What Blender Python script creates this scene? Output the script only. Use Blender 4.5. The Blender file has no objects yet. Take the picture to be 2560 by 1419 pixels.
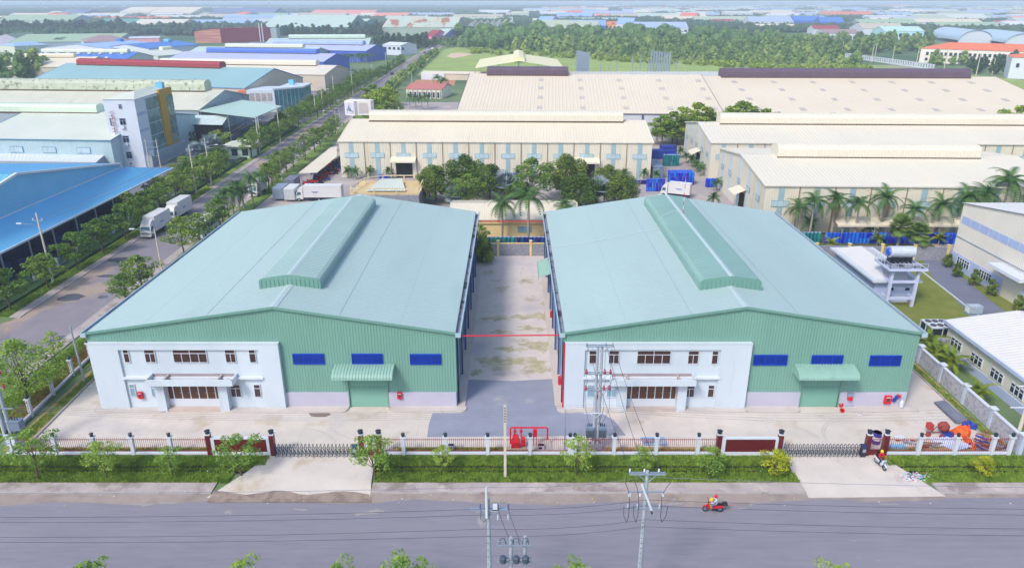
import bpy, bmesh, math, random
import numpy as np
from mathutils import Vector, Matrix
R = random.Random(7)
NR = np.random.RandomState(11)
SC = bpy.context.scene
COL = SC.collection
PI = math.pi
# ---------------------------------------------------------------- camera
FPX, CXP, CYP, CAMH, HORY = 1800., 1280., 709.5, 42., 4.
TH = math.atan((CYP - HORY) / FPX)
CT, ST = math.cos(TH), math.sin(TH)
cam = bpy.data.cameras.new('camera')
cam.sensor_width = 36.; cam.lens = FPX / 2560 * 36.; cam.clip_start = .5; cam.clip_end = 60000
co = bpy.data.objects.new('camera', cam); COL.objects.link(co)
co.location = (0, 0, CAMH); co.rotation_euler = (PI / 2 - TH, 0, 0)
SC.camera = co
# ---------------------------------------------------------------- light
SUN_EL, SUN_AZ = math.radians(47), math.radians(218)      # azimuth clockwise from +Y: the sun stands behind the camera, to the left
W = bpy.data.worlds.new('World'); SC.world = W; W.use_nodes = True
wn = W.node_tree.nodes; wl = W.node_tree.links
for n in list(wn): wn.remove(n)
sky = wn.new('ShaderNodeTexSky'); sky.sky_type = 'NISHITA'; sky.sun_disc = False
sky.sun_elevation = SUN_EL; sky.sun_rotation = SUN_AZ; sky.air_density = 1.0; sky.dust_density = 2.0; sky.ozone_density = 1.5
bg = wn.new('ShaderNodeBackground'); bg.inputs[1].default_value = .15
wo = wn.new('ShaderNodeOutputWorld'); wl.new(sky.outputs[0], bg.inputs[0]); wl.new(bg.outputs[0], wo.inputs[0])
sl = bpy.data.lights.new('sun', 'SUN'); sl.energy = 1.7; sl.angle = math.radians(12); sl.color = (1, .93, .84)
so = bpy.data.objects.new('sun', sl); COL.objects.link(so)
sd = Vector((math.sin(SUN_AZ) * math.cos(SUN_EL), math.cos(SUN_AZ) * math.cos(SUN_EL), math.sin(SUN_EL)))
so.rotation_euler = sd.to_track_quat('Z', 'Y').to_euler(); so.location = (-60, -60, 120)
SC.view_settings.view_transform = 'Standard'; SC.view_settings.look = 'None'
SC.view_settings.gamma = 1; SC.view_settings.use_curve_mapping = False; SC.view_settings.exposure = .68
SC.render.engine = 'CYCLES'
SC.cycles.use_denoising = True; SC.cycles.max_bounces = 5; SC.cycles.diffuse_bounces = 3; SC.cycles.volume_bounces = 1
SC.cycles.transparent_max_bounces = 6
SC.cycles.sample_clamp_indirect = 4

# ---------------------------------------------------------------- measuring helpers: photograph pixel -> place on a known plane
def ray(px, py):
    u = (px - CXP) / FPX; v = (py - CYP) / FPX
    return (u, CT - v * ST, -ST - v * CT)
def G(px, py, z=0.):
    d = ray(px, py); t = (z - CAMH) / d[2]; return (d[0] * t, d[1] * t)
def AY(px, py, Y):
    d = ray(px, py); t = Y / d[1]; return (d[0] * t, CAMH + d[2] * t)
def AX(px, py, X):
    d = ray(px, py); t = X / d[0]; return (d[1] * t, CAMH + d[2] * t)

# ---------------------------------------------------------------- scene graph helpers
def tag(o, label=None, cat=None, group=None, kind=None):
    if label: o['label'] = label
    if cat: o['category'] = cat
    if group: o['group'] = group
    if kind: o['kind'] = kind
    return o
XF = {}
def thing(name, label, cat, loc=(0, 0, 0), rz=0., group=None):
    o = bpy.data.objects.new(name, None); COL.objects.link(o)
    o.empty_display_size = .3
    if len(loc) == 2: loc = (loc[0], loc[1], 0)
    o.location = loc; o.rotation_euler = (0, 0, rz)
    XF[o.name] = Matrix.Translation(loc) @ Matrix.Rotation(rz, 4, 'Z')
    return tag(o, label, cat, group)
class MB:
    def __init__(s, M=None): s.v = []; s.f = []; s.m = []; s.M = M
    def add(s, vs, fs, mi=0):
        b = len(s.v)
        if s.M is not None: vs = [tuple(s.M @ Vector(p)) for p in vs]
        s.v += [tuple(p) for p in vs]; s.f += [tuple(b + i for i in f) for f in fs]; s.m += [mi] * len(fs); return s
    def box(s, x0, y0, z0, x1, y1, z1, mi=0):
        if x0 > x1: x0, x1 = x1, x0
        if y0 > y1: y0, y1 = y1, y0
        if z0 > z1: z0, z1 = z1, z0
        return s.add([(x0,y0,z0),(x1,y0,z0),(x1,y1,z0),(x0,y1,z0),(x0,y0,z1),(x1,y0,z1),(x1,y1,z1),(x0,y1,z1)],
                     [(0,3,2,1),(4,5,6,7),(0,1,5,4),(1,2,6,5),(2,3,7,6),(3,0,4,7)], mi)
    def cbox(s, c, d, rz=0., mi=0, rx=0., ry=0.):
        m = Matrix.Translation(c) @ Matrix.Rotation(rz, 4, 'Z') @ Matrix.Rotation(rx, 4, 'X') @ Matrix.Rotation(ry, 4, 'Y')
        a, b, e = d[0] / 2, d[1] / 2, d[2] / 2
        vs = [m @ Vector((x * a, y * b, z * e)) for x, y, z in ((-1,-1,-1),(1,-1,-1),(1,1,-1),(-1,1,-1),(-1,-1,1),(1,-1,1),(1,1,1),(-1,1,1))]
        return s.add(vs, [(0,3,2,1),(4,5,6,7),(0,1,5,4),(1,2,6,5),(2,3,7,6),(3,0,4,7)], mi)
    def poly(s, pts, mi=0): return s.add(pts, [tuple(range(len(pts)))], mi)
    def prism(s, pts, z0, z1, mi=0):
        n = len(pts)
        a = sum(pts[i][0] * pts[(i + 1) % n][1] - pts[(i + 1) % n][0] * pts[i][1] for i in range(n))
        if a < 0: pts = pts[::-1]
        vs = [(p[0], p[1], z0) for p in pts] + [(p[0], p[1], z1) for p in pts]
        return s.add(vs, [tuple(range(n))[::-1], tuple(range(n, 2 * n))] + [(i, (i + 1) % n, n + (i + 1) % n, n + i) for i in range(n)], mi)
    def ext(s, prof, x0, x1, mi=0):   # profile in (y,z) extruded along x
        n = len(prof)
        vs = [(x0, p[0], p[1]) for p in prof] + [(x1, p[0], p[1]) for p in prof]
        return s.add(vs, [tuple(range(n)), tuple(range(n, 2 * n))[::-1]] + [(i, n + i, n + (i + 1) % n, (i + 1) % n) for i in range(n)], mi)
    def tube(s, p0, p1, r0, r1=None, n=8, mi=0, caps=True):
        if r1 is None: r1 = r0
        p0, p1 = Vector(p0), Vector(p1); d = p1 - p0
        if d.length < 1e-6: return s
        d.normalize(); a = d.orthogonal().normalized(); b = d.cross(a)
        vs = []
        for p, r in ((p0, r0), (p1, r1)):
            for i in range(n):
                t = 2 * PI * i / n; vs.append(p + a * (r * math.cos(t)) + b * (r * math.sin(t)))
        fs = [(i, (i + 1) % n, n + (i + 1) % n, n + i) for i in range(n)]
        if caps: fs += [tuple(range(n))[::-1], tuple(range(n, 2 * n))]
        return s.add(vs, fs, mi)
    def path(s, pts, r, n=6, mi=0, r1=None):
        k = len(pts) - 1
        for i in range(k):
            ra = r if r1 is None else r + (r1 - r) * i / k; rb = r if r1 is None else r + (r1 - r) * (i + 1) / k
            s.tube(pts[i], pts[i + 1], ra, rb, n, mi)
        return s
    def lathe(s, prof, c=(0, 0, 0), n=12, mi=0):
        vs = []; fs = []
        for r, z in prof:
            for i in range(n): vs.append((c[0] + r * math.cos(2 * PI * i / n), c[1] + r * math.sin(2 * PI * i / n), c[2] + z))
        for j in range(len(prof) - 1):
            for i in range(n): fs.append((j * n + i, j * n + (i + 1) % n, (j + 1) * n + (i + 1) % n, (j + 1) * n + i))
        fs += [tuple(range(n))[::-1], tuple(range((len(prof) - 1) * n, len(prof) * n))]
        return s.add(vs, fs, mi)
    def sheet(s, A, B, C, D, pitch=.5, h=.06, mi=0):
        # ribbed sheet; ribs repeat from A to B and run from A to D
        A, B, C, D = map(Vector, (A, B, C, D)); nrm = (B - A).cross(D - A).normalized()
        k = max(1, int(round((B - A).length / pitch)))
        ts = []
        for i in range(k):
            for q, e in ((0, 0), (.62, 0), (.72, 1), (.9, 1)): ts.append(((i + q) / k, e))
        ts.append((1, 0)); vs = []
        for t, e in ts:
            vs.append(A.lerp(B, t) + nrm * (h * e)); vs.append(D.lerp(C, t) + nrm * (h * e))
        return s.add(vs, [(2 * i, 2 * i + 2, 2 * i + 3, 2 * i + 1) for i in range(len(ts) - 1)], mi)
    def build(s, name, mats, parent=None, smooth=False, local=False, label=None):
        me = bpy.data.meshes.new(name)
        if parent is not None and not local:
            r = parent
            while r.parent: r = r.parent
            if r.name in XF:
                inv = XF[r.name].inverted(); s.v = [tuple(inv @ Vector(p)) for p in s.v]
        me.from_pydata(s.v, [], s.f)
        if not isinstance(mats, (list, tuple)): mats = [mats]
        for m in mats: me.materials.append(m)
        if any(s.m): me.polygons.foreach_set('material_index', s.m)
        if smooth: me.polygons.foreach_set('use_smooth', [True] * len(me.polygons))
        me.update()
        o = bpy.data.objects.new(name, me); COL.objects.link(o)
        if parent is not None: o.parent = parent
        if label: o['label'] = label
        return o
def copy_tree(o, parent=None):
    c = o.copy(); COL.objects.link(c)
    if parent is not None: c.parent = parent
    for ch in (KIDS[o.name] if o.name in KIDS else o.children): copy_tree(ch, c)
    return c
KIDS = {}
def put(proto, loc, rz=0., sc=1., label=None, group=None, used=set()):
    if proto.name in used: o = copy_tree(proto)
    else: used.add(proto.name); o = proto
    o.location = loc if len(loc) == 3 else (loc[0], loc[1], 0)
    o.rotation_euler = (0, 0, rz); o.scale = (sc, sc, sc) if not isinstance(sc, tuple) else sc
    if label: o['label'] = label
    if group: o['group'] = group
    return o
def np_mesh(name, V, nper, mats, parent=None, mi=None, smooth=False):
    # V: (N*nper,3) separate faces of nper corners each
    me = bpy.data.meshes.new(name); nv = len(V); nf = nv // nper
    me.vertices.add(nv); me.vertices.foreach_set('co', V.astype(np.float32).ravel())
    me.loops.add(nv); me.loops.foreach_set('vertex_index', np.arange(nv, dtype=np.int32))
    me.polygons.add(nf); me.polygons.foreach_set('loop_start', np.arange(0, nv, nper, dtype=np.int32))
    if mi is not None: me.polygons.foreach_set('material_index', mi.astype(np.int32))
    for m in (mats if isinstance(mats, (list, tuple)) else [mats]): me.materials.append(m)
    me.update(calc_edges=True); me.validate()
    o = bpy.data.objects.new(name, me); COL.objects.link(o)
    if parent is not None: o.parent = parent
    return o

# ---------------------------------------------------------------- materials
ORD = 'first second third fourth fifth sixth seventh eighth ninth tenth eleventh twelfth thirteenth fourteenth fifteenth sixteenth seventeenth eighteenth nineteenth twentieth twenty-first twenty-second twenty-third twenty-fourth twenty-fifth twenty-sixth twenty-seventh twenty-eighth twenty-ninth thirtieth thirty-first thirty-second thirty-third thirty-fourth thirty-fifth thirty-sixth thirty-seventh thirty-eighth thirty-ninth fortieth'.split()
def lin(r, g, b):
    f = lambda c: ((c / 255 + .055) / 1.055) ** 2.4 if c > 10 else c / 255 / 12.92
    return (f(r), f(g), f(b), 1)
MC = {}
def mat(name, c, rough=.7, var=.12, sc=.6, metal=0., c2=None, amt=.5, sc2=.15, edge=.08, bump=0., bsc=20., c3=None, amt3=.6, sc3=.05, stretch=(1, 1, 1), objvar=0., spec=.35, emit=None):
    if name in MC: return MC[name]
    m = bpy.data.materials.new(name); m.use_nodes = True; MC[name] = m
    nt = m.node_tree; N = nt.nodes; L = nt.links; b = N['Principled BSDF']
    b.inputs['Roughness'].default_value = rough; b.inputs['Metallic'].default_value = metal
    b.inputs['Specular IOR Level'].default_value = spec
    geo = N.new('ShaderNodeNewGeometry'); mp = N.new('ShaderNodeMapping'); L.new(geo.outputs['Position'], mp.inputs[0]); mp.inputs['Scale'].default_value = stretch
    def noise(s, det=4, rg=.6):
        n = N.new('ShaderNodeTexNoise'); n.inputs['Scale'].default_value = s; n.inputs['Detail'].default_value = det; n.inputs['Roughness'].default_value = rg
        L.new(mp.outputs[0], n.inputs['Vector']); return n
    if len(c) == 3: c = lin(*c)
    n1 = noise(sc); ra = N.new('ShaderNodeMapRange'); ra.inputs[1].default_value = .3; ra.inputs[2].default_value = .7
    ra.inputs[3].default_value = 1 - var; ra.inputs[4].default_value = 1 + var
    L.new(n1.outputs[0], ra.inputs[0])
    vm = N.new('ShaderNodeVectorMath'); vm.operation = 'SCALE'; vm.inputs[0].default_value = c[:3]; L.new(ra.outputs[0], vm.inputs[3])
    out = vm.outputs[0]
    def layer(out, col, am, s, ed):
        if len(col) == 3: col = lin(*col)
        n2 = noise(s, 6, .62); r2 = N.new('ShaderNodeMapRange'); r2.inputs[1].default_value = am; r2.inputs[2].default_value = am + ed; L.new(n2.outputs[0], r2.inputs[0])
        mx = N.new('ShaderNodeMix'); mx.data_type = 'RGBA'; L.new(r2.outputs[0], mx.inputs[0]); L.new(out, mx.inputs[6]); mx.inputs[7].default_value = col
        return mx.outputs[2]
    if c2: out = layer(out, c2, amt, sc2, edge)
    if c3: out = layer(out, c3, amt3, sc3, edge)
    if objvar:
        oi = N.new('ShaderNodeObjectInfo'); hs = N.new('ShaderNodeHueSaturation'); r3 = N.new('ShaderNodeMapRange')
        r3.inputs[3].default_value = 1 - objvar; r3.inputs[4].default_value = 1 + objvar
        L.new(oi.outputs['Random'], r3.inputs[0]); L.new(r3.outputs[0], hs.inputs['Value'])
        r4 = N.new('ShaderNodeMapRange'); r4.inputs[3].default_value = .5 + objvar * .09; r4.inputs[4].default_value = .5 - objvar * .09
        L.new(oi.outputs['Random'], r4.inputs[0]); L.new(r4.outputs[0], hs.inputs['Hue']); L.new(out, hs.inputs['Color']); out = hs.outputs[0]
    L.new(out, b.inputs['Base Color'])
    if bump:
        n4 = noise(bsc, 3); bp = N.new('ShaderNodeBump'); bp.inputs['Strength'].default_value = bump; bp.inputs['Distance'].default_value = .05
        L.new(n4.outputs[0], bp.inputs['Height']); L.new(bp.outputs[0], b.inputs['Normal'])
    return m
def leafmat(name, c, c2, sc=.5, tr=.3, objvar=.18):
    if name in MC: return MC[name]
    m = mat(name, c, .6, .22, sc * 3, c2=c2, amt=.47, sc2=sc, edge=.12, objvar=objvar, spec=.2)
    N = m.node_tree.nodes; L = m.node_tree.links; b = N['Principled BSDF']; o = N['Material Output']
    t = N.new('ShaderNodeBsdfTranslucent'); src = b.inputs['Base Color'].links[0].from_socket; L.new(src, t.inputs[0])
    mx = N.new('ShaderNodeMixShader'); mx.inputs[0].default_value = tr; L.new(b.outputs[0], mx.inputs[1]); L.new(t.outputs[0], mx.inputs[2]); L.new(mx.outputs[0], o.inputs[0])
    return m
def glassmat(name, c, rough=.08):
    m = mat(name, c, rough, .15, .8, spec=.6); return m
M_WHITE = mat('white_paint', (200, 206, 216), .6, .04, .4)
M_OFFWH = mat('office_white', (192, 203, 213), .6, .05, .3, c2=(176, 188, 198), amt=.58, sc2=.8, edge=.2, stretch=(1, 1, .25))
M_ROOFG = mat('roof_green', (158, 180, 179), .45, .06, .08, stretch=(1, .25, 1), c2=(150, 172, 172), amt=.58, sc2=.09, edge=.2)
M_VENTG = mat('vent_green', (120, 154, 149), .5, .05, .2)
M_WALLG = mat('wall_green', (112, 154, 141), .5, .06, .15, c2=(104, 145, 138), amt=.56, sc2=.07, edge=.2, stretch=(1, 1, .3))
M_GTRIM = mat('trim_green', (106, 148, 136), .5, .04)
M_LAV = mat('base_lavender', (178, 176, 194), .75, .04, .5)
M_BLUE = mat('louvre_blue', (12, 62, 178), .45, .08)
M_GUT = mat('gutter_grey', (150, 164, 184), .5, .1, .5, c2=(88, 92, 108), amt=.56, sc2=.5, edge=.1)
M_GUTIN = mat('gutter_dirt', (140, 146, 160), .8, .2, 1., c2=(70, 70, 80), amt=.52, sc2=.35, edge=.06)
M_CONC = mat('yard_concrete', (199, 190, 182), .85, .08, .35, c2=(178, 162, 140), amt=.565, sc2=.26, edge=.16, c3=(172, 170, 176), amt3=.56, sc3=.1, bump=.15)
M_CONC2 = mat('alley_concrete', (202, 192, 190), .85, .08, .4, c2=(162, 152, 126), amt=.56, sc2=.2, edge=.12, c3=(182, 174, 180), amt3=.55, sc3=.08, bump=.15)
M_APRON = mat('apron_concrete', (188, 180, 174), .85, .06, .5, c2=(150, 140, 110), amt=.62, sc2=.6, edge=.12)
M_KERB = mat('kerb_concrete', (165, 158, 156), .85, .12, .8, c2=(120, 112, 106), amt=.56, sc2=.5, edge=.15)
M_WALK = mat('walk_concrete', (168, 158, 156), .9, .14, .6, c2=(140, 128, 124), amt=.52, sc2=.35, edge=.1, c3=(190, 178, 172), amt3=.58, sc3=.25, bump=.2)
M_ASPH = mat('road_asphalt', (130, 128, 139), .85, .1, 2.2, c2=(141, 138, 146), amt=.5, sc2=.25, edge=.25, c3=(116, 115, 127), amt3=.56, sc3=.5, stretch=(.12, 1, 1), bump=.6, bsc=40)
M_ASPHD = mat('patch_asphalt', (138, 142, 160), .85, .07, .5, c2=(160, 158, 164), amt=.60, sc2=.22, edge=.12, bump=.3, bsc=30)
M_ASPHS = mat('street_asphalt', (132, 127, 134), .8, .09, .4, c2=(92, 90, 100), amt=.60, sc2=.12, edge=.05, c3=(160, 144, 132), amt3=.55, sc3=.06, stretch=(1, .55, 1), bump=.3)
M_SILT = mat('road_silt', (152, 140, 134), .9, .1, .7, c2=(134, 122, 116), amt=.5, sc2=.3, edge=.15, bump=.3)
M_LANE = mat('lane_asphalt', (108, 112, 130), .85, .06, .3, c2=(120, 122, 138), amt=.55, sc2=.2, edge=.2)
M_SOIL = mat('dry_soil', (168, 140, 98), .95, .15, 1., c2=(104, 116, 44), amt=.52, sc2=.6, edge=.08)
M_GRASS = mat('grass_ground', (110, 136, 60), .95, .2, 2., c2=(62, 88, 26), amt=.5, sc2=.5, edge=.15)
M_BLADE = leafmat('grass_blade', (128, 158, 64), (100, 134, 52), 1.2, .3)
M_BLADEL = leafmat('grass_blade_lawn', (118, 132, 52), (92, 116, 40), 1.2, .3)
M_FIELD = mat('field_grass', (138, 158, 84), .95, .15, .08, c2=(150, 168, 80), amt=.5, sc2=.03, edge=.15, c3=(196, 168, 142), amt3=.66, sc3=.02)
M_FARG = mat('far_ground', (100, 122, 82), .95, .25, .01, c2=(62, 92, 58), amt=.48, sc2=.004, edge=.1, c3=(168, 158, 136), amt3=.60, sc3=.006)
M_CREAMR = mat('roof_cream', (214, 205, 184), .5, .03, .1, c2=(206, 184, 146), amt=.62, sc2=.12, edge=.22, stretch=(1, .3, 1))
M_CREAMR2 = mat('roof_ivory', (209, 203, 187), .5, .03, .08, c2=(216, 200, 172), amt=.62, sc2=.08, edge=.25, stretch=(1, .3, 1))
M_CREAMW = mat('wall_cream', (211, 205, 188), .6, .05, .3, c2=(190, 178, 150), amt=.56, sc2=.25, edge=.25, stretch=(1, 1, .15))
M_CYAN = mat('strip_cyan', (148, 174, 182), .4, .06)
M_GREYR = mat('roof_greywhite', (210, 199, 178), .55, .025, .06)
M_PURP = mat('vent_purple', (92, 76, 92), .5, .08, .4)
M_METAL = mat('galvanised', (146, 160, 178), .45, .12, 1.5, metal=.3)
M_POLE = mat('pole_concrete', (156, 164, 176), .8, .1, 1.2, c2=(190, 196, 204), amt=.6, sc2=1.5, edge=.1)
M_POLE2 = mat('pole_pale_concrete', (196, 188, 172), .85, .08, 1.)
M_WIRE = mat('wire_black', (62, 64, 80), .5, 0)
M_WIREG = mat('wire_grey', (120, 124, 140), .5, 0)
M_RED = mat('red_paint', (200, 22, 44), .4, .08)
M_PICK = mat('picket_red', (136, 44, 48), .5, .08)
M_GRAN = mat('granite_red', (104, 34, 38), .35, .25, 14., c2=(70, 24, 28), amt=.5, sc2=20)
M_DARK = mat('dark_metal', (38, 46, 58), .45, .15, 2)
M_BLACK = mat('black_rubber', (24, 24, 28), .7, .1)
M_SEAL = glassmat('blind_brown', (66, 42, 40), .35)
M_GLB = glassmat('glass_blue', (128, 160, 178), .1)
M_GLD = glassmat('glass_dark', (40, 52, 70), .08)
M_HOLE = mat('interior_dark', (26, 26, 32), .95, .1)
M_DRUM = mat('drum_blue', (18, 72, 190), .35, .1, 2., objvar=.25)
M_DRUMG = mat('drum_teal', (18, 120, 124), .35, .1, 2., objvar=.2)
M_DRUMN = mat('drum_navy', (22, 44, 130), .4, .1, 2., objvar=.3)
M_LID = mat('drum_lid', (150, 158, 200), .5, .2, 3.)
M_BLOCK = mat('block_grey', (132, 134, 146), .9, .12, 2., c2=(150, 150, 158), amt=.5, sc2=3, bump=.4, bsc=6)
M_BLOCKL = mat('block_pale', (176, 176, 186), .9, .1, 2., c2=(150, 152, 164), amt=.5, sc2=2.5, bump=.4, bsc=6)
M_YEL = mat('post_yellow', (222, 200, 136), .7, .08)
M_BARK = mat('bark', (92, 78, 66), .9, .2, 3.)
M_BARKP = mat('palm_bark', (148, 140, 132), .9, .15, 2.)
M_TRUCKW = mat('truck_white', (206, 206, 206), .4, .03)
M_ORG = mat('tarp_orange', (226, 96, 34), .6, .1, 2)
M_TBLUE = mat('tarp_blue', (34, 58, 148), .6, .12, 2)
M_RUST = mat('rust_red', (142, 62, 56), .7, .2, 3.)
M_TYRE = M_BLACK
L_STREET = leafmat('leaf_street', (122, 150, 62), (88, 120, 50), .5)
L_VERGE = leafmat('leaf_verge', (146, 174, 74), (112, 148, 60), .8)
L_YEL = leafmat('leaf_yellowgreen', (168, 178, 44), (120, 140, 34), .8)
L_MANGO = leafmat('leaf_mango', (118, 140, 58), (80, 110, 50), .5)
L_BRIGHT = leafmat('leaf_bright', (150, 172, 66), (112, 144, 56), .4)
L_WOOD = leafmat('leaf_wood', (128, 154, 84), (94, 124, 66), .12, .2, .34)
L_DARKW = leafmat('leaf_darkwood', (66, 94, 60), (48, 76, 52), .12, .2, .2)
L_PALM = leafmat('leaf_palm', (88, 122, 62), (60, 96, 52), 1., .25)
L_PALMY = leafmat('leaf_palm_yellow', (138, 154, 52), (96, 124, 44), 1., .3)
L_SILVER = leafmat('leaf_silver', (140, 156, 162), (112, 132, 136), 1., .15)
L_CYP = leafmat('leaf_cypress', (74, 108, 46), (52, 86, 40), 1., .15)
L_RED = leafmat('leaf_red_tip', (108, 122, 54), (84, 118, 46), 1.6, .2)
# ================================================================ GROUND
def struct(mb, name, m): return tag(mb.build(name, m), kind='structure')
def flat(name, pts, z, m): return struct(MB().poly([(p[0], p[1], z) for p in pts]), name, m)
SX = lambda x, Y: x - .0168 * (Y - 100)             # the side street drifts slightly to the left
g = MB(); A = 16000; DY0, DY1 = 57.4, 58.95
for x0, x1, y0, y1 in ((-A, A, -600, DY0), (-A, A, DY1, 26000), (-A, -140, DY0, DY1), (140, A, DY0, DY1), (-70, -52, DY0, DY1)):
    g.poly([(x0, y0, 0), (x1, y0, 0), (x1, y1, 0), (x0, y1, 0)])
struct(g, 'ground', M_FARG)
dm = MB()
for a, b in ((-140, -70), (-52, 140)):
    dm.poly([(a, DY0, 0), (b, DY0, 0), (b, DY0 + .35, -.75), (a, DY0 + .35, -.75)], 0)
    dm.poly([(a, DY0 + .35, -.75), (b, DY0 + .35, -.75), (b, DY1 - .15, -.75), (a, DY1 - .15, -.75)], 1)
    dm.poly([(a, DY1 - .15, -.75), (b, DY1 - .15, -.75), (b, DY1, 0), (a, DY1, 0)], 1)
struct(dm, 'drainage_ditch_bed', [M_GRASS, mat('ditch_mud', (96, 84, 78), .9, .25, 1.5)])
flat('front_road', [(-150, 42.6), (170, 42.6), (170, 54.4), (-150, 54.4)], .008, M_ASPH)
# silt washed along the kerb, uneven edge
pts = [(-150, 54.4)] + []
up = []; x = -150
while x < 170:
    w = 1.0 + .5 * math.sin(x * .11) + .35 * math.sin(x * .37 + 1) + R.uniform(-.12, .12)
    if -27 < x < -2: w += .5
    up.append((x, 54.4 - max(.5, w))); x += .9
flat('road_silt', up + [(170, 54.4), (-150, 54.4)], .014, M_SILT)
for x, y, rx, ry in [(-19, 52.3, 1.2, .25), (-12.5, 51.9, 1.5, .5), (-2.8, 50.4, .6, .9), (-3.0, 52.2, .5, .5), (4, 51.6, .6, .12), (-33, 52.9, 1.4, .35), (-31, 53.2, .9, .3), (28.5, 48.3, .5, .12), (28.2, 46.4, .3, .1), (29.6, 46.0, .3, .12), (14, 53, 1.4, .3), (-25, 51.8, .5, .5), (20, 52.4, 1.6, .2), (34, 53.0, 1.3, .2)]:
    for k in range(3):
        a0 = R.random() * 6; n = 11; cx, cy = x + R.uniform(-.5, .5) * rx, y + R.uniform(-.4, .4) * ry
        q = [(cx + math.cos(a0 + i * 2 * PI / n) * rx * .5 * R.uniform(.15, 1.3), cy + math.sin(a0 + i * 2 * PI / n) * ry * .6 * R.uniform(.3, 1.2)) for i in range(n)]
        flat('road_mud_spill', q, .018 + k * .002, mat('mud_spill', (150, 146, 146), .95, .1, 3))
# left street and junction
st = [(-150, 45), (-60.2, 45), (-60.2, 80)] + [(SX(-60.2, y), y) for y in (100, 200, 400, 700, 1100)] + [(SX(-70.3, y), y) for y in (1100, 700, 400, 200, 100)] + [(-70.8, 93), (-73, 90.2), (-78, 89), (-150, 89)]
flat('side_street', st, .009, M_ASPHS)
pud = mat('puddle_damp', (96, 94, 104), .12, .1, 1, spec=.5)
for zx, zy, rx, ry in [(268, 690, 26, 4), (345, 690, 22, 5), (175, 745, 28, 9), (320, 722, 16, 7), (258, 742, 12, 4), (300, 650, 30, 8), (430, 603, 12, 4), (490, 549, 16, 4), (150, 850, 26, 9)]:
    cx, cy = G(zx, zy); n = 14; sx = rx / 13.; sy = ry / 5.
    q = [(cx + math.cos(i * 2 * PI / n) * sx * R.uniform(.6, 1.1), cy + math.sin(i * 2 * PI / n) * sy * R.uniform(.6, 1.1)) for i in range(n)]
    flat('street_puddle', q, .014, pud)
# walks and kerbs as real steps
wk = MB()
def seg(x0, x1):
    wk.box(x0, 54.42, .004, x1, 54.62, .13, 1); wk.box(x0, 54.62, .004, x1, 56.0, .128, 0)
seg(-58, -27.6); seg(-13.0, 27.0); seg(39.3, 170)
struct(wk, 'front_pavement', [M_WALK, M_KERB])
wk = MB()
def strip(mb, xa, xb, ys, z0, z1, mi=0):
    for a, b in zip(ys, ys[1:]):
        P = [(SX(xa, a), a), (SX(xb, a), a), (SX(xb, b), b), (SX(xa, b), b)]; mb.prism(P, z0, z1, mi)
YS = [94, 130, 200, 300, 420, 600, 900]
strip(wk, -70.5, -70.3, YS, .004, .13, 1); strip(wk, -71.9, -70.5, YS, .004, .126, 0)
strip(wk, -60.2, -60.0, [78] + YS, .004, .13, 1); strip(wk, -60.0, -58.6, [78] + YS, .004, .126, 0)
for k in range(7):      # rounded kerb where the street meets the front road
    a, b = PI + k * PI / 14, PI + (k + 1) * PI / 14
    cx, cy, r = -56, 78, 4.2
    wk.prism([(cx + r * math.cos(a), cy + r * math.sin(a)), (cx + (r - 1.6) * math.cos(a), cy + (r - 1.6) * math.sin(a)), (cx + (r - 1.6) * math.cos(b), cy + (r - 1.6) * math.sin(b)), (cx + r * math.cos(b), cy + r * math.sin(b))], .004, .127 + k * .0002)
struct(wk, 'side_pavement', [M_WALK, M_KERB])
gv = MB()
strip(gv, -74.0, -71.9, YS, .0, .09); strip(gv, -58.6, -55.4, YS, .0, .09)
gv.box(-57.8, 60, 0, -52.4, 94, .08); gv.box(-150, 91, 0, -73.6, 93.6, .08)
gv.box(-53, 56.0, 0, -27.2, DY0, .07); gv.box(-53, DY1, 0, -24.2, 60.25, .07)
gv.box(-12.9, 56.0, 0, 27.0, DY0, .07); gv.box(-13.2, DY1, 0, 27.0, 60.25, .07)
gv.box(38.2, 56.0, 0, 140, DY0, .07); gv.box(36.3, DY1, 0, 140, 60.25, .07)
struct(gv, 'verge_turf', M_GRASS)
# plant yard
flat('yard_concrete', [(-50.6, 60.8), (49.8, 60.8), (49.8, 121), (-51.5, 121)], .006, M_CONC)
flat('alley_concrete', [(-5.2, 74), (4.9, 74), (5.3, 120.8), (-5.6, 120.8)], .012, M_CONC2)
e = [G(*p) for p in [(1068, 1092), (1072, 1060), (1082, 1030), (1150, 1028), (1168, 985), (1170, 948), (1280, 952), (1395, 946), (1408, 1028), (1500, 1030), (1535, 1050), (1565, 1088)]]
flat('asphalt_patch', e, .018, M_ASPHD)
for (ax0, ax1, ay0, ay1) in ((-49.9, 48.2, 60.75, 61.9),):
    flat('planting_strip', [(ax0, ay0), (-27, ay0), (-27, ay1), (ax0, ay1)], .03, M_SOIL)
    flat('planting_strip', [(-12, ay0), (2.4, ay0), (2.4, ay1), (-12, ay1)], .03, M_SOIL)
    flat('planting_strip', [(9.2, ay0), (20.4, ay0), (20.4, ay1), (9.2, ay1)], .03, M_SOIL)
    flat('planting_strip', [(37.4, ay0), (ax1, ay0), (ax1, ay1 + .3), (37.4, ay1)], .03, M_SOIL)
e = [(-51.2, 61.2), (-49.3, 61.2), (-49.9, 69), (-50.3, 80), (-50.6, 118), (-52.6, 118)]
flat('side_planting_strip', e, .03, M_SOIL)
kb = MB(); kb.prism([(-49.3, 61.2), (-49.1, 61.2), (-50.1, 80), (-50.4, 118), (-50.6, 118), (-50.3, 80)], 0, .16)
struct(kb, 'yard_kerb', M_KERB)
e = [(48.9, 61.5), (50, 61.5), (51.2, 118), (49.8, 118), (49.4, 80)]
flat('side_planting_strip', e, .03, M_SOIL)
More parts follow.
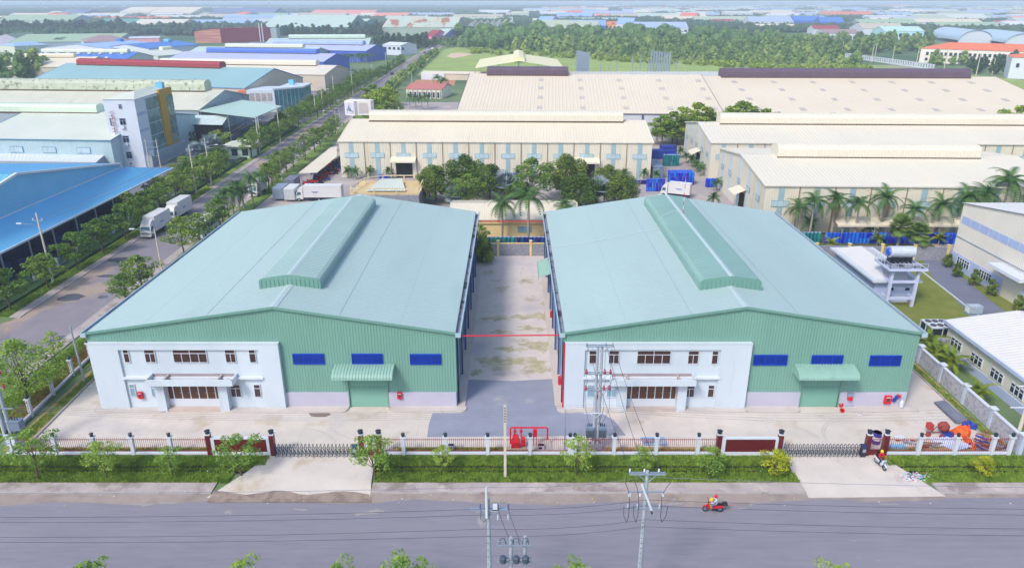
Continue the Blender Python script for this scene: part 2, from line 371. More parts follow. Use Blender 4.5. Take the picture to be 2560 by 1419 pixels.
kb = MB(); kb.prism([(48.8, 62.5), (49.0, 62.5), (49.8, 118), (49.6, 118)], 0, .14)
struct(kb, 'yard_kerb', M_KERB)
# tyre marks and hair cracks left on the yard
def mark(name, pts, w, m, z):
    b = MB()
    for p_, q_ in zip(pts, pts[1:]):
        d = Vector((q_[0] - p_[0], q_[1] - p_[1])); n_ = Vector((-d.y, d.x)).normalized() * w / 2
        b.add([(p_[0] - n_.x, p_[1] - n_.y, z), (p_[0] + n_.x, p_[1] + n_.y, z), (q_[0] + n_.x, q_[1] + n_.y, z), (q_[0] - n_.x, q_[1] - n_.y, z)], [(0, 3, 2, 1)])
    struct(b, name, m)
mk = mat('tyre_mark', (188, 181, 175), .9, .08, 2)
for k, (cx, cy, r, a0, a1) in enumerate([(40, 63.5, 7.5, 1.7, 3.3), (41.2, 63.5, 8.9, 1.75, 3.2), (25, 63, 6.5, .1, 1.5), (24, 63, 7.8, .1, 1.4), (-14, 66, 5, 3.5, 4.6), (-24, 62, 6, 0.2, 1.2)]):
    mark('tyre_mark', [(cx + r * math.cos(a0 + (a1 - a0) * i / 12), min(68.2, cy + r * .6 * math.sin(a0 + (a1 - a0) * i / 12))) for i in range(13)], .16, mk, .0225 + k * .0015)
jm = mat('slab_joint', (188, 182, 176), .9, .1, 2)
for i, x in enumerate(range(-46, -7, 6)): mark('slab_joint', [(x, 62), (x + .1, 68.3)], .05, jm, .0105)
for i, x in enumerate(range(15, 47, 6)): mark('slab_joint', [(x, 62), (x + .1, 68.3)], .05, jm, .0105)
for i, y in enumerate(range(80, 120, 6)): mark('slab_joint', [(-5.1, y), (4.8, y + .1)], .05, jm, .0165)
alg = mat('algae_stain', (172, 164, 136), .95, .2, 1.2, c2=(198, 188, 182), amt=.47, sc2=.8, edge=.2)
for k, (px, py, rx, ry) in enumerate([(1240, 795, 26, 5), (1310, 792, 34, 5), (1355, 790, 14, 8), (1335, 822, 30, 6), (1260, 830, 20, 4), (1345, 862, 26, 9), (1275, 872, 24, 5), (1300, 905, 44, 7), (1225, 900, 22, 8), (1350, 920, 22, 6), (1190, 930, 10, 5), (1365, 760, 9, 6)]):
    cx, cy = G(px, py); sx_ = rx / 10.5; sy_ = ry / 5.; n_ = 22
    q_ = [(cx + math.cos(i * 2 * PI / n_) * sx_ * R.uniform(.45, 1.15), cy + math.sin(i * 2 * PI / n_) * sy_ * R.uniform(.35, 1.25)) for i in range(n_)]
    flat('algae_stain', q_, .0195 + k * .0012, alg)
# drives through the two gates
for nm, P in (('gate_drive', [(-23.7, 60.9), (-13.6, 60.9), (-13.2, 56.2), (-12.9, 53.9), (-27.8, 53.9), (-25.4, 57.6)]), ('gate_drive', [(26.9, 60.9), (36.2, 60.9), (37.9, 57.4), (39.6, 54.1), (27.0, 53.9)])):
    b = MB(); z = lambda p: .15 if p[1] > 54.6 else .03
    b.add([(p[0], p[1], z(p)) for p in P] + [(p[0], p[1], -.8) for p in P], [tuple(range(len(P)))[::-1]] + [(i, (i + 1) % len(P), len(P) + (i + 1) % len(P), len(P) + i) for i in range(len(P))])
    struct(b, nm, M_CONC)
sm = mat('road_sand', (148, 132, 122), .95, .15, 1.5, c2=(128, 114, 104), amt=.5, sc2=.8)
q = [(x, 54.6 + .28 * math.sin(x * 1.1) + R.uniform(-.1, .1)) for x in np.arange(-27.5, -12.5, .8)]
flat('drive_sand', q + [(-12.6, 53.2), (-27.5, 53.2)], .062, sm)

# ================================================================ MAIN WAREHOUSES
YF, YB = 69.7, 117.2
def pane_window(root, x0, x1, z0, z1, y, cols=2, tops=1, glass=M_SEAL, fr=M_WHITE, t=.06, name='window', label=None):
    f = MB()
    f.box(x0, y - .07, z0, x0 + t, y + .02, z1); f.box(x1 - t, y - .07, z0, x1, y + .02, z1)
    f.box(x0 + t, y - .07, z0, x1 - t, y + .02, z0 + t); f.box(x0 + t, y - .07, z1 - t, x1 - t, y + .02, z1)
    zt = z0 + (z1 - z0) * .68
    f.box(x0 + t, y - .06, zt - t / 2, x1 - t, y + .02, zt + t / 2)
    for k in range(1, cols):
        xx = x0 + (x1 - x0) * k / cols; f.box(xx - t / 2, y - .06, z0 + t, xx + t / 2, y + .02, zt - t / 2)
    for k in range(1, tops):
        xx = x0 + (x1 - x0) * k / tops; f.box(xx - t / 2, y - .06, zt + t / 2, xx + t / 2, y + .02, z1 - t)
    fo = f.build(name, fr, root, label=label)
    for k in range(cols):
        a = x0 + (x1 - x0) * k / cols + t / 2; b = x0 + (x1 - x0) * (k + 1) / cols - t / 2
        MB().box(a, y - .02, z0 + t, b, y - .005, zt - t / 2).build('pane', glass, fo)
    for k in range(tops):
        a = x0 + (x1 - x0) * k / tops + t / 2; b = x0 + (x1 - x0) * (k + 1) / tops - t / 2
        MB().box(a, y - .02, zt + t / 2, b, y - .005, z1 - t).build('pane', glass, fo)
    return fo
def zp(off, zx, zy, Y=69.3):
    return AY(off + zx / 3.942, 800 + zy / 3.942, Y)

def warehouse(side, label):
    L = side < 0
    x0, x1 = (-45.35, -6.15) if L else (5.75, 43.6)
    xr = -25.2 if L else 24.7
    ze, zr = 9.1, 12.1
    ro = thing('green_warehouse', label, 'warehouse', (x0, YF, 0))
    sl_ = (zr - ze) / (xr - x0); 
    zt = lambda x: zr - abs(x - xr) * (zr - ze) / ((xr - x0) if x < xr else (x1 - xr))
    # shell: sides, back, interior dark box
    w = MB()
    w.box(x0 + .1, YF + .35, 0, x0 + .3, YB - .3, 1.9, 1); w.box(x1 - .3, YF + .35, 0, x1 - .1, YB - .3, 1.9, 1)
    w.sheet((x0 + .12, YB - .3, 1.9), (x0 + .12, YF + .3, 1.9), (x0 + .12, YF + .3, 8.9), (x0 + .12, YB - .3, 8.9), .3, .04, 0)
    w.sheet((x1 - .12, YF + .3, 1.9), (x1 - .12, YB - .3, 1.9), (x1 - .12, YB - .3, 8.9), (x1 - .12, YF + .3, 8.9), .3, .04, 0)
    w.poly([(x1 - .1, YB - .3, 0), (x0 + .1, YB - .3, 0), (x0 + .1, YB - .3, 8.9), (xr, YB - .3, zr - .15), (x1 - .1, YB - .3, 8.9)], 0)
    w.build('side_wall', [M_WALLG, M_LAV], ro)
    # corrugated gable front
    offx1 = -25.0 if L else 25.7
    dx0, dx1 = (-17.95, -13.75) if L else (31.95, 36.1)
    gm = MB(); pitch = .3
    def ribs(a, b, zb, zt_):
        n = max(1, int((b - a) / pitch)); p = (b - a) / n
        pf = []
        for i in range(n):
            for q, e in ((0, 0), (.5, 0), (.66, .028), (.84, .028)): pf.append((a + (i + q) * p, e))
        pf.append((b, 0)); vs = []
        for xx, e in pf:
            vs += [(xx, YF - e, zb if not callable(zb) else zb(xx)), (xx, YF - e, zt_(xx) if callable(zt_) else zt_)]
        gm.add(vs, [(2 * i, 2 * i + 2, 2 * i + 3, 2 * i + 1) for i in range(len(pf) - 1)])
    top = lambda xx: zt(min(max(xx, x0 + .05), x1 - .05)) - .12
    ribs(x0 - .25, offx1, 8.0, top); ribs(offx1, dx0, 1.92, top); ribs(dx0, dx1, 4.35, top); ribs(dx1, x1 + .1, 1.92, top)
    gm.build('gable_cladding', M_WALLG, ro)
    MB().box(offx1, YF - .12, 0, dx0, YF + .3, 1.9).build('base_wall', M_LAV, ro); bw = MB(); bw.box(dx1, YF - .12, 0, x1, YF + .3, 1.9)
    bw.build('base_wall', M_LAV, ro)
    # roof slopes of ribbed sheet
    rf = MB()
    rf.sheet((x0 - .1, YB, ze + .05), (x0 - .1, YF - .2, ze + .05), (xr, YF - .2, zr), (xr, YB, zr), .55, .02)
    rf.sheet((x1 + .1, YF - .2, ze + .05), (x1 + .1, YB, ze + .05), (xr, YB, zr), (xr, YF - .2, zr), .55, .02)
    rfo = rf.build('roof', M_ROOFG, ro)
    # lap seams of the roofing
    sm_ = MB()
    for fx in (.36, .7) if L else (.3, .66):
        for s_, xe in ((-1, x0), (1, x1)):
            xx = xr + (xe - xr) * fx; z = zt(xx) + .045
            sm_.cbox((xx, (YF + YB) / 2, z), (.06, YB - YF - .4, .015), ry=(math.atan((zr - ze) / 19.6) * s_))
    sm_.build('lap_seam', mat('seam_green', (144, 166, 168), .5, .04), rfo)
    cp = MB(); M = Matrix.Rotation(PI / 2, 4, 'Z'); M.translation = (xr, 0, 0)
    cp.M = M; cp.ext([(-.42, zr - .01), (0, zr + .08), (.42, zr - .01), (.42, zr - .05), (0, zr + .03), (-.42, zr - .05)], YF - .25, YB)
    cp.build('ridge_cap', mat('ridge_cap_pale', (170, 188, 190), .45, .04), rfo)
    tr = MB()
    for a, b in ((x0 - .3, xr), (xr, x1 + .3)):
        za = zt(max(a, x0)) ; zb = zt(min(b, x1)); za, zb = (ze, zr) if a < xr and b <= xr else (zr, ze)
        d = Vector((b - a, 0, zb - za)); an = math.atan2(zb - za, b - a)
        tr.cbox(((a + b) / 2, YF - .24, (za + zb) / 2 - .02), (d.length, .1, .26), ry=-an)
    tr.build('gable_trim', M_GTRIM, ro)
    for xe, s_ in ((x0 - .1, -1), (x1 + .1, 1)):
        gt = MB(); a, b = sorted((xe, xe + s_ * .48))
        gt.box(a, YF - .25, ze - .42, b, YB, ze - .38, 1); o2 = xe + s_ * .48
        a, b = sorted((o2, o2 + s_ * .1)); gt.box(a, YF - .25, ze - .45, b, YB, ze + .06, 0)
        a, b = sorted((xe - s_ * .06, xe)); gt.box(a, YF - .25, ze - .45, b, YB, ze - .0, 1)
        a, b = sorted((xe, xe + s_ * .58)); gt.box(a, YF - .31, ze - .45, b, YF - .26, ze + .06, 0)
        gt.build('gutter', [mat('gutter_rim', (160, 184, 198), .5, .05), M_GUTIN], ro)
    # ridge ventilator
    vy0, vy1 = (76.0, 111.6) if L else (75.6, 112.3)
    v = MB(M=M.copy()); hw = 3.45; zb = zt(xr + 3.4) - .12
    prof = [(-hw, zb), (-hw, zb + 1.0), (-hw + .12, zb + 1.25), (-hw + .45, zb + 1.43), (0, zb + 1.87), (hw - .45, zb + 1.43), (hw - .12, zb + 1.25), (hw, zb + 1.0), (hw, zb)]
    k = int((vy1 - vy0) / .5); 
    for i in range(k):
        ya, yb = vy0 + i * .5, vy0 + (i + 1) * .5
        vs = []
        for yy, e in ((ya, 0), (ya + .3, 0), (ya + .36, .04), (ya + .46, .04)):
            for q in prof: vs.append((yy, q[0] * (1 + e * .3), q[1] + e))
        for q in prof: vs.append((yb, q[0], q[1]))
        n = len(prof); fs = []
        for j in range(4):
            for t in range(n - 1): fs.append((j * n + t, (j + 1) * n + t, (j + 1) * n + t + 1, j * n + t + 1))
        v.add(vs, fs)
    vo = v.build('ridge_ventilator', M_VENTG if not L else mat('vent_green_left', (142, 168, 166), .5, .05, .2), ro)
    for yy in (vy0 - .02, vy1 - .05):
        e = MB()
        Ms = Matrix.Rotation(PI / 2, 4, 'Z'); Ms.translation = (xr, 0, 0); e.M = Ms
        e.ext([(q[0] * 1.012, q[1] + .03) if q[1] > zb + .1 else (q[0] * 1.012, q[1] - .3) for q in prof], yy, yy + .06)
        e.build('end_panel', M_GTRIM, vo); e = MB(M=Ms)
    for i in range(14):
        xx = -hw + .25 + i * (2 * hw - .5) / 13
        e.cbox((vy0 - .05, xx, zb + .72), (.05, .05, 1.0 + .3 * (1 - abs(xx) / hw)), mi=1)
    tag(e.build('end_rib', [M_GTRIM, mat('rib_dark_green', (104, 145, 134), .5, .03)], vo), kind='stuff')  # end ribs in a slightly darker green than the trim
    c2_ = MB(M=M.copy()); zt2 = zb + 1.87
    c2_.ext([(-.3, zt2 - .02), (0, zt2 + .07), (.3, zt2 - .02), (0, zt2 + .03)], vy0 - .08, vy1); c2_.build('ridge_cap', MC['ridge_cap_pale'], vo)
    # side columns / downpipes
    for i in range(8):
        yy = YF + .6 + i * 6.55
        for xe, s_ in ((x1 - .1, 1), (x0 + .1, -1)):
            a, b = sorted((xe, xe + s_ * .24)); MB().box(a, yy, 0, b, yy + .3, 8.6).build('wall_column', mat('column_blue', (108, 124, 176), .6, .08), ro)
            a, b = sorted((xe + s_ * .25, xe + s_ * .37)); MB().box(a, yy + .08, 0, b, yy + .2, 8.55).build('downpipe', M_DARK, ro)
    # ---- office block
    wx0, wx1 = x0 - .03, offx1
    o = MB()
    rx0, rx1 = (AY(293, 868, 69.2)[0], AY(645, 868, 69.2)[0]) if L else (AY(1463, 868, 69.2)[0], AY(1804, 868, 69.2)[0])
    zt_o, z_sill = 8.02, 3.95
    o.box(wx0, YF - .55, 0, rx0, YF - .02, zt_o); o.box(rx1, YF - .55, 0, wx1, YF - .02, zt_o)
    o.box(rx0, YF - .55, 7.3, rx1, YF - .02, zt_o); o.box(rx0, YF - .32, 4.02, rx1, YF - .02, 7.3)
    o.box(wx0 - .03, YF - .6, zt_o, wx1 + .03, YF - .06, zt_o + .06)
    o.build('office_wall', M_OFFWH, ro)
    MB().box(rx0 - .15, YF - .72, z_sill - .12, rx1 + .15, YF - .3, z_sill + .08).build('ledge', M_WHITE, ro)
    def clap(a, b):
        cl = MB()
        z = .32
        while z < 3.8:
            cl.add([(a, YF - .34, z), (b, YF - .34, z), (b, YF - .31, z + .26), (a, YF - .31, z + .26), (a, YF - .31, z), (b, YF - .31, z)], [(0, 1, 2, 3), (4, 5, 1, 0)]); z += .27
        cl.box(a, YF - .36, 0, b, YF - .1, .32); cl.box(a, YF - .3, .3, b, YF - .1, 3.9)
        cl.build('clapboard_wall', M_OFFWH, ro)
    if L: D0, D1 = zp(0, 1683, 825, 69.45)[0], zp(0, 2200, 825, 69.45)[0]
    else: D0, D1 = zp(1280, 1115, 825, 69.45)[0], zp(1280, 1603, 825, 69.45)[0]
    clap(rx0, D0 - 1.0); clap(D1 + 1.0, rx1)
    MB().box(D0 - 1.0, YF - 1.1, 0, D0 - .02, YF - .1, 3.9).build('entrance_pier', M_OFFWH, ro); pl = MB(); pl.box(D1 + .02, YF - 1.1, 0, D1 + 1.0, YF - .1, 3.9)
    pl.build('entrance_pier', M_OFFWH, ro)
    # entrance canopy: tray with upstand rim and two cross ribs
    if L: c0, c1 = zp(0, 1435, 600, 67.9)[0], zp(0, 2290, 600, 67.9)[0]
    else: c0, c1 = zp(1280, 980, 600, 67.9)[0], zp(1280, 1815, 600, 67.9)[0]
    cy0 = YF - 1.95; c = MB()
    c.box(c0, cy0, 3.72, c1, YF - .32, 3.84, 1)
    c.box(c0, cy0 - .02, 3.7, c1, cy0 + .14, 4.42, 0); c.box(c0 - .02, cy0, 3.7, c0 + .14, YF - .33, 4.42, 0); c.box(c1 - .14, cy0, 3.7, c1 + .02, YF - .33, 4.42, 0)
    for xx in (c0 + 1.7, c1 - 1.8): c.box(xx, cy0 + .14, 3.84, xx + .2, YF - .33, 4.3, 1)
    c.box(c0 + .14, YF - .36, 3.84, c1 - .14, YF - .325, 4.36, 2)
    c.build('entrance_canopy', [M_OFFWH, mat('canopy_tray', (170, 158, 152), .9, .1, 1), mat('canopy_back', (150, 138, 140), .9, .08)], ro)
    # windows
    Y1 = YF - .36
    if L: U = [(0, 1203, 283, 1290, 417, 1, 1), (0, 1412, 283, 1545, 417, 2, 1), (0, 1692, 283, 2052, 417, 4, 2), (0, 2208, 283, 2333, 417, 2, 1), (0, 2445, 283, 2532, 417, 1, 1)]
    else: U = [(1280, 762, 296, 842, 428, 1, 1), (1280, 955, 296, 1052, 428, 2, 1), (1280, 1235, 297, 1558, 430, 4, 2), (1280, 1739, 298, 1833, 430, 2, 1), (1280, 1975, 299, 2024, 431, 1, 1)]
    for off, a, b, c_, d, n, tp in U:
        X0, Z1 = zp(off, a, b, Y1); X1, Z0 = zp(off, c_, d, Y1)
        pane_window(ro, X0, X1, Z0, Z1, Y1, n, tp)
    if L: V = [(0, 1270, 628, 1352, 752, 1, M_GLB), (0, 1478, 628, 1605, 752, 2, M_GLB), (0, 2262, 630, 2385, 755, 2, M_SEAL), (0, 2495, 630, 2580, 755, 1, M_SEAL)]
    else: V = [(1280, 742, 635, 824, 757, 1, M_GLB), (1280, 935, 635, 1030, 757, 2, M_GLB), (1280, 1703, 636, 1793, 757, 2, M_SEAL), (1280, 1935, 636, 1985, 757, 1, M_SEAL)]
    for off, a, b, c_, d, n, gm_ in V:
        X0, Z1 = zp(off, a, b, Y1); X1, Z0 = zp(off, c_, d, Y1)
        pane_window(ro, X0, X1, Z0, Z1, Y1, n, 1, gm_, label='window of blue-grey glass' if gm_ is M_GLB else None)
    # door screen: seven glazed leaves with transoms
    yd = YF - .3; n = 7; ws = [.8] + [1.2] * 5 + [.8]; tot = sum(ws); x = D0
    st_ = MB(); st_.box(D0, YF - 1.0, 0, D1, YF - .1, .3); st_.build('door_step', mat('step_stone', (186, 172, 164), .8, .08, 1), ro)
    for i, w_ in enumerate(ws):
        xb = x + w_ / tot * (D1 - D0); f = MB(); t = .05
        f.box(x, yd - .06, .3, x + t, yd, 3.72); f.box(xb - t, yd - .06, .3, xb, yd, 3.72)
        f.box(x + t, yd - .06, 3.3, xb - t, yd, 3.38); f.box(x + t, yd - .06, 3.66, xb - t, yd, 3.72); f.box(x + t, yd - .05, .3, xb - t, yd - .01, 1.25)
        fo = f.build('entrance_door', M_WHITE, ro)
        MB().box(x + t, yd - .03, 1.25, xb - t, yd - .015, 3.3).build('pane', mat('blind_tan', (92, 58, 42), .35, .1), fo)
        MB().box(x + t, yd - .03, 3.38, xb - t, yd - .015, 3.66).build('pane', mat('blind_tan', (104, 66, 50), .35, .1), fo)
        if 0 < i < 6: MB().box(xb - .16, yd - .1, 1.9, xb - .12, yd - .06, 2.1).build('handle', M_METAL, fo)
        x = xb
    # louvres
    if L: LV = [(640, 365, 336, 672, 427), (640, 945, 336, 1247, 427), (640, 1520, 339, 1822, 430)]
    else: LV = [(1280, 2392, 347, 2700, 438), (1920, 442, 350, 722, 439), (1920, 1015, 352, 1293, 443)]
    for off, a, b, c_, d in LV:
        X0, Z1 = zp(off, a, b, YF - .08); X1, Z0 = zp(off, c_, d, YF - .08)
        f = MB(); t = .07
        f.box(X0 - t, YF - .14, Z0 - t, X0, YF - .0, Z1 + t); f.box(X1, YF - .14, Z0 - t, X1 + t, YF, Z1 + t); f.box(X0, YF - .14, Z1, X1, YF, Z1 + t); f.box(X0, YF - .14, Z0 - t, X1, YF, Z0)
        for k in (1, 2): xx = X0 + (X1 - X0) * k / 3; f.box(xx - .035, YF - .15, Z0, xx + .035, YF, Z1)
        f.box(X0, YF - .05, Z0, X1, YF - .046, Z1, 1)
        fo = f.build('louvre_window', [M_BLUE, mat('louvre_dark', (8, 36, 110), .6, .05)], ro)
        sm2 = bpy.data.meshes.new('louvre_slat'); dz = (Z1 - Z0) / 8; wd = (X1 - X0) / 3 - .08
        q = MB(); q.cbox((0, 0, 0), (wd, .03, dz * .95), rx=.55)
        sm2.from_pydata(q.v, [], q.f); sm2.materials.append(M_BLUE); inv = XF[ro.name].inverted()
        for k in range(3):
            for j in range(8):
                so_ = bpy.data.objects.new('louvre_slat', sm2); COL.objects.link(so_); so_.parent = fo
                so_.location = inv @ Vector((X0 + (k + .5) * (X1 - X0) / 3, YF - .1, Z0 + (j + .5) * dz))
    # roller door
    dr = MB(); yd = YF + .02; z = 0.02
    while z < 4.3:
        dr.add([(dx0, yd, z), (dx1, yd, z), (dx1, yd - .035, z + .05), (dx0, yd - .035, z + .05), (dx1, yd - .035, z + .1), (dx0, yd - .035, z + .1), (dx1, yd, z + .14), (dx0, yd, z + .14)], [(0, 1, 2, 3), (3, 2, 4, 5), (5, 4, 6, 7)]); z += .14
    do = dr.build('roller_door', mat('roller_green', (116, 164, 148), .5, .03), ro)
    sl2 = MB()
    for row, ph in ((2.62, 0), (2.5, .5), (2.38, 0)):
        for k in range(14):
            if (k + int(ph * 2)) % 2: sl2.box(dx0 + .2 + k * .28, yd - .06, row, dx0 + .36 + k * .28, yd - .04, row + .035)
    sl2.build('vent_slot', mat('slot_dark', (38, 84, 72), .8), do)
    dj = MB(); dj.box(dx0 - .12, YF - .16, 0, dx0, YF + .04, 4.4); dj.box(dx1, YF - .16, 0, dx1 + .12, YF + .04, 4.4); dj.build('door_jamb', M_GTRIM, ro)
    # curved canopy over the roller door
    q0, q1 = dx0 - 1.35, dx1 + 1.0
    pf = [(YF - .05, 5.38), (YF - .6, 5.33), (YF - 1.2, 5.2), (YF - 1.7, 4.98), (YF - 1.95, 4.7), (YF - 2.0, 4.42)]
    cn = MB(); nrb = 20
    for i in range(nrb):
        xa = q0 + (q1 - q0) * i / nrb; xb = q0 + (q1 - q0) * (i + 1) / nrb; xs = [(xa, 0), (xa + (xb - xa) * .7, 0), (xa + (xb - xa) * .78, .06), (xa + (xb - xa) * .94, .06), (xb, 0)]
        vs = [(xx, p_[0] - e_ * .6, p_[1] + e_) for xx, e_ in xs for p_ in pf]; k = len(pf)
        cn.add(vs, [(j * k + t, (j + 1) * k + t, (j + 1) * k + t + 1, j * k + t + 1) for j in range(4) for t in range(k - 1)])
    for xx in (q0, q1 - .04): cn.ext([(p_[0], p_[1]) for p_ in pf] + [(YF - .05, 4.42)], xx, xx + .04)
    cn.build('door_canopy', mat('canopy_green', (134, 170, 159), .5, .06, 1), ro)
    # raised aprons with rounded ends
    ap = MB()
    def apron(a, b, y0=YF - 1.35, y1=YF - .1):
        r = .7; P = [(a, y1)] + [(a + r - r * math.cos(t), y0 + r - r * math.sin(t)) for t in np.linspace(0, PI / 2, 5)] + [(b - r + r * math.sin(t), y0 + r - r * math.cos(t)) for t in np.linspace(0, PI / 2, 5)] + [(b, y1)]
        ap.prism(P, 0, .17)
    apron(x0 - .8, D0 - .1); apron(D1 + .1, dx0 - .15); apron(dx1 + .15, x1 + (1.1 if L else 1.3))
    ap.prism([(x1 - .05, YF + .0), (x1 + .95, YF + .0), (x1 + .95, YB), (x1 - .05, YB)], 0, .165)
    ap.prism([(x0 - .95, YF + .0), (x0 + .05, YF + .0), (x0 + .05, YB), (x0 - .95, YB)], 0, .164)
    ap.build('apron', M_APRON, ro)
    return ro
WHL = warehouse(-1, 'green corrugated warehouse left of the concrete alley, white office block on its front')
WHR = warehouse(1, 'green corrugated warehouse right of the concrete alley, with the red and white lightning mast')
# side canopy over the alley door of the right warehouse
b = MB(); b.sheet((5.75, 97.2, 5.5), (5.75, 104.4, 5.5), (3.9, 104.4, 4.9), (3.9, 97.2, 4.9), .35, .04); b.box(3.86, 97.2, 4.5, 3.9, 104.4, 4.95)
b.build('side_canopy', MC['canopy_green'], WHR)
# lightning mast on the right ventilator with its down wire
lm = thing('lightning_mast', 'thin red and white banded mast standing on the right warehouse ridge ventilator', 'mast', (25.0, 101.5, 13.5))
mx, my = 24.9, 101.5
for i in range(9):
    MB().tube((mx, my, 13.25 + i * .62), (mx, my, 13.25 + (i + 1) * .62), .055 - i * .003, n=6).build('mast_band', M_RED if i % 2 == 0 else M_WHITE, lm)
MB().tube((mx, my, 13.25 + 9 * .62), (mx, my, 13.25 + 9 * .62 + .8), .015, .005, 5).build('rod', M_METAL, lm)
MB().path([(mx, my, 13.6), (mx - 1.5, my - .2, 13.68), (mx - 3.1, my - .8, 13.2), (mx - 3.6, my - 2.4, 11.75), (mx - 12, my - 3.6, 10.45), (mx - 19.3, my - 4, 9.35)], .022, 5).build('down_wire', mat('wire_white', (184, 194, 196), .5, 0), lm)

# fire fighting red boxes, pipes
def red_box(x, z, y, label, w=.52, h=.8):
    o = thing('fire_hose_cabinet', label, 'hose cabinet', (x, y, z), group='red hose cabinets on the warehouse walls')
    MB().box(x - w / 2, y - .24, z - h / 2, x + w / 2, y, z + h / 2).build('cabinet', M_RED, o)
    MB().box(x - w * .22, y - .26, z - h * .2, x + w * .22, y - .24, z + h * .18).build('window', mat('cabinet_glass', (60, 60, 66), .2), o)
    MB().box(x - .3 * w, y - .27, z + h * .28, x + .3 * w, y - .245, z + h * .36).build('handle', M_WHITE, o)
X, Z_ = zp(0, 1385, 738, 69.2); red_box(X, Z_, 69.3, 'red hose cabinet between the pale windows of the left office')
X, Z_ = zp(640, 1416, 740, 69.5); red_box(X, Z_, 69.58, 'red hose cabinet on the lavender base right of the left roller door')
X, Z_ = zp(1280, 845, 738, 69.2); red_box(X, Z_, 69.3, 'red hose cabinet behind the twin transformer poles, right office')
X, Z_ = zp(1920, 1178, 780, 69.5); red_box(X, Z_, 69.58, 'red hose cabinet near the right end of the right warehouse', .75, 1.0)
for i, (yy, nm) in enumerate(((70.6 + 2, 'red hose box nearest the road on the alley side wall'), (91.5, 'red hose box beside the small alley canopy'))):
    o = thing('hose_box', nm, 'hose box', (5.6, yy, 1.5)); MB().box(5.3, yy, 1.1, 5.62, yy + .6, 2.0).build('cabinet', M_RED, o); MB().box(5.28, yy + .1, 1.3, 5.3, yy + .5, 1.7).build('window', MC['cabinet_glass'], o)
tag(MB().path([(-6.15, 69.9, 8.62), (5.5, 69.9, 8.72)], .075, 8).build('fire_pipe', M_RED), 'red pipe crossing the near end of the alley between both warehouses', 'pipe')
tag(MB().path([(-6.0, 113.5, 8.5), (5.5, 113.5, 8.5)], .075, 8).build('fire_pipe', M_RED), 'red pipe crossing the far end of the alley near the palms', 'pipe')
tag(MB().path([(5.62, 69.3, 8.0), (5.62, 69.3, 1.2), (5.62, 69.3, .2)], .08, 8).build('fire_riser', M_RED), 'vertical red pipe down the corner of the right white office', 'pipe')
# ================================================================ FRONT FENCE
FY = 60.4
def cap_lamp(mb, x, y, z, r=.17):
    mb.box(x - .26, y - .26, z, x + .26, y + .26, z + .1, 1)
    mb.lathe([(r * .6, 0), (r, .05), (r * 1.05, .24), (r * .8, .3), (r * 1.3, .33), (r * .2, .46)], (x, y, z + .1), 6, 2)
def pillar(root, x, y=FY, h=2.15, w=.34, granite=False, twin=False):
    p = MB(); ww = w * (1.35 if granite else 1) / 2
    if twin: ww = .42
    p.box(x - ww, y - ww if not twin else y - .18, -.1, x + ww, y + ww if not twin else y + .18, h, 0)
    po = p.build('gate_pillar' if granite else 'pillar', M_GRAN if granite else M_WHITE, root)
    c = MB()
    if twin:
        c.box(x - .46, y - .24, h, x + .46, y + .24, h + .1, 1); c.lathe([(.1, 0), (.17, .05), (.18, .3), (.1, .4)], (x - .24, y, h + .1), 6, 2); c.lathe([(.1, 0), (.17, .05), (.18, .3), (.1, .4)], (x + .24, y, h + .1), 6, 2)
    else: cap_lamp(c, x, y, h, .24 if granite else .17)
    c.build('lamp_cap', [M_WHITE, M_WHITE, M_DARK], po)
pk = MB(); pk.tube((0, 0, 0), (0, 0, 1.52), .018, .018, 5); pk.tube((0, 0, 1.52), (0, 0, 1.62), .026, .004, 5)
pm = bpy.data.meshes.new('picket'); pm.from_pydata(pk.v, [], pk.f); pm.materials.append(M_PICK)
def bay(root, x0, x1, y=FY):
    MB().box(x0, y - .1, -.05, x1, y + .1, .26).build('footing', M_BLOCK, root)
    MB().box(x0, y - .13, .26, x1, y + .13, .46).build('plinth', M_WHITE, root)
    for z in (.62, 1.88): MB().box(x0, y - .02, z, x1, y + .02, z + .045).build('rail', M_PICK, root)
    n = max(2, int(round((x1 - x0) / .2))); loc = XF[root.name].translation
    for i in range(1, n):
        o = bpy.data.objects.new('picket', pm); COL.objects.link(o); o.parent = root; o.location = (x0 + (x1 - x0) * i / n - loc.x, y - loc.y, .5)
fx = lambda px: AY(px, 1086, FY)[0]
def fence_run(label, items):
    r = thing('iron_fence', label, 'fence', (fx(items[0][0]), FY, 0))
    prev = None
    for px, kind in items:
        x = fx(px)
        if prev is not None:
            if kind == 'G2': pass
            bay(r, prev + .2, x - .2)
        pillar(r, x, granite=(kind == 'g'), twin=(kind == 't'), h=2.15 if kind != 'g' else 2.5); prev = x
    return r
f1 = fence_run('white pillared fence with red pickets left of the first gate', [(31, 'w'), (130, 'w'), (228, 'w'), (325, 'w'), (421, 'w'), (519, 'g')])
f2 = fence_run('white pillared fence with red pickets between the two gates', [(946, 'g'), (1007, 'w'), (1113, 'w'), (1219, 'w'), (1325.5, 'w'), (1431.5, 't'), (1537, 'w'), (1643, 'w'), (1748, 'w'), (1799, 'g')])
f3 = fence_run('white pillared fence with red pickets right of the second gate', [(2218, 'g'), (2305, 'w'), (2397, 'w'), (2490, 'w'), (2534, 'w')])
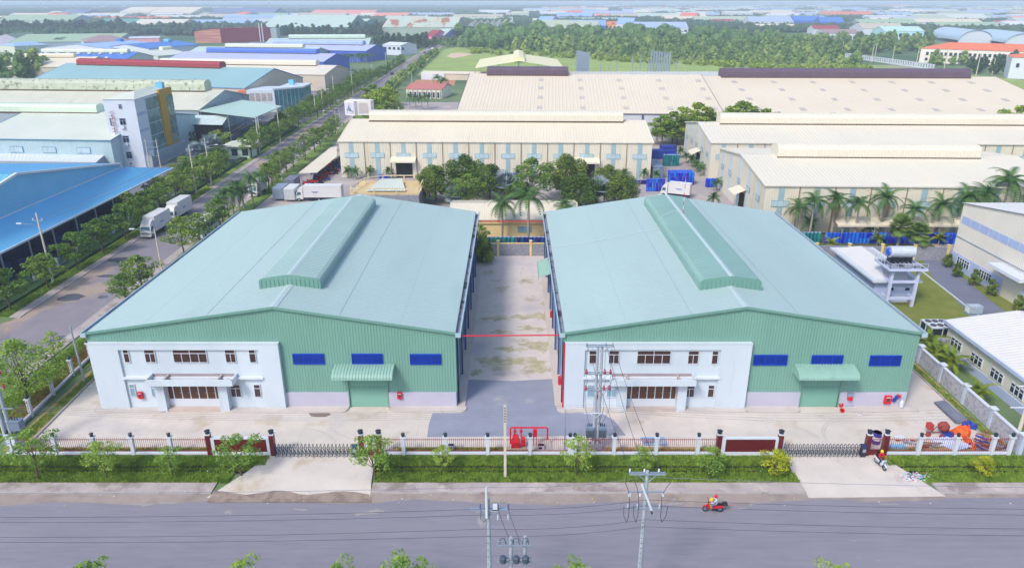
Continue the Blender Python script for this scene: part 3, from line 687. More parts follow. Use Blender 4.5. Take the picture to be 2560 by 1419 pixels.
def name_wall(label, pa, pb):
    a, b = fx(pa), fx(pb); r = thing('name_wall', label, 'wall', (a, FY, 0))
    w = MB(); w.box(a, FY - .18, -.05, b, FY + .18, .55); w.box(a, FY - .18, 2.02, b, FY + .18, 2.16); w.box(a, FY - .18, .55, a + .38, FY + .18, 2.02); w.box(b - .3, FY - .18, .55, b, FY + .18, 2.02); w.box(a + .38, FY - .08, .55, b - .3, FY + .1, 2.02)
    w.build('frame', M_WHITE, r); MB().box(a + .38, FY - .11, .55, b - .3, FY - .08, 2.02).build('granite_panel', M_GRAN, r)
    return r
n1 = name_wall('red granite panel in a white frame left of the first gate', 524, 672); pillar(n1, fx(678), granite=True, h=2.5)
n2 = name_wall('red granite panel in a white frame left of the second gate', 1806, 1948); pillar(n2, fx(1953), granite=True, h=2.5)
wk_ = thing('wicket_wall', 'red granite wicket wall between two pillars beside the second gate', 'wall', (fx(2174), FY, 0))
pillar(wk_, fx(2174), granite=True, h=2.5); a, b = fx(2174) + .25, fx(2216) - .25
MB().box(a, FY - .1, -.05, b, FY + .1, .72).build('granite_panel', M_GRAN, wk_); MB().box(a, FY - .02, 1.88, b, FY + .02, 1.925).build('rail', M_PICK, wk_)
for i in range(8):
    o = bpy.data.objects.new('picket', pm); COL.objects.link(o); o.parent = wk_; o.location = (a + (b - a) * (i + .5) / 8 - fx(2174), 0, .6)
wk2 = thing('gate_post', 'red granite gate pillar at the right end of the first gate', 'pillar', (fx(901), FY, 0)); pillar(wk2, fx(901), granite=True, h=2.5)
MB().box(fx(901) + .3, FY - .1, 0, fx(946) - .3, FY + .1, .72).build('granite_panel', M_GRAN, wk2)
# folding gates
fr = MB()
for s in (-1, 1):
    fr.path([(0, .22 * s, .1), (0, .22 * s, 1.15), (0, .12 * s, 1.33), (0, 0, 1.4)], .028, 6)
fr.tube((0, -.22, .55), (0, .22, .55), .02, n=5)
frm = bpy.data.meshes.new('gate_frame'); frm.from_pydata(fr.v, [], fr.f); frm.materials.append(M_DARK)
sc_ = MB()
for y in (-.2, .2):
    for a_, b_ in (((0, .28), (.42, 1.0)), ((0, 1.0), (.42, .28)), ((0, .7), (.42, 1.25)), ((0, .25), (.42, .1))): sc_.tube((a_[0], y, a_[1]), (b_[0], y, b_[1]), .016, n=4)
scm = bpy.data.meshes.new('scissor_bar'); scm.from_pydata(sc_.v, [], sc_.f); scm.materials.append(M_DARK)
wh = MB(); wh.tube((-.03, -.25, .07), (.03, -.25, .07), .07, n=8); wh.tube((-.03, .25, .07), (.03, .25, .07), .07, n=8)
whm = bpy.data.meshes.new('caster'); whm.from_pydata(wh.v, [], wh.f); whm.materials.append(M_METAL)
def gate(label, pa, pb, n, boxx):
    a = AY(pa, 1120, FY)[0]; b = AY(pb, 1120, FY)[0]; r = thing('folding_gate', label, 'gate', (a, FY - .25, .15)); st = (b - a) / n
    for i in range(n + 1):
        for nm, me in (('gate_frame', frm), ('caster', whm)) + ((('scissor_bar', scm),) if i < n else ()):
            if nm == 'caster' and i % 2: continue
            o = bpy.data.objects.new(nm, me); COL.objects.link(o); o.parent = r; o.location = (i * st, 0, 0)
            if nm == 'scissor_bar': o.scale = (st / .42, 1, 1)
    m = MB(); m.box(b + .1, FY - .5, .2, b + .55, FY, 1.25, 0); m.box(b + .08, FY - .52, 1.25, b + .57, FY + .02, 1.42, 1); m.box(b + .16, FY - .52, .75, b + .48, FY - .5, 1.1, 2); m.box(b + .1, FY - .5, .12, b + .55, FY, .2, 2)
    m.build('motor_box', [M_DARK, mat('box_blue', (44, 60, 108), .4), M_METAL], r)
gate('dark folding lattice gate of the left drive', 690, 880, 20, 0)
gate('dark folding lattice gate of the right drive', 1960, 2147, 20, 0)
# ---- side fence along the side street
sf = thing('iron_fence', 'white pillared fence with red pickets along the side street', 'fence', (-51.5, 62, 0))
sp = [G(19, 1097), G(84.6, 1052), G(139.8, 1003), G(188, 953), G(234.6, 915)]
sp = [(-51.9 - i * .33, 63.1 + i * 4.55) for i in range(5)]; sp = [(fx(31) - .9, 60.9)] + sp; 
for i in range(6): sp.append((-53.4 - i * .03, 85.9 + i * 4.55))
for i, (x, y) in enumerate(sp):
    pillar(sf, x, y)
    if i:
        x0, y0 = sp[i - 1]; d = math.hypot(x - x0, y - y0); an = math.atan2(y - y0, x - x0); M = Matrix.Translation((x0, y0, 0)) @ Matrix.Rotation(an, 4, 'Z')
        MB(M).box(.17, -.1, -.05, d - .17, .1, .3).build('footing', M_BLOCK, sf); MB(M).box(.17, -.15, .3, d - .17, .15, .5).build('plinth', M_WHITE, sf)
        for z in (.62, 1.88): MB(M).box(.17, -.02, z, d - .17, .02, z + .045).build('rail', M_PICK, sf)
        n = int(d / .2); loc = XF[sf.name].translation
        for k in range(1, n):
            o = bpy.data.objects.new('picket', pm); COL.objects.link(o); o.parent = sf; o.location = (x0 + (x - x0) * k / n - loc.x, y0 + (y - y0) * k / n - loc.y, .5)
# ================================================================ FIRE PUMPS
def px0(px, py, z=0): return G(px, py, z)
fp = thing('fire_pump_set', 'red fire pumps under a bent red pipe behind the front fence', 'fire pump', (1.2, 61.9, 0))
pb = MB(); pb.box(-.6, 61.3, .02, 4.0, 62.9, .14); pb.build('pump_base', M_APRON, fp)
xl, xr_ = AY(1276, 1075, 62.2)[0], AY(1369, 1075, 62.2)[0]
MB().path([(xl, 62.3, .1), (xl, 62.3, 1.9), (xl + .12, 62.3, 2.05), (xr_ - .12, 62.3, 2.05), (xr_, 62.3, 1.9), (xr_, 62.3, .7)], .085, 8).build('header_pipe', M_RED, fp)
for k, dx in enumerate((.45, 1.08)):
    MB().path([(xl + dx, 62.3, 2.0), (xl + dx, 62.2, 1.0)], .07, 8).build('drop_pipe', M_RED, fp)
    MB().tube((xl + dx, 62.3, 1.55), (xl + dx, 62.3, 1.7), .16, n=10).build('valve', M_RED, fp)
c1 = MB(); c1.box(xl + .08, 61.5, .12, xl + .98, 62.1, .8); c1.add([(xl + .1, 61.5, .8), (xl + .96, 61.5, .8), (xl + .96, 62.1, .8), (xl + .1, 62.1, .8), (xl + .3, 61.75, 1.45), (xl + .76, 61.75, 1.45), (xl + .76, 62.1, 1.45), (xl + .3, 62.1, 1.45)], [(0,1,5,4),(1,2,6,5),(2,3,7,6),(3,0,4,7),(4,5,6,7)])
c1.build('pump_housing', M_RED, fp)
c1 = MB(); c1.box(xl + 1.08, 61.6, .3, xl + 1.5, 62.0, 1.1); c1.add([(xl + 1.08, 61.6, 1.1), (xl + 1.5, 61.6, 1.1), (xl + 1.5, 62., 1.1), (xl + 1.08, 62., 1.1), (xl + 1.29, 61.8, 1.4)], [(0,1,4),(1,2,4),(2,3,4),(3,0,4)]); c1.build('small_pump', M_RED, fp)
o = MB(); xx = AY(1337, 1093, 62.0)[0]; o.box(xx - .2, 61.9, 1.2, xx + .22, 62.15, 2.0); o.tube((xx - .15, 62, .1), (xx - .15, 62, 1.2), .04); o.tube((xx + .15, 62, .1), (xx + .15, 62, 1.2), .04); o.build('control_cabinet', M_RED, fp)
for px in (1127, 1352):   # small white pillar boxes with dark vents
    x, y = G(px, 1122); o = thing('drain_box', 'small white concrete box with dark grating, %s of the red pumps' % ('well left' if px < 1200 else 'just right'), 'drain box', (x, y, 0))
    MB().box(x - .3, y - .25, 0, x + .35, y + .3, .5).build('box', M_WHITE, o); MB().box(x - .22, y - .28, .2, x + .1, y - .25, .42).build('grating', M_HOLE, o); MB().box(x - .25, y - .15, .5, x + .3, y + .2, .53).build('lid', M_HOLE, o)

# ================================================================ POLES AND WIRES
def pole_mesh(root, x, y, h, r0=.19, r1=.11, m=M_POLE):
    MB().tube((x, y, 0), (x, y, h), r0, r1, 12).build('shaft', m, root)
def insul(root, x, y, z, n=3, m=M_METAL, r=.06):
    b = MB()
    for i in range(n): b.lathe([(r, 0), (r * 1.4, .03), (r * .6, .07)], (x, y, z + i * .09), 8)
    b.build('insulator', m, root)
def fuse(root, x, y, z):
    b = MB(); b.lathe([(.07, 0), (.13, .05), (.13, .22), (.06, .3), (.1, .34), (.05, .5)], (x, y, z), 8); b.build('arrester', mat('arrester_red', (158, 38, 44), .4, .1), root)
# right twin transformer pole
tx, ty = 8.15, 61.4
tp = thing('transformer_pole', 'twin concrete transformer pole with red arresters behind the front fence', 'utility pole', (tx, ty, 0))
pole_mesh(tp, tx, ty, 11.8, .21, .12); pole_mesh(tp, tx + .42, ty + .1, 11.5, .21, .12)
for k, z in enumerate((11.6, 8.65, 6.9)):
    for dy in (-.16, .2): MB().box(tx - 1.15, ty + dy - .04, z, tx + 1.5, ty + dy + .04, z + .09).build('crossarm', M_METAL, tp)
    for sgn in (-1, 1): MB().tube((tx + .2 + sgn * .15, ty - .15, z - .75), (tx + .2 + sgn * .85, ty - .15, z), .025, n=5).build('brace', M_METAL, tp)
for z in (8.75, 7.0):
    for dx in (-1.0, .75, 1.3): fuse(tp, tx + dx, ty - .16, z - .0)
for dx in (-1.05, .75, 1.4): MB().tube((tx + dx, ty, 11.65), (tx + dx, ty, 11.95), .05, n=6).build('insulator', M_METAL, tp)
MB().box(tx - 1.1, ty - .25, 4.35, tx + 1.2, ty - .17, 4.45).build('crossarm', M_WHITE, tp)
MB().path([(tx - .5, ty - .2, 4.35), (tx + .1, ty - .2, 3.9), (tx + .6, ty - .2, 4.35)], .03, 5).build('brace', M_WHITE, tp)
for s in (-1, 1):
    b = MB(); cx = tx + .2 + s * .62; b.box(cx - .38, ty - .45, 1.75, cx + .38, ty + .35, 2.75, 0)
    for i in range(6): b.box(cx - .36 + i * .13, ty - .52, 1.8, cx - .33 + i * .13, ty - .45, 2.6, 1)
    b.box(cx - .41, ty - .48, 2.75, cx + .41, ty + .38, 2.8, 0)
    for i in range(3): b.tube((cx - .2 + i * .2, ty, 2.8), (cx - .2 + i * .2, ty, 3.15), .04, .03, 6, 2)
    b.build('transformer', [mat('transformer_grey', (112, 128, 150), .5, .1), M_DARK, M_BLACK], tp)
MB().path([(tx - .85, ty - .3, 0), (tx - .6, ty - .3, 1.7)], .06, 6).build('conduit', M_METAL, tp); MB().path([(tx + 1.25, ty - .3, 0), (tx + 1.0, ty - .3, 1.7)], .06, 6).build('conduit', M_METAL, tp)
b = MB()
for z in (.7, 1.4): b.box(tx - .75, ty - .3, z, tx + 1.1, ty - .24, z + .1)
b.build('bracket', M_METAL, tp); MB().box(tx - .4, ty - .35, 0, tx + .8, ty + .4, .75).build('pole_footing', M_BLOCK, tp)
for dx, dz in ((-1.0, 0), (.75, .0), (1.3, 0)):
    MB().path([(tx + dx, ty - .2, 11.5), (tx + dx - .05, ty - .3, 10.2), (tx + dx, ty - .16, 9.2)], .02, 4).build('jumper_wire', M_WIRE, tp)
    MB().path([(tx + dx, ty - .2, 8.6), (tx + dx + .1, ty - .35, 8.0), (tx + dx, ty - .16, 7.4)], .02, 4).build('jumper_wire', M_WIRE, tp)
    MB().path([(tx + dx, ty - .2, 6.9), (tx + dx + .05, ty - .4, 5.0), (tx + dx * .6, ty - .3, 3.4), (tx + .4 * dx, ty, 3.0)], .02, 4).build('jumper_wire', M_WIRE, tp)
# left transformer pole at the corner
lx, ly = -49.6, 61.0
tp2 = thing('transformer_pole', 'transformer pole with a grey tank at the left fence corner', 'utility pole', (lx, ly, 0))
pole_mesh(tp2, lx, ly, 12, .2, .12); pole_mesh(tp2, lx - .75, ly + .2, 12, .2, .12)
for z in (8.9, 7.4): 
    MB().box(lx - 1.6, ly - .2, z, lx + .9, ly - .12, z + .09).build('crossarm', M_METAL, tp2)
    for dx in (-1.2, -.1, .75): fuse(tp2, lx + dx, ly - .16, z)
MB().box(lx - 1.6, ly - .2, 5.1, lx + 1.0, ly - .12, 5.2).build('crossarm', M_METAL, tp2)
b = MB(); b.box(lx + .2, ly - .4, 2.75, lx + 1.3, ly + .4, 3.7, 0)
for i in range(3): b.tube((lx + .5 + i * .25, ly, 3.7), (lx + .5 + i * .25, ly, 4.1), .05, .03, 6, 1)
b.box(lx + .15, ly - .45, 3.7, lx + 1.35, ly + .45, 3.75, 0); b.build('transformer', [MC['transformer_grey'], M_BLACK], tp2)
b = MB(); b.tube((lx + .1, ly, 1.2), (lx + 1.2, ly, 2.7), .05, n=6); b.tube((lx, ly, 2.7), (lx + 1.3, ly, 2.7), .05, n=6); b.build('bracket', M_METAL, tp2)
for z in (1.2, 2.2): MB().box(lx - .9, ly - .3, z, lx + .25, ly - .22, z + .1).build('bracket', M_METAL, tp2)
MB().box(lx + .25, ly - .3, .0, lx + .95, ly + .2, 1.3).build('meter_cabinet', M_METAL, tp2)
# front road poles
def road_pole(label, px, ptop, h, arms, y=None, m=M_POLE):
    d = ray(px, ptop); k = (h - CAMH) / d[2]; x, y = d[0] * k, d[1] * k
    o = thing('utility_pole', label, 'utility pole', (x, y, 0)); pole_mesh(o, x, y, h, .19, .11, m)
    return o, x, y
up, ux, uy = road_pole('grey utility pole with looped black cables in front of the motorbike', 1619, 1176, 12, 2)
for z, w_, dy in ((11.75, 2.5, -.14), (11.7, 2.5, .14)): MB().box(ux - w_ / 2, uy + dy - .04, z, ux + w_ / 2, uy + dy + .04, z + .1).build('crossarm', M_METAL, up)
for sgn in (-1, 1): MB().tube((ux + sgn * .08, uy - .12, 11.2), (ux + sgn * .6, uy - .12, 11.7), .03, n=5).build('brace', M_METAL, up)
for z, xa, xb in ((10.3, -1.2, 1.2), (8.9, -1.25, 1.1)): MB().box(ux + xa, uy - .18, z, ux + xb, uy - .1, z + .1).build('crossarm', M_METAL, up)
for dx in (-1.2, -.2, .8): insul(up, ux + dx, uy + .1, 11.85, 3, M_WHITE, .05)
for dx in (-1.15, -.45, 1.15): insul(up, ux + dx, uy - .14, 10.0, 3, M_WHITE, .07)
for dx in (-1.2, -.55, 1.0): insul(up, ux + dx, uy - .14, 9.0, 4, M_METAL, .05)
for dx, w_ in ((-1.15, .35), (-.5, .32), (1.1, -.45)):
    pts = [(ux + dx - w_, uy - .2, 9.2), (ux + dx - w_ * .9, uy - .25, 8.4), (ux + dx - w_ * .3, uy - .3, 7.9), (ux + dx + .0, uy - .3, 8.4), (ux + dx + .02, uy - .25, 9.4), (ux + dx - .02, uy - .2, 10.1), (ux + dx - w_ * .6, uy - .2, 10.8), (ux + dx - w_ * 1.1, uy - .2, 11.2)]
    MB().path(pts, .022, 5).build('cable_loop', M_WIRE, up)
MB().path([(ux - .35, uy - .2, 11.0), (ux + .45, uy - .25, 8.9)], .09, 8).build('insulated_pipe', M_WHITE, up)
MB().path([(ux + .42, uy - .25, 8.95), (ux + .5, uy - .28, 8.6)], .06, 8).build('pipe_end', M_DARK, up)
for k in range(16): MB().tube((ux - .1, uy - .16, 1 + k * .45), (ux - .05, uy - .2, 1 + k * .45), .03, n=5).build('step_bolt', M_DARK, up)
lp, vx, vy = road_pole('grey utility pole with a white riser pipe, left of centre by the road', 1221, 1246, 10.6, 2)
MB().tube((vx - .12, vy - .2, 9.2), (vx - .12, vy - .2, 11.7), .1, .08, 8).build('riser_pipe', M_WHITE, lp)
MB().box(vx - 1.25, vy - .2, 9.75, vx + 1.4, vy - .1, 9.85).build('crossarm', M_METAL, lp); MB().box(vx - 1.25, vy + .1, 9.6, vx + 1.4, vy + .2, 9.7).build('crossarm', M_METAL, lp)
for dx in (-.55, .65, 1.35): insul(lp, vx + dx, vy - .15, 9.85, 5, mat('insulator_dark', (60, 70, 110), .4), .05)
for dx in (.65, 1.35): insul(lp, vx + dx, vy - .15, 9.0, 5, M_METAL, .06)
MB().box(vx + .3, vy - .2, 9.7, vx + .6, vy, 10.2).build('switch_box', M_WHITE, lp)
for sgn in (-1, 1): MB().tube((vx + sgn * .08, vy - .12, 9.1), (vx + sgn * .6, vy - .12, 9.65), .03, n=5).build('brace', M_METAL, lp)
for k in range(12): MB().tube((vx - .1, vy - .16, 1 + k * .6), (vx - .05, vy - .2, 1 + k * .6), .03, n=5).build('step_bolt', M_DARK, lp)
MB().path([(vx - .5, vy - .2, 9.8), (vx - .55, vy - .3, 9.2), (vx - .3, vy - .3, 8.9), (vx - .05, vy - .25, 9.3)], .02, 5).build('cable_loop', M_WIRE, lp)
tp3, wx, wy = road_pole('twin pole with grey drum transformers at the bottom edge of the view', 1277, 1342, 10.4, 2)
pole_mesh(tp3, wx + .9, wy + .1, 10.4, .17, .11)
for z in (9.9, 8.6): MB().box(wx - .9, wy - .25, z, wx + 1.3, wy - .17, z + .08).build('crossarm', M_METAL, tp3); MB().box(wx - .9, wy + .1, z, wx + 1.3, wy + .18, z + .08).build('crossarm', M_METAL, tp3)
for dx in (-.5, .35, .95):
    b = MB(); b.lathe([(.16, 0), (.22, .05), (.22, .4), (.14, .5)], (wx + dx, wy - .4, 8.75), 10); b.build('drum_transformer', mat('transformer_dark', (70, 80, 96), .4, .15), tp3)
    fuse(tp3, wx + dx, wy - .4, 7.4)
    MB().path([(wx + dx - .2, wy - .2, 10.0), (wx + dx - .15, wy - .25, 10.5), (wx + dx + .1, wy - .25, 10.55), (wx + dx + .2, wy - .2, 10.0)], .02, 5).build('cable_loop', M_WIRE, tp3)
cpz = thing('concrete_post', 'slender square concrete post standing on the grass by the ditch', 'post', G(1263, 1195) + (0,))
cx_, cy_ = G(1263, 1194); b = MB(); b.box(cx_ - .12, cy_ - .1, 0, cx_ + .12, cy_ + .1, 7.9); b.build('post', M_POLE2, cpz)
for k in range(6): MB().box(cx_ - .05, cy_ - .115, 6.2 + k * .28, cx_ + .05, cy_ - .1, 6.35 + k * .28).build('slot', M_HOLE, cpz)
# slim blue grey lamp post inside the yard near the twin pole
lb = G(1411, 1130); o = thing('yard_lamp_post', 'slim grey blue post behind the double fence pillar', 'post', lb + (0,)); MB().tube((lb[0], lb[1], 0), (lb[0], lb[1], 4.9), .09, .05, 8).build('shaft', M_METAL, o)
o = thing('yard_lamp_post', 'slim bare grey post leaning beside the side fence', 'post', (-50.7, 75.3, 0)); MB().tube((-50.7, 75.3, 0), (-50.9, 75.4, 7.3), .14, .09, 8).build('shaft', M_POLE, o)
# right edge street lamp/pole
rx_, ry_ = G(2537, 1100); rx_, ry_ = 50.9, 61.9
o = thing('utility_pole', 'pale pole with a white crossarm at the right edge behind the corner pillar', 'utility pole', (rx_, ry_, 0)); pole_mesh(o, rx_, ry_, 9.2, .2, .13, M_POLE2)
MB().box(rx_ - 1.6, ry_ - .1, 4.6, rx_ + 1.2, ry_, 4.7).build('crossarm', M_WHITE, o); MB().box(rx_ - 1.4, ry_ - .1, 7.0, rx_ + 1.2, ry_, 7.1).build('crossarm', M_WHITE, o)
# wires
def wire(label, P, Q, sag=.5, r=.012, m=M_WIRE, n=14):
    pts = [(P[0] + (Q[0] - P[0]) * t, P[1] + (Q[1] - P[1]) * t, P[2] + (Q[2] - P[2]) * t - sag * 4 * t * (1 - t)) for t in [i / n for i in range(n + 1)]]
    return tag(MB().path(pts, r, 4).build('overhead_wire', m), label, 'wire', 'overhead wires along the front road')
for dx, z, nm in ((0, 9.9, 'topmost'), (.1, 9.4, 'second highest'), (0, 8.2, 'third highest'), (.2, 7.6, 'lowest')):
    wl_ = nm + ' dark wire over the front road, '
    wire(wl_ + 'span left of the riser pipe pole', (-70, vy - .3 + dx * 2, z + .3), (vx, vy - .15, z), .8)
    wire(wl_ + 'span between the two road poles', (vx, vy - .15, z), (ux, uy - .15, z - .2), .3); wire(wl_ + 'span right of the cable loop pole', (ux, uy - .15, z - .2), (75, uy - .6, z + .1), .8)
wire('pale overhead wire above the road from the left edge to the riser pole', (-70, vy, 11.8), (vx - .1, vy - .2, 11.7), .6, .014, M_WIREG)
wire('pale overhead wire from the riser pole across the road', (vx - .1, vy - .2, 11.7), (ux, uy, 11.5), .3, .014, M_WIREG)
wire('pale overhead wire from the right pole to the right edge', (ux, uy, 11.5), (75, uy - .5, 11.6), .8, .014, M_WIREG)
for i, dx in enumerate((-1.05, .75, 1.4)):
    wire(('left', 'middle', 'right')[i] + ' dark service wire from the twin transformer pole to the road pole', (tx + dx, ty, 11.9), (ux + (-1.2, -.2, .8)[i], uy + .1, 12.1), .5, .02)
for i, dx in enumerate((.65, 1.35)):
    wire(('left', 'right')[i] + ' dark service wire running down to the drum transformer pole', (vx + dx, vy - .15, 9.9), (wx + i * .6, wy - .2, 10.3), .2, .02)
for k in range(5):
    zz = 5.3 - k * .22; y_ = 61.5 + .15 * k
    wire(ORD[k] + ' thin grey wire from the top sagging across the left front yard', (lx, y_, 5.2 - k * .3), (tx, ty, zz), 1.0, .01, M_WIREG, 20)
    if k < 4: wire(ORD[k] + ' thin grey wire from the top sagging across the right yard', (tx, ty, zz), (rx_, ry_, 5 - k * .4), 1.0, .01, M_WIREG, 20)
# ================================================================ VEGETATION
def unit(n):
    v = NR.normal(size=(n, 3)); return v / np.linalg.norm(v, axis=1)[:, None]
def leaf_faces(C, size, up=.5, asp=.6):
    n = len(C); nrm = unit(n); nrm[:, 2] = np.abs(nrm[:, 2]) + up; nrm /= np.linalg.norm(nrm, axis=1)[:, None]
    a = np.cross(nrm, unit(n)); a /= np.linalg.norm(a, axis=1)[:, None] + 1e-9; b = np.cross(nrm, a)
    s = size * NR.uniform(.6, 1.35, n)[:, None]
    q = np.stack([C - a * s, C + b * s * asp - a * s * .1, C + a * s, C - b * s * asp - a * s * .1], 1)
    return q.reshape(-1, 3)
def crown_mesh(name, clumps, per, size, m, parent, up=.5, core=None):
    # clumps: list of (center, (rx,ry,rz)) ; leaves scattered through each clump, denser near its skin
    C = []
    for c, r in clumps:
        n = max(3, int(per * (r[0] * r[1] * r[2]) ** .33 / 1.0)); d = unit(n) * (NR.uniform(.25, 1, n) ** .45)[:, None]
        C.append(np.array(c) + d * np.array(r))
    C = np.concatenate(C); V = leaf_faces(C, size, up)
    return np_mesh(name, V, 4, m, parent)
def make_tree(name, label, cat, h, cw, trunk_h, m, seed, n=16, per=60, leaf=.16, flat=.55, bark=M_BARK, r0=.12, up=.5, lobes=None, group=None, lean=.0):
    rr = random.Random(seed); root = thing(name, label, cat, (0, 0, 0), 0, group)
    tm = MB(); top = (lean * h, rr.uniform(-.03, .03) * h, trunk_h + (h - trunk_h) * .45)
    mid = (lean * h * .3 + rr.uniform(-.03, .03) * h, rr.uniform(-.03, .03) * h, trunk_h)
    tm.tube((0, 0, -.1), mid, r0, r0 * .72, 8); tm.tube(mid, top, r0 * .72, r0 * .3, 7)
    cl = []; H0 = trunk_h * .85; ch = h - H0
    for i in range(n):
        t = (i + .5) / n; z = H0 + ch * (.12 + .85 * t)
        prof = math.sin(PI * min(1, .18 + .8 * t)) ** .6
        a = i * 2.399 + rr.uniform(-.4, .4); rad = cw * .5 * prof * (rr.uniform(.35, 1.0) if t < .85 else rr.uniform(0, .4))
        c = (math.cos(a) * rad + lean * h * t, math.sin(a) * rad, z); s = cw * .5 * rr.uniform(.28, .46) * (1 - .25 * t)
        cl.append((c, (s, s, s * flat)))
        if i % 2 == 0: tm.tube((mid[0], mid[1], trunk_h * rr.uniform(.8, 1.15)), (c[0] * .8, c[1] * .8, c[2] - s * .2), r0 * .4, r0 * .12, 5)
    tm.build('trunk', bark, root, local=True)
    crown_mesh('crown', cl, per, leaf, m, root, up)
    return root
def lump_tree(name, label, h, cw, m, seed, n=9, leaves=420, leaf=.55, group=None, low=.12):
    rr = random.Random(seed); rs = np.random.RandomState(seed); root = thing(name, label, 'tree', (0, 0, 0), 0, group)
    MB().tube((0, 0, -.2), (0, 0, h * .5), .25, .12, 6).build('trunk', M_BARK, root, local=True)
    bm = bmesh.new(); cl = []
    for i in range(n):
        t = (i + .5) / n; a = i * 2.4 + rr.random(); rad = cw * .33 * math.sin(PI * (.25 + .7 * t)) * rr.uniform(.5, 1)
        c = (math.cos(a) * rad, math.sin(a) * rad, h * (low + (.92 - low) * t) if i else h * .35); s = cw * rr.uniform(.2, .3) * (1.1 - .35 * t); cl.append((c, s))
        r = bmesh.ops.create_icosphere(bm, subdivisions=1, radius=1)
        for v in r['verts']:
            k = 1 + rr.uniform(-.22, .22); v.co = Vector((c[0] + v.co.x * s * .86 * k, c[1] + v.co.y * s * .86 * k, max(.1, c[2] + v.co.z * s * k * .86)))
    vs = [tuple(v.co) for v in bm.verts]; bm.verts.index_update(); fs = [tuple(v.index for v in f.verts) for f in bm.faces]; bm.free()
    C = []
    for c, s in cl: k = leaves // n; C.append(np.array(c) + unit(k) * s * NR.uniform(.75, 1.12, k)[:, None])
    C = np.concatenate(C); C[:, 2] = np.maximum(C[:, 2], .2); V = leaf_faces(C, leaf, .45)
    b = len(vs); vs += [tuple(p) for p in V]; fs += [(b + 4 * i, b + 4 * i + 1, b + 4 * i + 2, b + 4 * i + 3) for i in range(len(V) // 4)]
    me = bpy.data.meshes.new('crown'); me.from_pydata(vs, [], fs); me.materials.append(m); me.update()
    o = bpy.data.objects.new('crown', me); COL.objects.link(o); o.parent = root
    return root
def frond_mesh(L=3.0, w=.75, droop=.9, n=15, m=L_PALM, rise=.55, wid=.07):
    b = MB(); pts = []
    for i in range(n + 1):
        t = i / n; pts.append(Vector((L * t * (1 - .12 * t), 0, L * (rise * t - droop * t * t))))
    for i in range(n): b.tube(pts[i], pts[i + 1], .035 * (1 - i / n) + .008, .035 * (1 - (i + 1) / n) + .008, 3)
    for i in range(1, n + 1):
        t = i / n; p = pts[i]; d = (pts[i] - pts[i - 1]).normalized(); ll = w * (math.sin(PI * min(1, t * .85 + .12)) ** .6)
        for s in (-1, 1):
            for k in (0, .5):
                q = p - d * (L / n * k); tip = q + Vector((.35 * ll, s * ll * .9, -.38 * ll)); b.add([q + d * wid, tip, q - d * wid * .6], [(0, 1, 2)])
    me = bpy.data.meshes.new('frond'); me.from_pydata(b.v, [], b.f); me.materials.append(m); me.update(); return me
def fan_mesh(L=1.5, m=L_SILVER, n=18):
    b = MB(); b.tube((0, 0, 0), (L * .6, 0, .3 * L), .03, .02, 4)
    c = Vector((L * .6, 0, .3 * L))
    for i in range(n):
        a = -2.0 + 4.0 * i / (n - 1); d = Vector((math.cos(a), math.sin(a), -.06)); e = Vector((-math.sin(a), math.cos(a), 0)) * .075 * L
        b.add([c, c + d * L * .45 + e + Vector((0, 0, .03)), c + d * L * .75, c + d * L * .45 - e], [(0, 1, 2, 3)])
    me = bpy.data.meshes.new('fan_leaf'); me.from_pydata(b.v, [], b.f); me.materials.append(m); me.update(); return me
def make_palm(name, label, h, fm, n=14, seed=1, r=.16, bulge=True, group=None, cat='palm', bark=M_BARKP, spread=(.9, -.5), leafname='frond'):
    rr = random.Random(seed); root = thing(name, label, cat, (0, 0, 0), 0, group)
    t = MB(); t.lathe([(r * 1.35, -.1), (r * 1.05, .5), (r * (1.25 if bulge else 1), h * .4), (r * .75, h * .82), (r * .6, h)], (0, 0, 0), 9); t.build('trunk', bark, root, local=True)
    if bulge: MB().lathe([(r * .75, h * .82), (r * .85, h * .86), (r * .5, h * 1.02), (r * .2, h * 1.1)], (0, 0, 0), 9).build('crownshaft', mat('crownshaft_green', (112, 140, 60), .5), root, local=True)
    for i in range(n):
        o = bpy.data.objects.new(leafname, fm); COL.objects.link(o); o.parent = root
        k = i / max(1, n - 1); o.location = (0, 0, h * (1.03 if bulge else 1.0)); s = rr.uniform(.85, 1.12)
        o.rotation_euler = (rr.uniform(-.25, .25), -(spread[0] + (spread[1] - spread[0]) * k) + rr.uniform(-.12, .12), i * 2.399 + rr.uniform(-.2, .2)); o.scale = (s, s, s)
    return root
FR_A = frond_mesh(3.1, .8, 1.0); FR_B = frond_mesh(2.4, .55, .95, m=L_PALMY); FR_C = frond_mesh(2.6, .7, .8, 13); FR_D = frond_mesh(3.0, .8, 1.25, m=leafmat('leaf_palm_dry', (150, 120, 66), (110, 100, 50), 1.))
FAN_S = fan_mesh(1.7); FAN_G = fan_mesh(1.5, leafmat('leaf_fan_green', (116, 140, 70), (88, 116, 58), 1.))
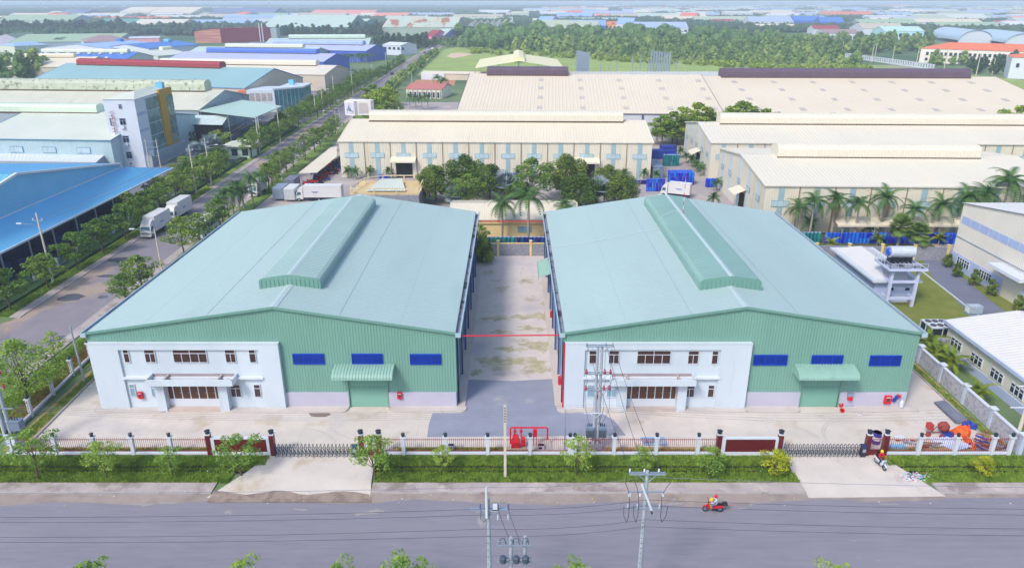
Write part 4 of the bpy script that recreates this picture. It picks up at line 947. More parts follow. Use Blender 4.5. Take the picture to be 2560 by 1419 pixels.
# ---- prototypes
PT = {}
for i in range(3): PT['street%d' % i] = make_tree('street_tree', 'x', 'tree', 5.2 + .5 * i, 5.2, 2.1, L_STREET, 20 + i, n=22, per=150, leaf=.155, flat=.5, r0=.13)
for i in range(3): PT['verge%d' % i] = make_tree('verge_tree', 'x', 'tree', 3.6 + .3 * i, 3.1, 1.5, L_VERGE, 40 + i, n=19, per=190, leaf=.088, flat=.5, r0=.07, lean=-.06 if i == 1 else .03)
PT['yel'] = make_tree('verge_tree', 'x', 'tree', 2.9, 3.3, .9, L_YEL, 51, n=18, per=220, leaf=.085, flat=.6, r0=.08)
PT['big'] = make_tree('corner_tree', 'x', 'tree', 6.8, 6.2, 2.0, L_VERGE, 61, n=38, per=170, leaf=.115, flat=.6, r0=.13)
for i in range(2): PT['mango%d' % i] = make_tree('mango_tree', 'x', 'tree', 6.8, 7.6, 1.6, L_MANGO, 70 + i, n=34, per=260, leaf=.17, flat=.75, r0=.2, up=.7)
for i in range(2): PT['bright%d' % i] = make_tree('layered_tree', 'x', 'tree', 7.5, 7.5, 2.2, L_BRIGHT, 80 + i, n=26, per=100, leaf=.3, flat=.38, r0=.18)
for i in range(3): PT['wood%d' % i] = lump_tree('wood_tree', 'x', 9 + i, 8.5, L_WOOD, 90 + i, n=10, leaves=460, leaf=.5)
for i in range(3): PT['dark%d' % i] = lump_tree('belt_tree', 'x', 10 + i * 1.5, 8, L_DARKW, 100 + i, n=10, leaves=420, leaf=.55)
for i in range(3): PT['round%d' % i] = lump_tree('round_tree', 'x', 9 + i, 8.5, L_WOOD, 120 + i, n=10, leaves=460, leaf=.5)
PT['cypress'] = lump_tree('cypress_tree', 'x', 5.5, 1.9, L_CYP, 110, n=8, leaves=500, leaf=.16, low=.08)
PT['cone'] = lump_tree('conical_shrub', 'x', 2.7, 1.8, L_RED, 111, n=7, leaves=900, leaf=.1, low=.1)
PT['bush'] = lump_tree('round_bush', 'x', 1.6, 2.2, L_MANGO, 112, n=7, leaves=500, leaf=.13, low=.2)
PT['royal'] = make_palm('royal_palm', 'x', 6.2, FR_A, 16, 3)
PT['royal2'] = make_palm('royal_palm', 'x', 5.0, FR_A, 14, 4)
PT['royaldry'] = make_palm('royal_palm', 'x', 6.0, FR_A, 14, 9)
for a_ in (1.0, 3.6):
    o = bpy.data.objects.new('dry_frond', FR_D); COL.objects.link(o); o.parent = PT['royaldry']; o.location = (0, 0, 6.0); o.rotation_euler = (0, .9, a_); o['label'] = 'dry orange brown hanging frond'
PT['areca'] = make_palm('areca_palm', 'x', 1.3, FR_B, 13, 5, r=.09, bulge=False, spread=(1.2, -.1))
PT['coco'] = make_palm('coconut_palm', 'x', 2.6, FR_C, 15, 6, r=.14, bulge=False, spread=(1.1, -.5))
PT['fan'] = make_palm('fan_palm', 'x', 3.6, FAN_G, 34, 7, r=.2, bulge=False, spread=(1.4, -1.1), leafname='fan_leaf')
PT['silver'] = make_palm('silver_palm', 'x', 1.8, FAN_S, 26, 8, r=.2, bulge=False, spread=(1.5, -.3), leafname='fan_leaf')
KIDS_CACHE = None
for p_ in PT.values():
    KIDS[p_.name] = list(p_.children)
    for q_ in KIDS[p_.name]: KIDS[q_.name] = []
USED = set()
def T(kind, x, y, label, group=None, s=1., rz=None, cat=None, z=0):
    p = PT[kind]
    if p.name in USED: o = copy_tree(p)
    else: USED.add(p.name); o = p
    o.location = (x, y, z); o.rotation_euler = (0, 0, R.uniform(0, 6.28) if rz is None else rz); o.scale = (s, s, s * R.uniform(.94, 1.06))
    o['label'] = label
    if group: o['group'] = group
    if cat: o['category'] = cat
    return o
def TP(kind, px, py, label, group=None, s=1., rz=None): x, y = G(px, py); return T(kind, x, y, label, group, s, rz)
# front verge
gv_ = 'young trees on the front verge'
TP('verge0', 95, 1198, 'leafy young tree hiding the fence pillar at the left end of the verge', gv_, 1.45, 1.0)
TP('verge1', 270, 1196, 'thin young tree with a leaning dark trunk on the left verge', gv_, 1.12)
TP('verge2', 432, 1192, 'small light green sapling on the verge before the left name wall', gv_, .85)
TP('verge0', 605, 1190, 'tall sparse tree before the left red granite panel', gv_, 1.3)
TP('verge1', 940, 1200, 'young tree at the right edge of the left gate drive', gv_, 1.32, .4)
TP('verge2', 1108, 1180, 'small round bushy sapling between the drive and the concrete post', gv_, .75)
TP('verge2', 1441, 1192, 'bushy green tree before the double fence pillar', gv_, 1.05)
TP('verge0', 1603, 1190, 'yellow green sapling behind the road pole with cable loops', gv_, .85)
TP('verge1', 1769, 1195, 'slim young tree with pale trunk near the right name wall', gv_, .95)
TP('yel', 1938, 1190, 'bright yellow green tree at the left edge of the right gate drive', gv_, .95)
TP('yel', 2455, 1190, 'low bright yellow green bush tree on the right verge', gv_, .72)
T('big', -53.9, 70.0, 'large yellow green tree at the street corner left of the plant', None, 1.2)
T('verge2', -56.6, 79.8, 'small dark tree beside the slim grey post at the side street', None, 1.0)
# tree tops along the near roadside, at the bottom edge
flat('near_verge', [(-150, 36), (170, 36), (170, 41.2), (-150, 41.2)], .03, M_GRASS); flat('near_pavement', [(-150, 41.2), (170, 41.2), (170, 42.6), (-150, 42.6)], .1, M_WALK)
for px, kk, s, l in ((215, 1, 1.36, 'left bottom edge, leftmost of the bottom row'), (600, 2, 1.28, 'bottom edge, second from the left in the bottom row'), (838, 0, 1.36, 'bottom edge left of the large central one'), (1012, 1, 1.5, 'bottom edge left of the riser pipe pole, the largest'), (1440, 2, 1.3, 'bottom edge left of the pole with cable loops'), (2105, 0, 1.3, 'bottom edge right of the pole with cable loops')):
    T('verge%d' % kk, (px - 1280) * .02846, 40.35, 'light green treetop at the ' + l, 'treetops along the near roadside', s * .91)
# side street, left side
k = 0; y = 96.5
while y < 560:
    x = SX(-72.9, y) + R.uniform(-.5, .4)
    skip = (188 < y < 203) or (225 < y < 243 and False)
    if not skip:
        l = 'umbrella shaped street tree, the %s from the junction on the left of the side street' % (ORD[k] if k < 40 else 'far')
        if y > 440: T('round%d' % R.randrange(3), x, y, l, 'street trees on the left of the side street', .62)
        else: T('street%d' % R.randrange(3), x, y, l, 'street trees on the left of the side street', R.uniform(1.1, 1.35))
        k += 1
    y += 8.4 if y < 200 else 8.8
k = 0; y = 158
while y < 430:
    if not 196 < y < 212: T(('street0', 'street1', 'street2', 'bush')[R.randrange(4)], SX(-78.2, y) + R.uniform(-1.5, 1.5), y, 'leafy tree in the second row behind the street poles, %s in order' % ORD[k], 'second row of trees left of the side street', R.uniform(.9, 1.3)); k += 1
    y += 8.5
k = 0
for y, kk, s in [(98, 'street0', .8), (103, 'street1', .95), (120, 'street2', .95), (126, 'street0', 1.0), (140, 'royal2', .8), (146, 'royal2', .85), (152, 'coco', 1.2), (168, 'street2', .95), (180, 'street1', 1.0), (193, 'street0', 1.0), (203, 'street2', 1.0), (214, 'street1', 1.05), (232, 'street0', .95), (246, 'street2', .9), (136, 'street1', 1.0), (143, 'royal', .75), (149, 'royal', .8), (156, 'royal2', .9), (163, 'royal2', .8), (173, 'street0', .9), (187, 'street2', .9), (223, 'street1', .9), (240, 'street1', .9)]:
    T(kk, SX(-57.2, y) + R.uniform(-.6, .6), y, '%s street tree from the plant corner on the right of the side street' % ORD[k].capitalize() if kk[0] == 's' else 'feathery palm, number %s in the right verge of the side street' % ORD[k], 'trees on the right of the side street', s * 1.2); k += 1
for i, (x, y, s) in enumerate([(-49, 262, 1.1), (-47, 272, 1.2), (-52, 283, 1.15), (-45, 250, .9), (-56, 300, 1.1), (-53, 318, .9)]):
    T('bright%d' % (i % 2), x, y, '%s bright layered tree beside the side street by the roof sign' % ORD[i].capitalize(), 'bright layered trees by the side street', s * 1.3)
y = 335; k = 0
while y < 640:
    T('round%d' % R.randrange(3), SX(-56, y) + R.uniform(-2, 2), y, '%s round tree beyond the roof sign on the right of the side street' % ORD[k].capitalize(), 'round trees on the right of the far street', R.uniform(.5, .7)); k += 1; y += 10.5
# garden between the yard wall and cream warehouse
gg = 'garden trees behind the block wall'
for px, py, kk, s, l in [(1090, 505, 'mango0', .82, 'dense round mango tree right of the flat roofed grey building'), (1165, 488, 'mango1', .95, 'large dome shaped mango tree in the garden, left of the grey fan palm'), (1225, 500, 'mango0', .85, 'yellow green mango tree with dense dome crown near the left fan palm'), (1170, 530, 'street1', 1.05, 'dark low tree behind the left green roof edge'), (1415, 498, 'mango1', 1.0, 'tall dense mango tree left of the dark warehouse door'), (1450, 525, 'mango0', .82, 'dense green tree in front of the tall mango by the dark door'), (1520, 485, 'mango1', .68, 'pale green dome tree right of the dark warehouse door'), (1550, 520, 'mango0', .78, 'dark green dome tree left of the orange machine'), (1330, 520, 'street2', 1.2, 'loose green tree between the two tall royal palms'), (1300, 515, 'mango1', .6, 'low green tree behind the tall royal palms'), (1080, 470, 'street0', .8, 'small dark tree beside the flat roofed grey building')]:
    TP(kk, px, py, l, gg, s * 1.42)
TP('royal', 1256, 600, 'royal palm with hanging fronds left of centre behind the wall', 'royal palms behind the alley wall', 1.12)
T('royal', 3.0, 126.3, 'tallest royal palm rising behind the alley wall', 'royal palms behind the alley wall', 1.5)
TP('royal2', 1410, 575, 'royal palm whose fronds peep over the right green roof', 'royal palms behind the alley wall', 1.0)
TP('silver', 1262, 505, 'silvery fan palm in the garden centre', 'silver fan palms', 1.7); TP('silver', 1490, 520, 'silvery fan palm right of the dense mango', 'silver fan palms', 1.7); TP('silver', 1140, 525, 'silvery fan palm behind the left green roof', 'silver fan palms', 1.4)
TP('silver', 500, 425, 'grey silver palm by the white tower building, near one', 'silver fan palms', 1.8); TP('silver', 535, 408, 'grey silver palm by the white tower building, far one', 'silver fan palms', 2.0)
T('bush', -5.2, 117.5, 'dark bush in the left corner of the alley by the block wall', None, 2.4)
T('street1', -5.9, 124.0, 'dark shaggy tree behind the left corner of the alley wall', None, .85)
for i, (px, py) in enumerate([(870, 445), (890, 448), (925, 446), (972, 447), (1295, 452), (1325, 450), (1505, 452), (1560, 450), (1610, 452), (1640, 455)]):
    TP('coco', px, py, 'small palm, %s from the left, at the foot of the cream warehouse' % ORD[i], 'small palms along the cream warehouse', .75)
# palms in front of the right cream warehouse
gp = 'palms between the right green roof and the cream warehouse'
for i, (px, py, kk, s) in enumerate([(1988, 590, 'royal2', .85), (2022, 598, 'royal', .92), (2075, 602, 'royaldry', 1.05), (2132, 606, 'royal', .9), (2195, 604, 'royaldry', 1.05), (2270, 606, 'royal2', .95), (2335, 604, 'royal', .95), (2395, 600, 'royal', 1.0), (2440, 590, 'royal', 1.1), (2490, 585, 'royal', 1.25), (2540, 580, 'royal2', 1.1)]):
    TP(kk, px, py, '%s royal palm from the left before the right cream warehouse wall' % ORD[i].capitalize(), gp, s * 1.25)
for i, (px, py) in enumerate([(2020, 590), (2170, 600), (2300, 600)]): TP('coco', px, py, 'low coconut palm, %s among the royal palms by the cream wall' % ORD[i], gp, .9)
for i, (px, py, s) in enumerate([(2240, 632, 1.25), (2285, 645, 1.15)]): TP('fan', px, py, ('Left' if i == 0 else 'Right') + ' shaggy green fan palm behind the water tower', gp, s)
for i, (px, py, s) in enumerate([(2075, 625, .9), (2192, 612, .8), (2345, 612, .9)]): TP('areca', px, py, 'yellowish areca palm, %s along the grey wall top' % ORD[i], gp, s)
# right edge lane
for i, (px, py) in enumerate([(2367, 668), (2390, 692), (2433, 713), (2475, 738), (2543, 778)]): TP('cone', px, py, 'conical reddish green shrub, %s from the far end of the lane' % ORD[i], 'conical shrubs along the lane', 1.0)
for i, (px, py, s) in enumerate([(2330, 905, 1.1), (2318, 880, 1.2), (2375, 930, 1.2), (2440, 1005, 1.15), (2350, 900, .9)]): TP('areca', px, py, 'drooping palm, %s from the warehouse corner along the block wall' % ORD[i], 'drooping palms by the pale office', s * .85)
T('areca', 42.8 + 4.5, 92.5, 'small palm beside the right edge of the green roof', None, .9)
# factory courtyards left
for i, (px, py, s) in enumerate([(490, 372, 1.0), (512, 377, .9), (480, 365, .9), (466, 360, .9), (618, 385, 1.15), (628, 380, 1.1), (637, 376, 1.0), (836, 208, 1.1), (843, 205, 1.15), (851, 203, 1.0), (862, 205, .9)]):
    TP('cypress', px, py, 'pointed cypress, %s from the left near the factory courts' % ORD[i], 'pointed cypress trees in the factory courts', s)
TP('bright0', 552, 385, 'large bright green tree beside the pale gatehouse', None, .95); TP('cypress', 330, 418, 'small dark conifer before the white tower building', None, .8)
for i, (px, py) in enumerate([(560, 440), (590, 425), (540, 455), (515, 470), (480, 500), (440, 520), (400, 545), (370, 560)]):
    TP('street%d' % (i % 3), px - 40, py - 6, '%s courtyard tree from the gatehouse along the factory fence' % ORD[i].capitalize(), 'courtyard trees inside the factory fence', 1.05)
# big tree clump at the far left and near gatehouses
for i, (px, py, s) in enumerate([(20, 200, 1.25), (60, 203, 1.3), (95, 200, 1.25), (35, 190, 1.1), (10, 210, 1.0), (120, 196, .9), (75, 192, 1.2)]):
    TP('round%d' % (i % 3), px, py, 'tall rounded tree, %s in the clump left of the teal roof' % ORD[i], 'trees left of the teal roof', s * 1.3)
TP('royal', 1095, 236, 'palm pair member nearer, before the red roofed office', None, 1.2); TP('royal', 1110, 240, 'palm behind its twin by the red roofed office', None, 1.15)
for i, (px, py) in enumerate([(1040, 275), (1055, 278), (1025, 270), (1070, 272)]): TP('royal2', px, py, 'bushy palm, %s of the clump before the red roofed office' % ORD[i], 'palm clump before the red roofed office', 1.0)
for i, (px, s) in enumerate([(1105, 1.1), (1130, 1.0), (1085, 1.05), (1220, 1.38), (1345, 1.3), (1425, 1.32), (1480, 1.4), (1520, 1.4), (1690, 1.3), (1660, 1.2), (1745, 1.65), (1862, 1.85), (1915, 1.45), (1700, 1.1), (2090, 1.32), (2200, 1.3), (2555, 1.6), (1830, 1.5), (1780, 1.3)]):
    T('bright%d' % (i % 2), AY(px, 285, 226)[0], 226 + (i % 3), 'layered light green tree, %s from the left between the two rows of cream sheds' % ORD[i], 'layered trees between the cream sheds', s)
for i, (px, py, s) in enumerate([(1640, 352, .9), (1655, 358, .9), (1675, 350, .85), (1700, 395, .8), (1715, 408, .8), (1728, 418, .85), (1740, 430, .85), (1752, 440, .8), (1790, 478, .8), (1782, 520, .9)]):
    TP('coco' if i > 2 else 'royal2', px, py, 'palm, %s along the drum yard lane' % ORD[i], 'palms along the drum yard', s)
for i in range(11): TP('royal2', 838 + i * 9 + R.uniform(-3, 3), 158 + R.uniform(-2, 3), 'palm, %s in the far row before the blue gabled shed' % ORD[i], 'palm row before the blue gabled shed', 1.1)
# the wood behind the sheds: individual trees
cnt = 0
def in_poly(px, py, P):
    c = False
    for i in range(len(P)):
        (x1, y1), (x2, y2) = P[i], P[i - 1]
        if (y1 > py) != (y2 > py) and px < (x2 - x1) * (py - y1) / (y2 - y1) + x1: c = not c
    return c
woodP = [(1150, 121), (1240, 127), (1400, 141), (1640, 150), (1800, 163), (2000, 171), (2180, 171), (2060, 140), (2000, 120), (1880, 106), (1700, 102), (1400, 98), (1160, 100)]
PW = [G(p[0], p[1]) for p in woodP]
minx, maxx = min(q[0] for q in PW), max(q[0] for q in PW); miny, maxy = min(q[1] for q in PW), max(q[1] for q in PW)
rest = []
yy = miny
while yy < maxy:
    xx = minx + R.uniform(0, 10); st = 10.5 + (yy - miny) * .008
    while xx < maxx:
        x_, y_ = xx + R.uniform(-3, 3), yy + R.uniform(-3, 3)
        if in_poly(x_, y_, PW):
            s_ = R.choice([.62, .8, .95, 1.1, 1.3]) * R.uniform(.9, 1.1) * min(1.55, .75 + (y_ - miny) * .0022)
            wh_ = 'near the yellow open shed' if x_ < 20 else 'behind the steel columns' if x_ < 130 else 'behind the long purple ventilator' if x_ < 190 else 'by the openwork wall'
            if cnt < 250: T('wood%d' % R.randrange(3), x_, y_, 'rounded green tree in the dense wood, ' + wh_, 'trees of the dense wood ' + wh_, s_); cnt += 1
            else: rest.append((x_, y_, s_))
        xx += st
    yy += st
def lumps(name, label, pts, m, hh=9., cw=4.6):
    t = (1 + 5 ** .5) / 2; bm = bmesh.new(); bmesh.ops.create_icosphere(bm, subdivisions=1, radius=1); bv = np.array([v.co[:] for v in bm.verts]); bf = np.array([[v.index for v in f.verts] for f in bm.faces]); bm.free()
    V = []
    for (x_, y_, s_) in pts:
        for k in range(6):
            a = R.random() * 6.3; r = R.uniform(0, .6) * cw * s_; sz = R.uniform(.4, .75) * cw * s_; c = np.array([x_ + r * math.cos(a), y_ + r * math.sin(a), hh * s_ * R.uniform(.35, .85)])
            q = bv * sz * NR.uniform(.75, 1.2, (len(bv), 1)) + c; V.append(q[bf.ravel()])
            k_ = 26; C = c + unit(k_) * sz * NR.uniform(.85, 1.15, k_)[:, None]; lf = leaf_faces(C, .9, .4).reshape(-1, 4, 3); V.append(lf[:, [0, 1, 2, 0, 2, 3]].reshape(-1, 3))
    return tag(np_mesh(name, np.concatenate(V), 3, m), label, kind='stuff')
scr = []
for i in range(150):
    t = R.random(); px = 1180 + 1000 * t; py = 130 + 44 * min(1, t * 1.25) + R.uniform(-1.5, 4.5); scr.append(G(px, py) + (R.uniform(.22, .42),))
lumps('scrub', 'low yellow green scrub along the front edge of the wood', scr, L_BRIGHT, 8., 6.)
if rest: lumps('far_wood', 'rear mass of the dense wood behind the sheds', rest, L_WOOD)
# dark tree belts left and right, member trees
def belt(px0, px1, py, dy, n, kind, label, group, s=(.8, 1.2)):
    for i in range(n):
        t = (i + R.random()) / n; TP('%s%d' % (kind, R.randrange(3)), px0 + (px1 - px0) * t, py + R.uniform(-dy, dy), label, group, R.uniform(*s))
belt(0, 310, 84, 4, 62, 'dark', 'dark tree in the left belt before the green barns', 'dark trees of the left belt', (1.1, 1.6))
belt(300, 500, 82, 3, 22, 'dark', 'dark tree in the belt left of the red hall', 'dark trees left of the red hall', (.8, 1.25))
belt(650, 960, 89, 3, 46, 'dark', 'dark tree in the belt behind the lavender sheds', 'dark trees behind the lavender sheds', (.9, 1.4))
belt(930, 1070, 120, 4, 26, 'dark', 'dark tree in the clump left of the far street end', 'dark trees left of the far street end', (.8, 1.2))
belt(1060, 1160, 115, 4, 14, 'round', 'leafy tree closing the far end of the side street', 'trees at the far end of the side street', (.7, 1.0))
belt(2010, 2330, 122, 14, 70, 'round', 'layered green tree behind the white openwork wall', 'trees behind the white openwork wall', (.9, 1.4))
belt(2300, 2420, 160, 8, 12, 'round', 'green tree before the orange roofed block', 'trees before the orange roofed block', (.6, 1.0))
belt(2420, 2560, 178, 10, 14, 'dark', 'feathery dark tree by the right white block', 'feathery trees by the right white block', (.6, 1.0))
belt(1900, 2030, 110, 8, 20, 'dark', 'dark scrub tree beyond the dirt road', 'scrub trees beyond the dirt road', (.5, .8))
# tree masses towards the horizon: one rough patch shared by many belts
rs = np.random.RandomState(5)
def patch(n, wx_, wy_):
    bm = bmesh.new()
    for i in range(n):
        r = bmesh.ops.create_icosphere(bm, subdivisions=1, radius=1); cx, cy = R.uniform(-wx_, wx_), R.uniform(-wy_, wy_); s = R.uniform(4, 8); hh = R.uniform(5, 10)
        for v in r['verts']:
            q = 1 + R.uniform(-.25, .25); v.co = Vector((cx + v.co.x * s * q, cy + v.co.y * s * q, max(0, hh * .5 + v.co.z * hh * .55 * q)))
    me = bpy.data.meshes.new('far_trees'); bm.to_mesh(me); bm.free(); me.materials.append(L_DARKW); return me
FPm = [patch(150, 150, 22) for _ in range(3)]
def far_patch(x, y, rz=0, s=1.):
    o = bpy.data.objects.new('far_trees', FPm[R.randrange(3)]); COL.objects.link(o); o.location = (x, y, 0); o.rotation_euler = (0, 0, rz); o.scale = (s, s, 1 + .12 * s)
    return tag(o, 'hazy belt of distant trees towards the horizon', None, 'distant tree belts', 'stuff')
for i in range(150):
    y = 900 * (14 ** (R.random() ** .8)); x = R.uniform(-.78, .78) * y
    far_patch(x, y, R.uniform(-.15, .15), max(1, y / 1500.) * R.uniform(.8, 1.5))
for i in range(90):
    y = 1050 * (3.5 ** R.random()); x = R.uniform(-.1, .78) * y; far_patch(x, y, R.uniform(-.15, .15), R.uniform(.35, .8))
for i in range(60):   # left distance is wooded
    y = 1500 * (6 ** R.random()); x = R.uniform(-.8, .02) * y
    far_patch(x, y, R.uniform(-.1, .1), max(1, y / 1400.) * R.uniform(1, 1.8))
# ---- grass blades
def blades(name, rects, n, h, m, hole=None):
    tot = sum((b[1] - b[0]) * (b[3] - b[2]) for b in rects); V = []
    for b in rects:
        k = int(n * (b[1] - b[0]) * (b[3] - b[2]) / tot); P = np.stack([NR.uniform(b[0], b[1], k), NR.uniform(b[2], b[3], k), np.full(k, b[4] if len(b) > 4 else .06)], 1)
        a = NR.uniform(0, 6.28, k); w = h * .3; d = np.stack([np.cos(a) * w, np.sin(a) * w, a * 0], 1); hh = h * NR.uniform(.4, 1.3, k)
        tip = P + np.stack([NR.normal(0, h * .45, k), NR.normal(0, h * .45, k), hh], 1)
        V.append(np.stack([P - d, P + d, tip], 1).reshape(-1, 3))
    o = np_mesh(name, np.concatenate(V), 3, m); return tag(o, None, None, None, 'stuff')
tag(blades('verge_grass', [(-57, -26.6, 56.0, 57.5), (-57, -24, 58.6, 60.2), (-12.9, 27.0, 56.0, 57.5), (-13.2, 27, 58.6, 60.2), (39.0, 56, 56.0, 57.5), (36.5, 56, 58.6, 60.2), (-57, -24.6, 58.3, 58.7, -.3), (-13, 27, 58.3, 58.7, -.3), (38, 56, 58.3, 58.7, -.3)], 170000, .22, M_BLADE), 'short green grass on both banks of the verge ditch')
tag(blades('side_grass', [(-57.5, -53, 60, 90), (-74, -72, 94, 170, .08)], 60000, .22, M_BLADE), 'grass on the side street verges')
tag(blades('yard_weeds', [(-51, -49.8, 63, 78), (-48, -28, 60.8, 61.6), (-11.5, 2, 60.8, 61.7), (10, 20, 60.8, 61.4), (49.1, 50, 64, 80), (37.6, 40.5, 60.9, 61.6)], 12000, .16, M_BLADE), 'weeds in the planting strips inside the fence')
SHDBG = False
# ================================================================ OTHER BUILDINGS
def frame_from(A, B, ze):
    a, b = Vector(G(A[0], A[1], ze)), Vector(G(B[0], B[1], ze)); u = (b - a); Lx = u.length; u.normalize(); n = Vector((-u.y, u.x))
    return a, b, u, n, Lx
def shed(label, A, B, ze, Rg, end, roofm, wallm, zr=None, vent=None, name='warehouse', cat='warehouse', pitch=None, group=None, trim=None, over=.4, wallribs=False, hip=0, slope=.19, far=False, depth=None):
    a, b, u, n, Lx = frame_from(A, B, ze)
    ref = a if end == 'L' else b
    if zr is None:
        d = ray(*Rg); k = Vector((d[0] / -d[2], d[1] / -d[2])); h = ref.dot(u) / k.dot(u); zr = CAMH - h
    P = Vector(G(Rg[0], Rg[1], zr)); w = (P - a).dot(n)
    if w < 3 or not (.09 < (zr - ze) / w < .27) or far:   # the pixels are too coarse at this distance: keep a normal roof pitch
        lo, hi = 2., 200.
        for _ in range(40):
            w = (lo + hi) / 2; q = (Vector(G(Rg[0], Rg[1], ze + w * slope)) - a).dot(n)
            if q > w: lo = w
            else: hi = w
        zr = ze + w * slope
    if SHDBG: print('SHED', label[:40], 'w %.1f zr %.1f L %.1f Y %.0f' % (w, zr, Lx, a.y))
    rz = math.atan2(u.y, u.x)
    root = thing(name, label, cat, (a.x, a.y, 0), rz, group)
    D = depth if depth else 2 * w
    m = MB(); t = over * .8
    xs0, xs1, y0, y1 = t, Lx - t, t, D - t
    zg = lambda y: ze + (zr - ze) * min(y, D - y) / w if not depth else (ze + (zr - ze) * y / w if y < w else zr - (zr - ze) * (y - w) / max(.1, D - w))
    if wallribs: m.sheet((xs0, y0, 0), (xs1, y0, 0), (xs1, y0, ze - .1), (xs0, y0, ze - .1), .45, .05)
    else: m.poly([(xs0, y0, 0), (xs1, y0, 0), (xs1, y0, ze - .05), (xs0, y0, ze - .05)])
    m.poly([(xs1, y1, 0), (xs0, y1, 0), (xs0, y1, ze - .05), (xs1, y1, ze - .05)])
    m.poly([(xs0, y1, 0), (xs0, y0, 0), (xs0, y0, ze - .05), (xs0, w, zr - .1 if not hip else ze), (xs0, y1, ze - .05)])
    m.poly([(xs1, y0, 0), (xs1, y1, 0), (xs1, y1, ze - .05), (xs1, w, zr - .1 if not hip else ze), (xs1, y0, ze - .05)])
    wo = m.build('wall', wallm, root, local=True)
    r = MB()
    if hip:
        r.poly([(0, 0, ze), (Lx, 0, ze), (Lx - hip, w, zr), (hip, w, zr)]); r.poly([(Lx, D, ze), (0, D, ze), (hip, w, zr), (Lx - hip, w, zr)])
        r.poly([(0, D, ze), (0, 0, ze), (hip, w, zr)]); r.poly([(Lx, 0, ze), (Lx, D, ze), (Lx - hip, w, zr)])
    elif pitch:
        r.sheet((0, 0, ze), (Lx, 0, ze), (Lx, w, zr), (0, w, zr), pitch, .05); r.sheet((Lx, D, ze), (0, D, ze), (0, w, zr), (Lx, w, zr), pitch, .05)
    else:
        r.poly([(0, 0, ze), (Lx, 0, ze), (Lx, w, zr), (0, w, zr)]); r.poly([(Lx, D, ze), (0, D, ze), (0, w, zr), (Lx, w, zr)])
    r.box(0, -.02, ze - .18, Lx, .1, ze + .02, 1)
    if not hip:
        for xx in (-.05, Lx - .1):
            for ya, yb in ((0, w), (w, D)):
                za, zb = zg(ya), zg(yb); r.add([(xx, ya, za - .2), (xx + .15, ya, za - .2), (xx + .15, yb, zb - .2), (xx, yb, zb - .2), (xx, ya, za + .08), (xx + .15, ya, za + .08), (xx + .15, yb, zb + .08), (xx, yb, zb + .08)], [(0,3,2,1),(4,5,6,7),(0,1,5,4),(1,2,6,5),(2,3,7,6),(3,0,4,7)], 1)
    ro = r.build('roof', [roofm, trim or roofm], root, local=True)
    if vent:
        p0, p1, vw, vh, vm = vent
        xa = (Vector(G(p0, Rg[1], zr)) - a).dot(u); xb = (Vector(G(p1, Rg[1], zr)) - a).dot(u); hw = vw / 2
        pf = [(-hw, -.3), (-hw, vh * .62), (-hw * .82, vh * .86), (-hw * .4, vh), (hw * .4, vh), (hw * .82, vh * .86), (hw, vh * .62), (hw, -.3)]
        v = MB()
        if pitch:
            k = int((xb - xa) / .6); st = (xb - xa) / k; np_ = len(pf); vs = []; fs = []
            for i in range(k):
                for q, e in ((0, 0), (.6, 0), (.7, .06), (.9, .06)):
                    for p_ in pf: vs.append((xa + (i + q) * st, w + p_[0] * (1 + e * .4), zr + p_[1] + e))
            for p_ in pf: vs.append((xb, w + p_[0], zr + p_[1]))
            for j in range(4 * k):
                for q in range(np_ - 1): fs.append((j * np_ + q, (j + 1) * np_ + q, (j + 1) * np_ + q + 1, j * np_ + q + 1))
            v.add(vs, fs); e_ = np_ - 1
            v.ext([(w + p_[0] * .99, zr + p_[1]) for p_ in pf], xa, xa + .05); v.ext([(w + p_[0] * .99, zr + p_[1]) for p_ in pf], xb - .05, xb)
        else: v.ext([(w + p_[0], zr + p_[1]) for p_ in pf], xa, xb)
        v.box(xa - .1, w - hw - .12, zr - .55, xb + .1, w - hw, zr - .05 - 0, 1)
        v.build('ridge_ventilator', [vm, mat('vent_gap', (84, 70, 52), .8)], root, local=True)
    return dict(root=root, a=a, u=u, n=n, L=Lx, w=w, ze=ze, zr=zr, D=D)
M_PALEG = mat('roof_palegreen', (178, 196, 186), .55, .05, .1); M_LAVR = mat('roof_lavender', (172, 178, 208), .5, .03, .1); M_LBLUE = mat('roof_lightblue', (146, 176, 218), .5, .04, .1)
M_TEAL = mat('roof_teal', (138, 174, 178), .5, .03, .06); M_BROOF = mat('roof_blue', (66, 116, 192), .45, .05, .1); M_BROOF2 = mat('roof_skyblue', (108, 182, 224), .42, .04, .12)
M_GREYS = mat('roof_stained_grey', (196, 196, 180), .6, .06, .2, c2=(140, 136, 132), amt=.62, sc2=.07, edge=.2, stretch=(1, .35, 1)); M_VENTS = mat('vent_stained', (182, 190, 170), .7, .12, .4, c2=(122, 128, 112), amt=.55, sc2=.7, edge=.1)
M_IVG = mat('roof_ivory_green', (198, 204, 192), .5, .04, .1); M_WCY = mat('wall_pale_cyan', (172, 196, 202), .6, .05, .3); M_WBL = mat('wall_royal_blue', (64, 98, 190), .6, .05)
M_WG = mat('wall_grey_blue', (150, 164, 174), .6, .06); M_BEI = mat('wall_beige', (196, 184, 166), .7, .05); M_RVENT = mat('vent_red', (156, 58, 68), .5, .06, .8); M_TERR = mat('roof_terracotta', (214, 116, 84), .7, .08, .3); M_BROWN = mat('roof_brownish', (150, 128, 128), .7, .08, .2)
M_RUSTY = mat('roof_rusty', (176, 190, 176), .7, .08, .1, c2=(158, 104, 78), amt=.53, sc2=.05, edge=.04, stretch=(1, .3, 1), c3=(196, 180, 150), amt3=.56, sc3=.08)
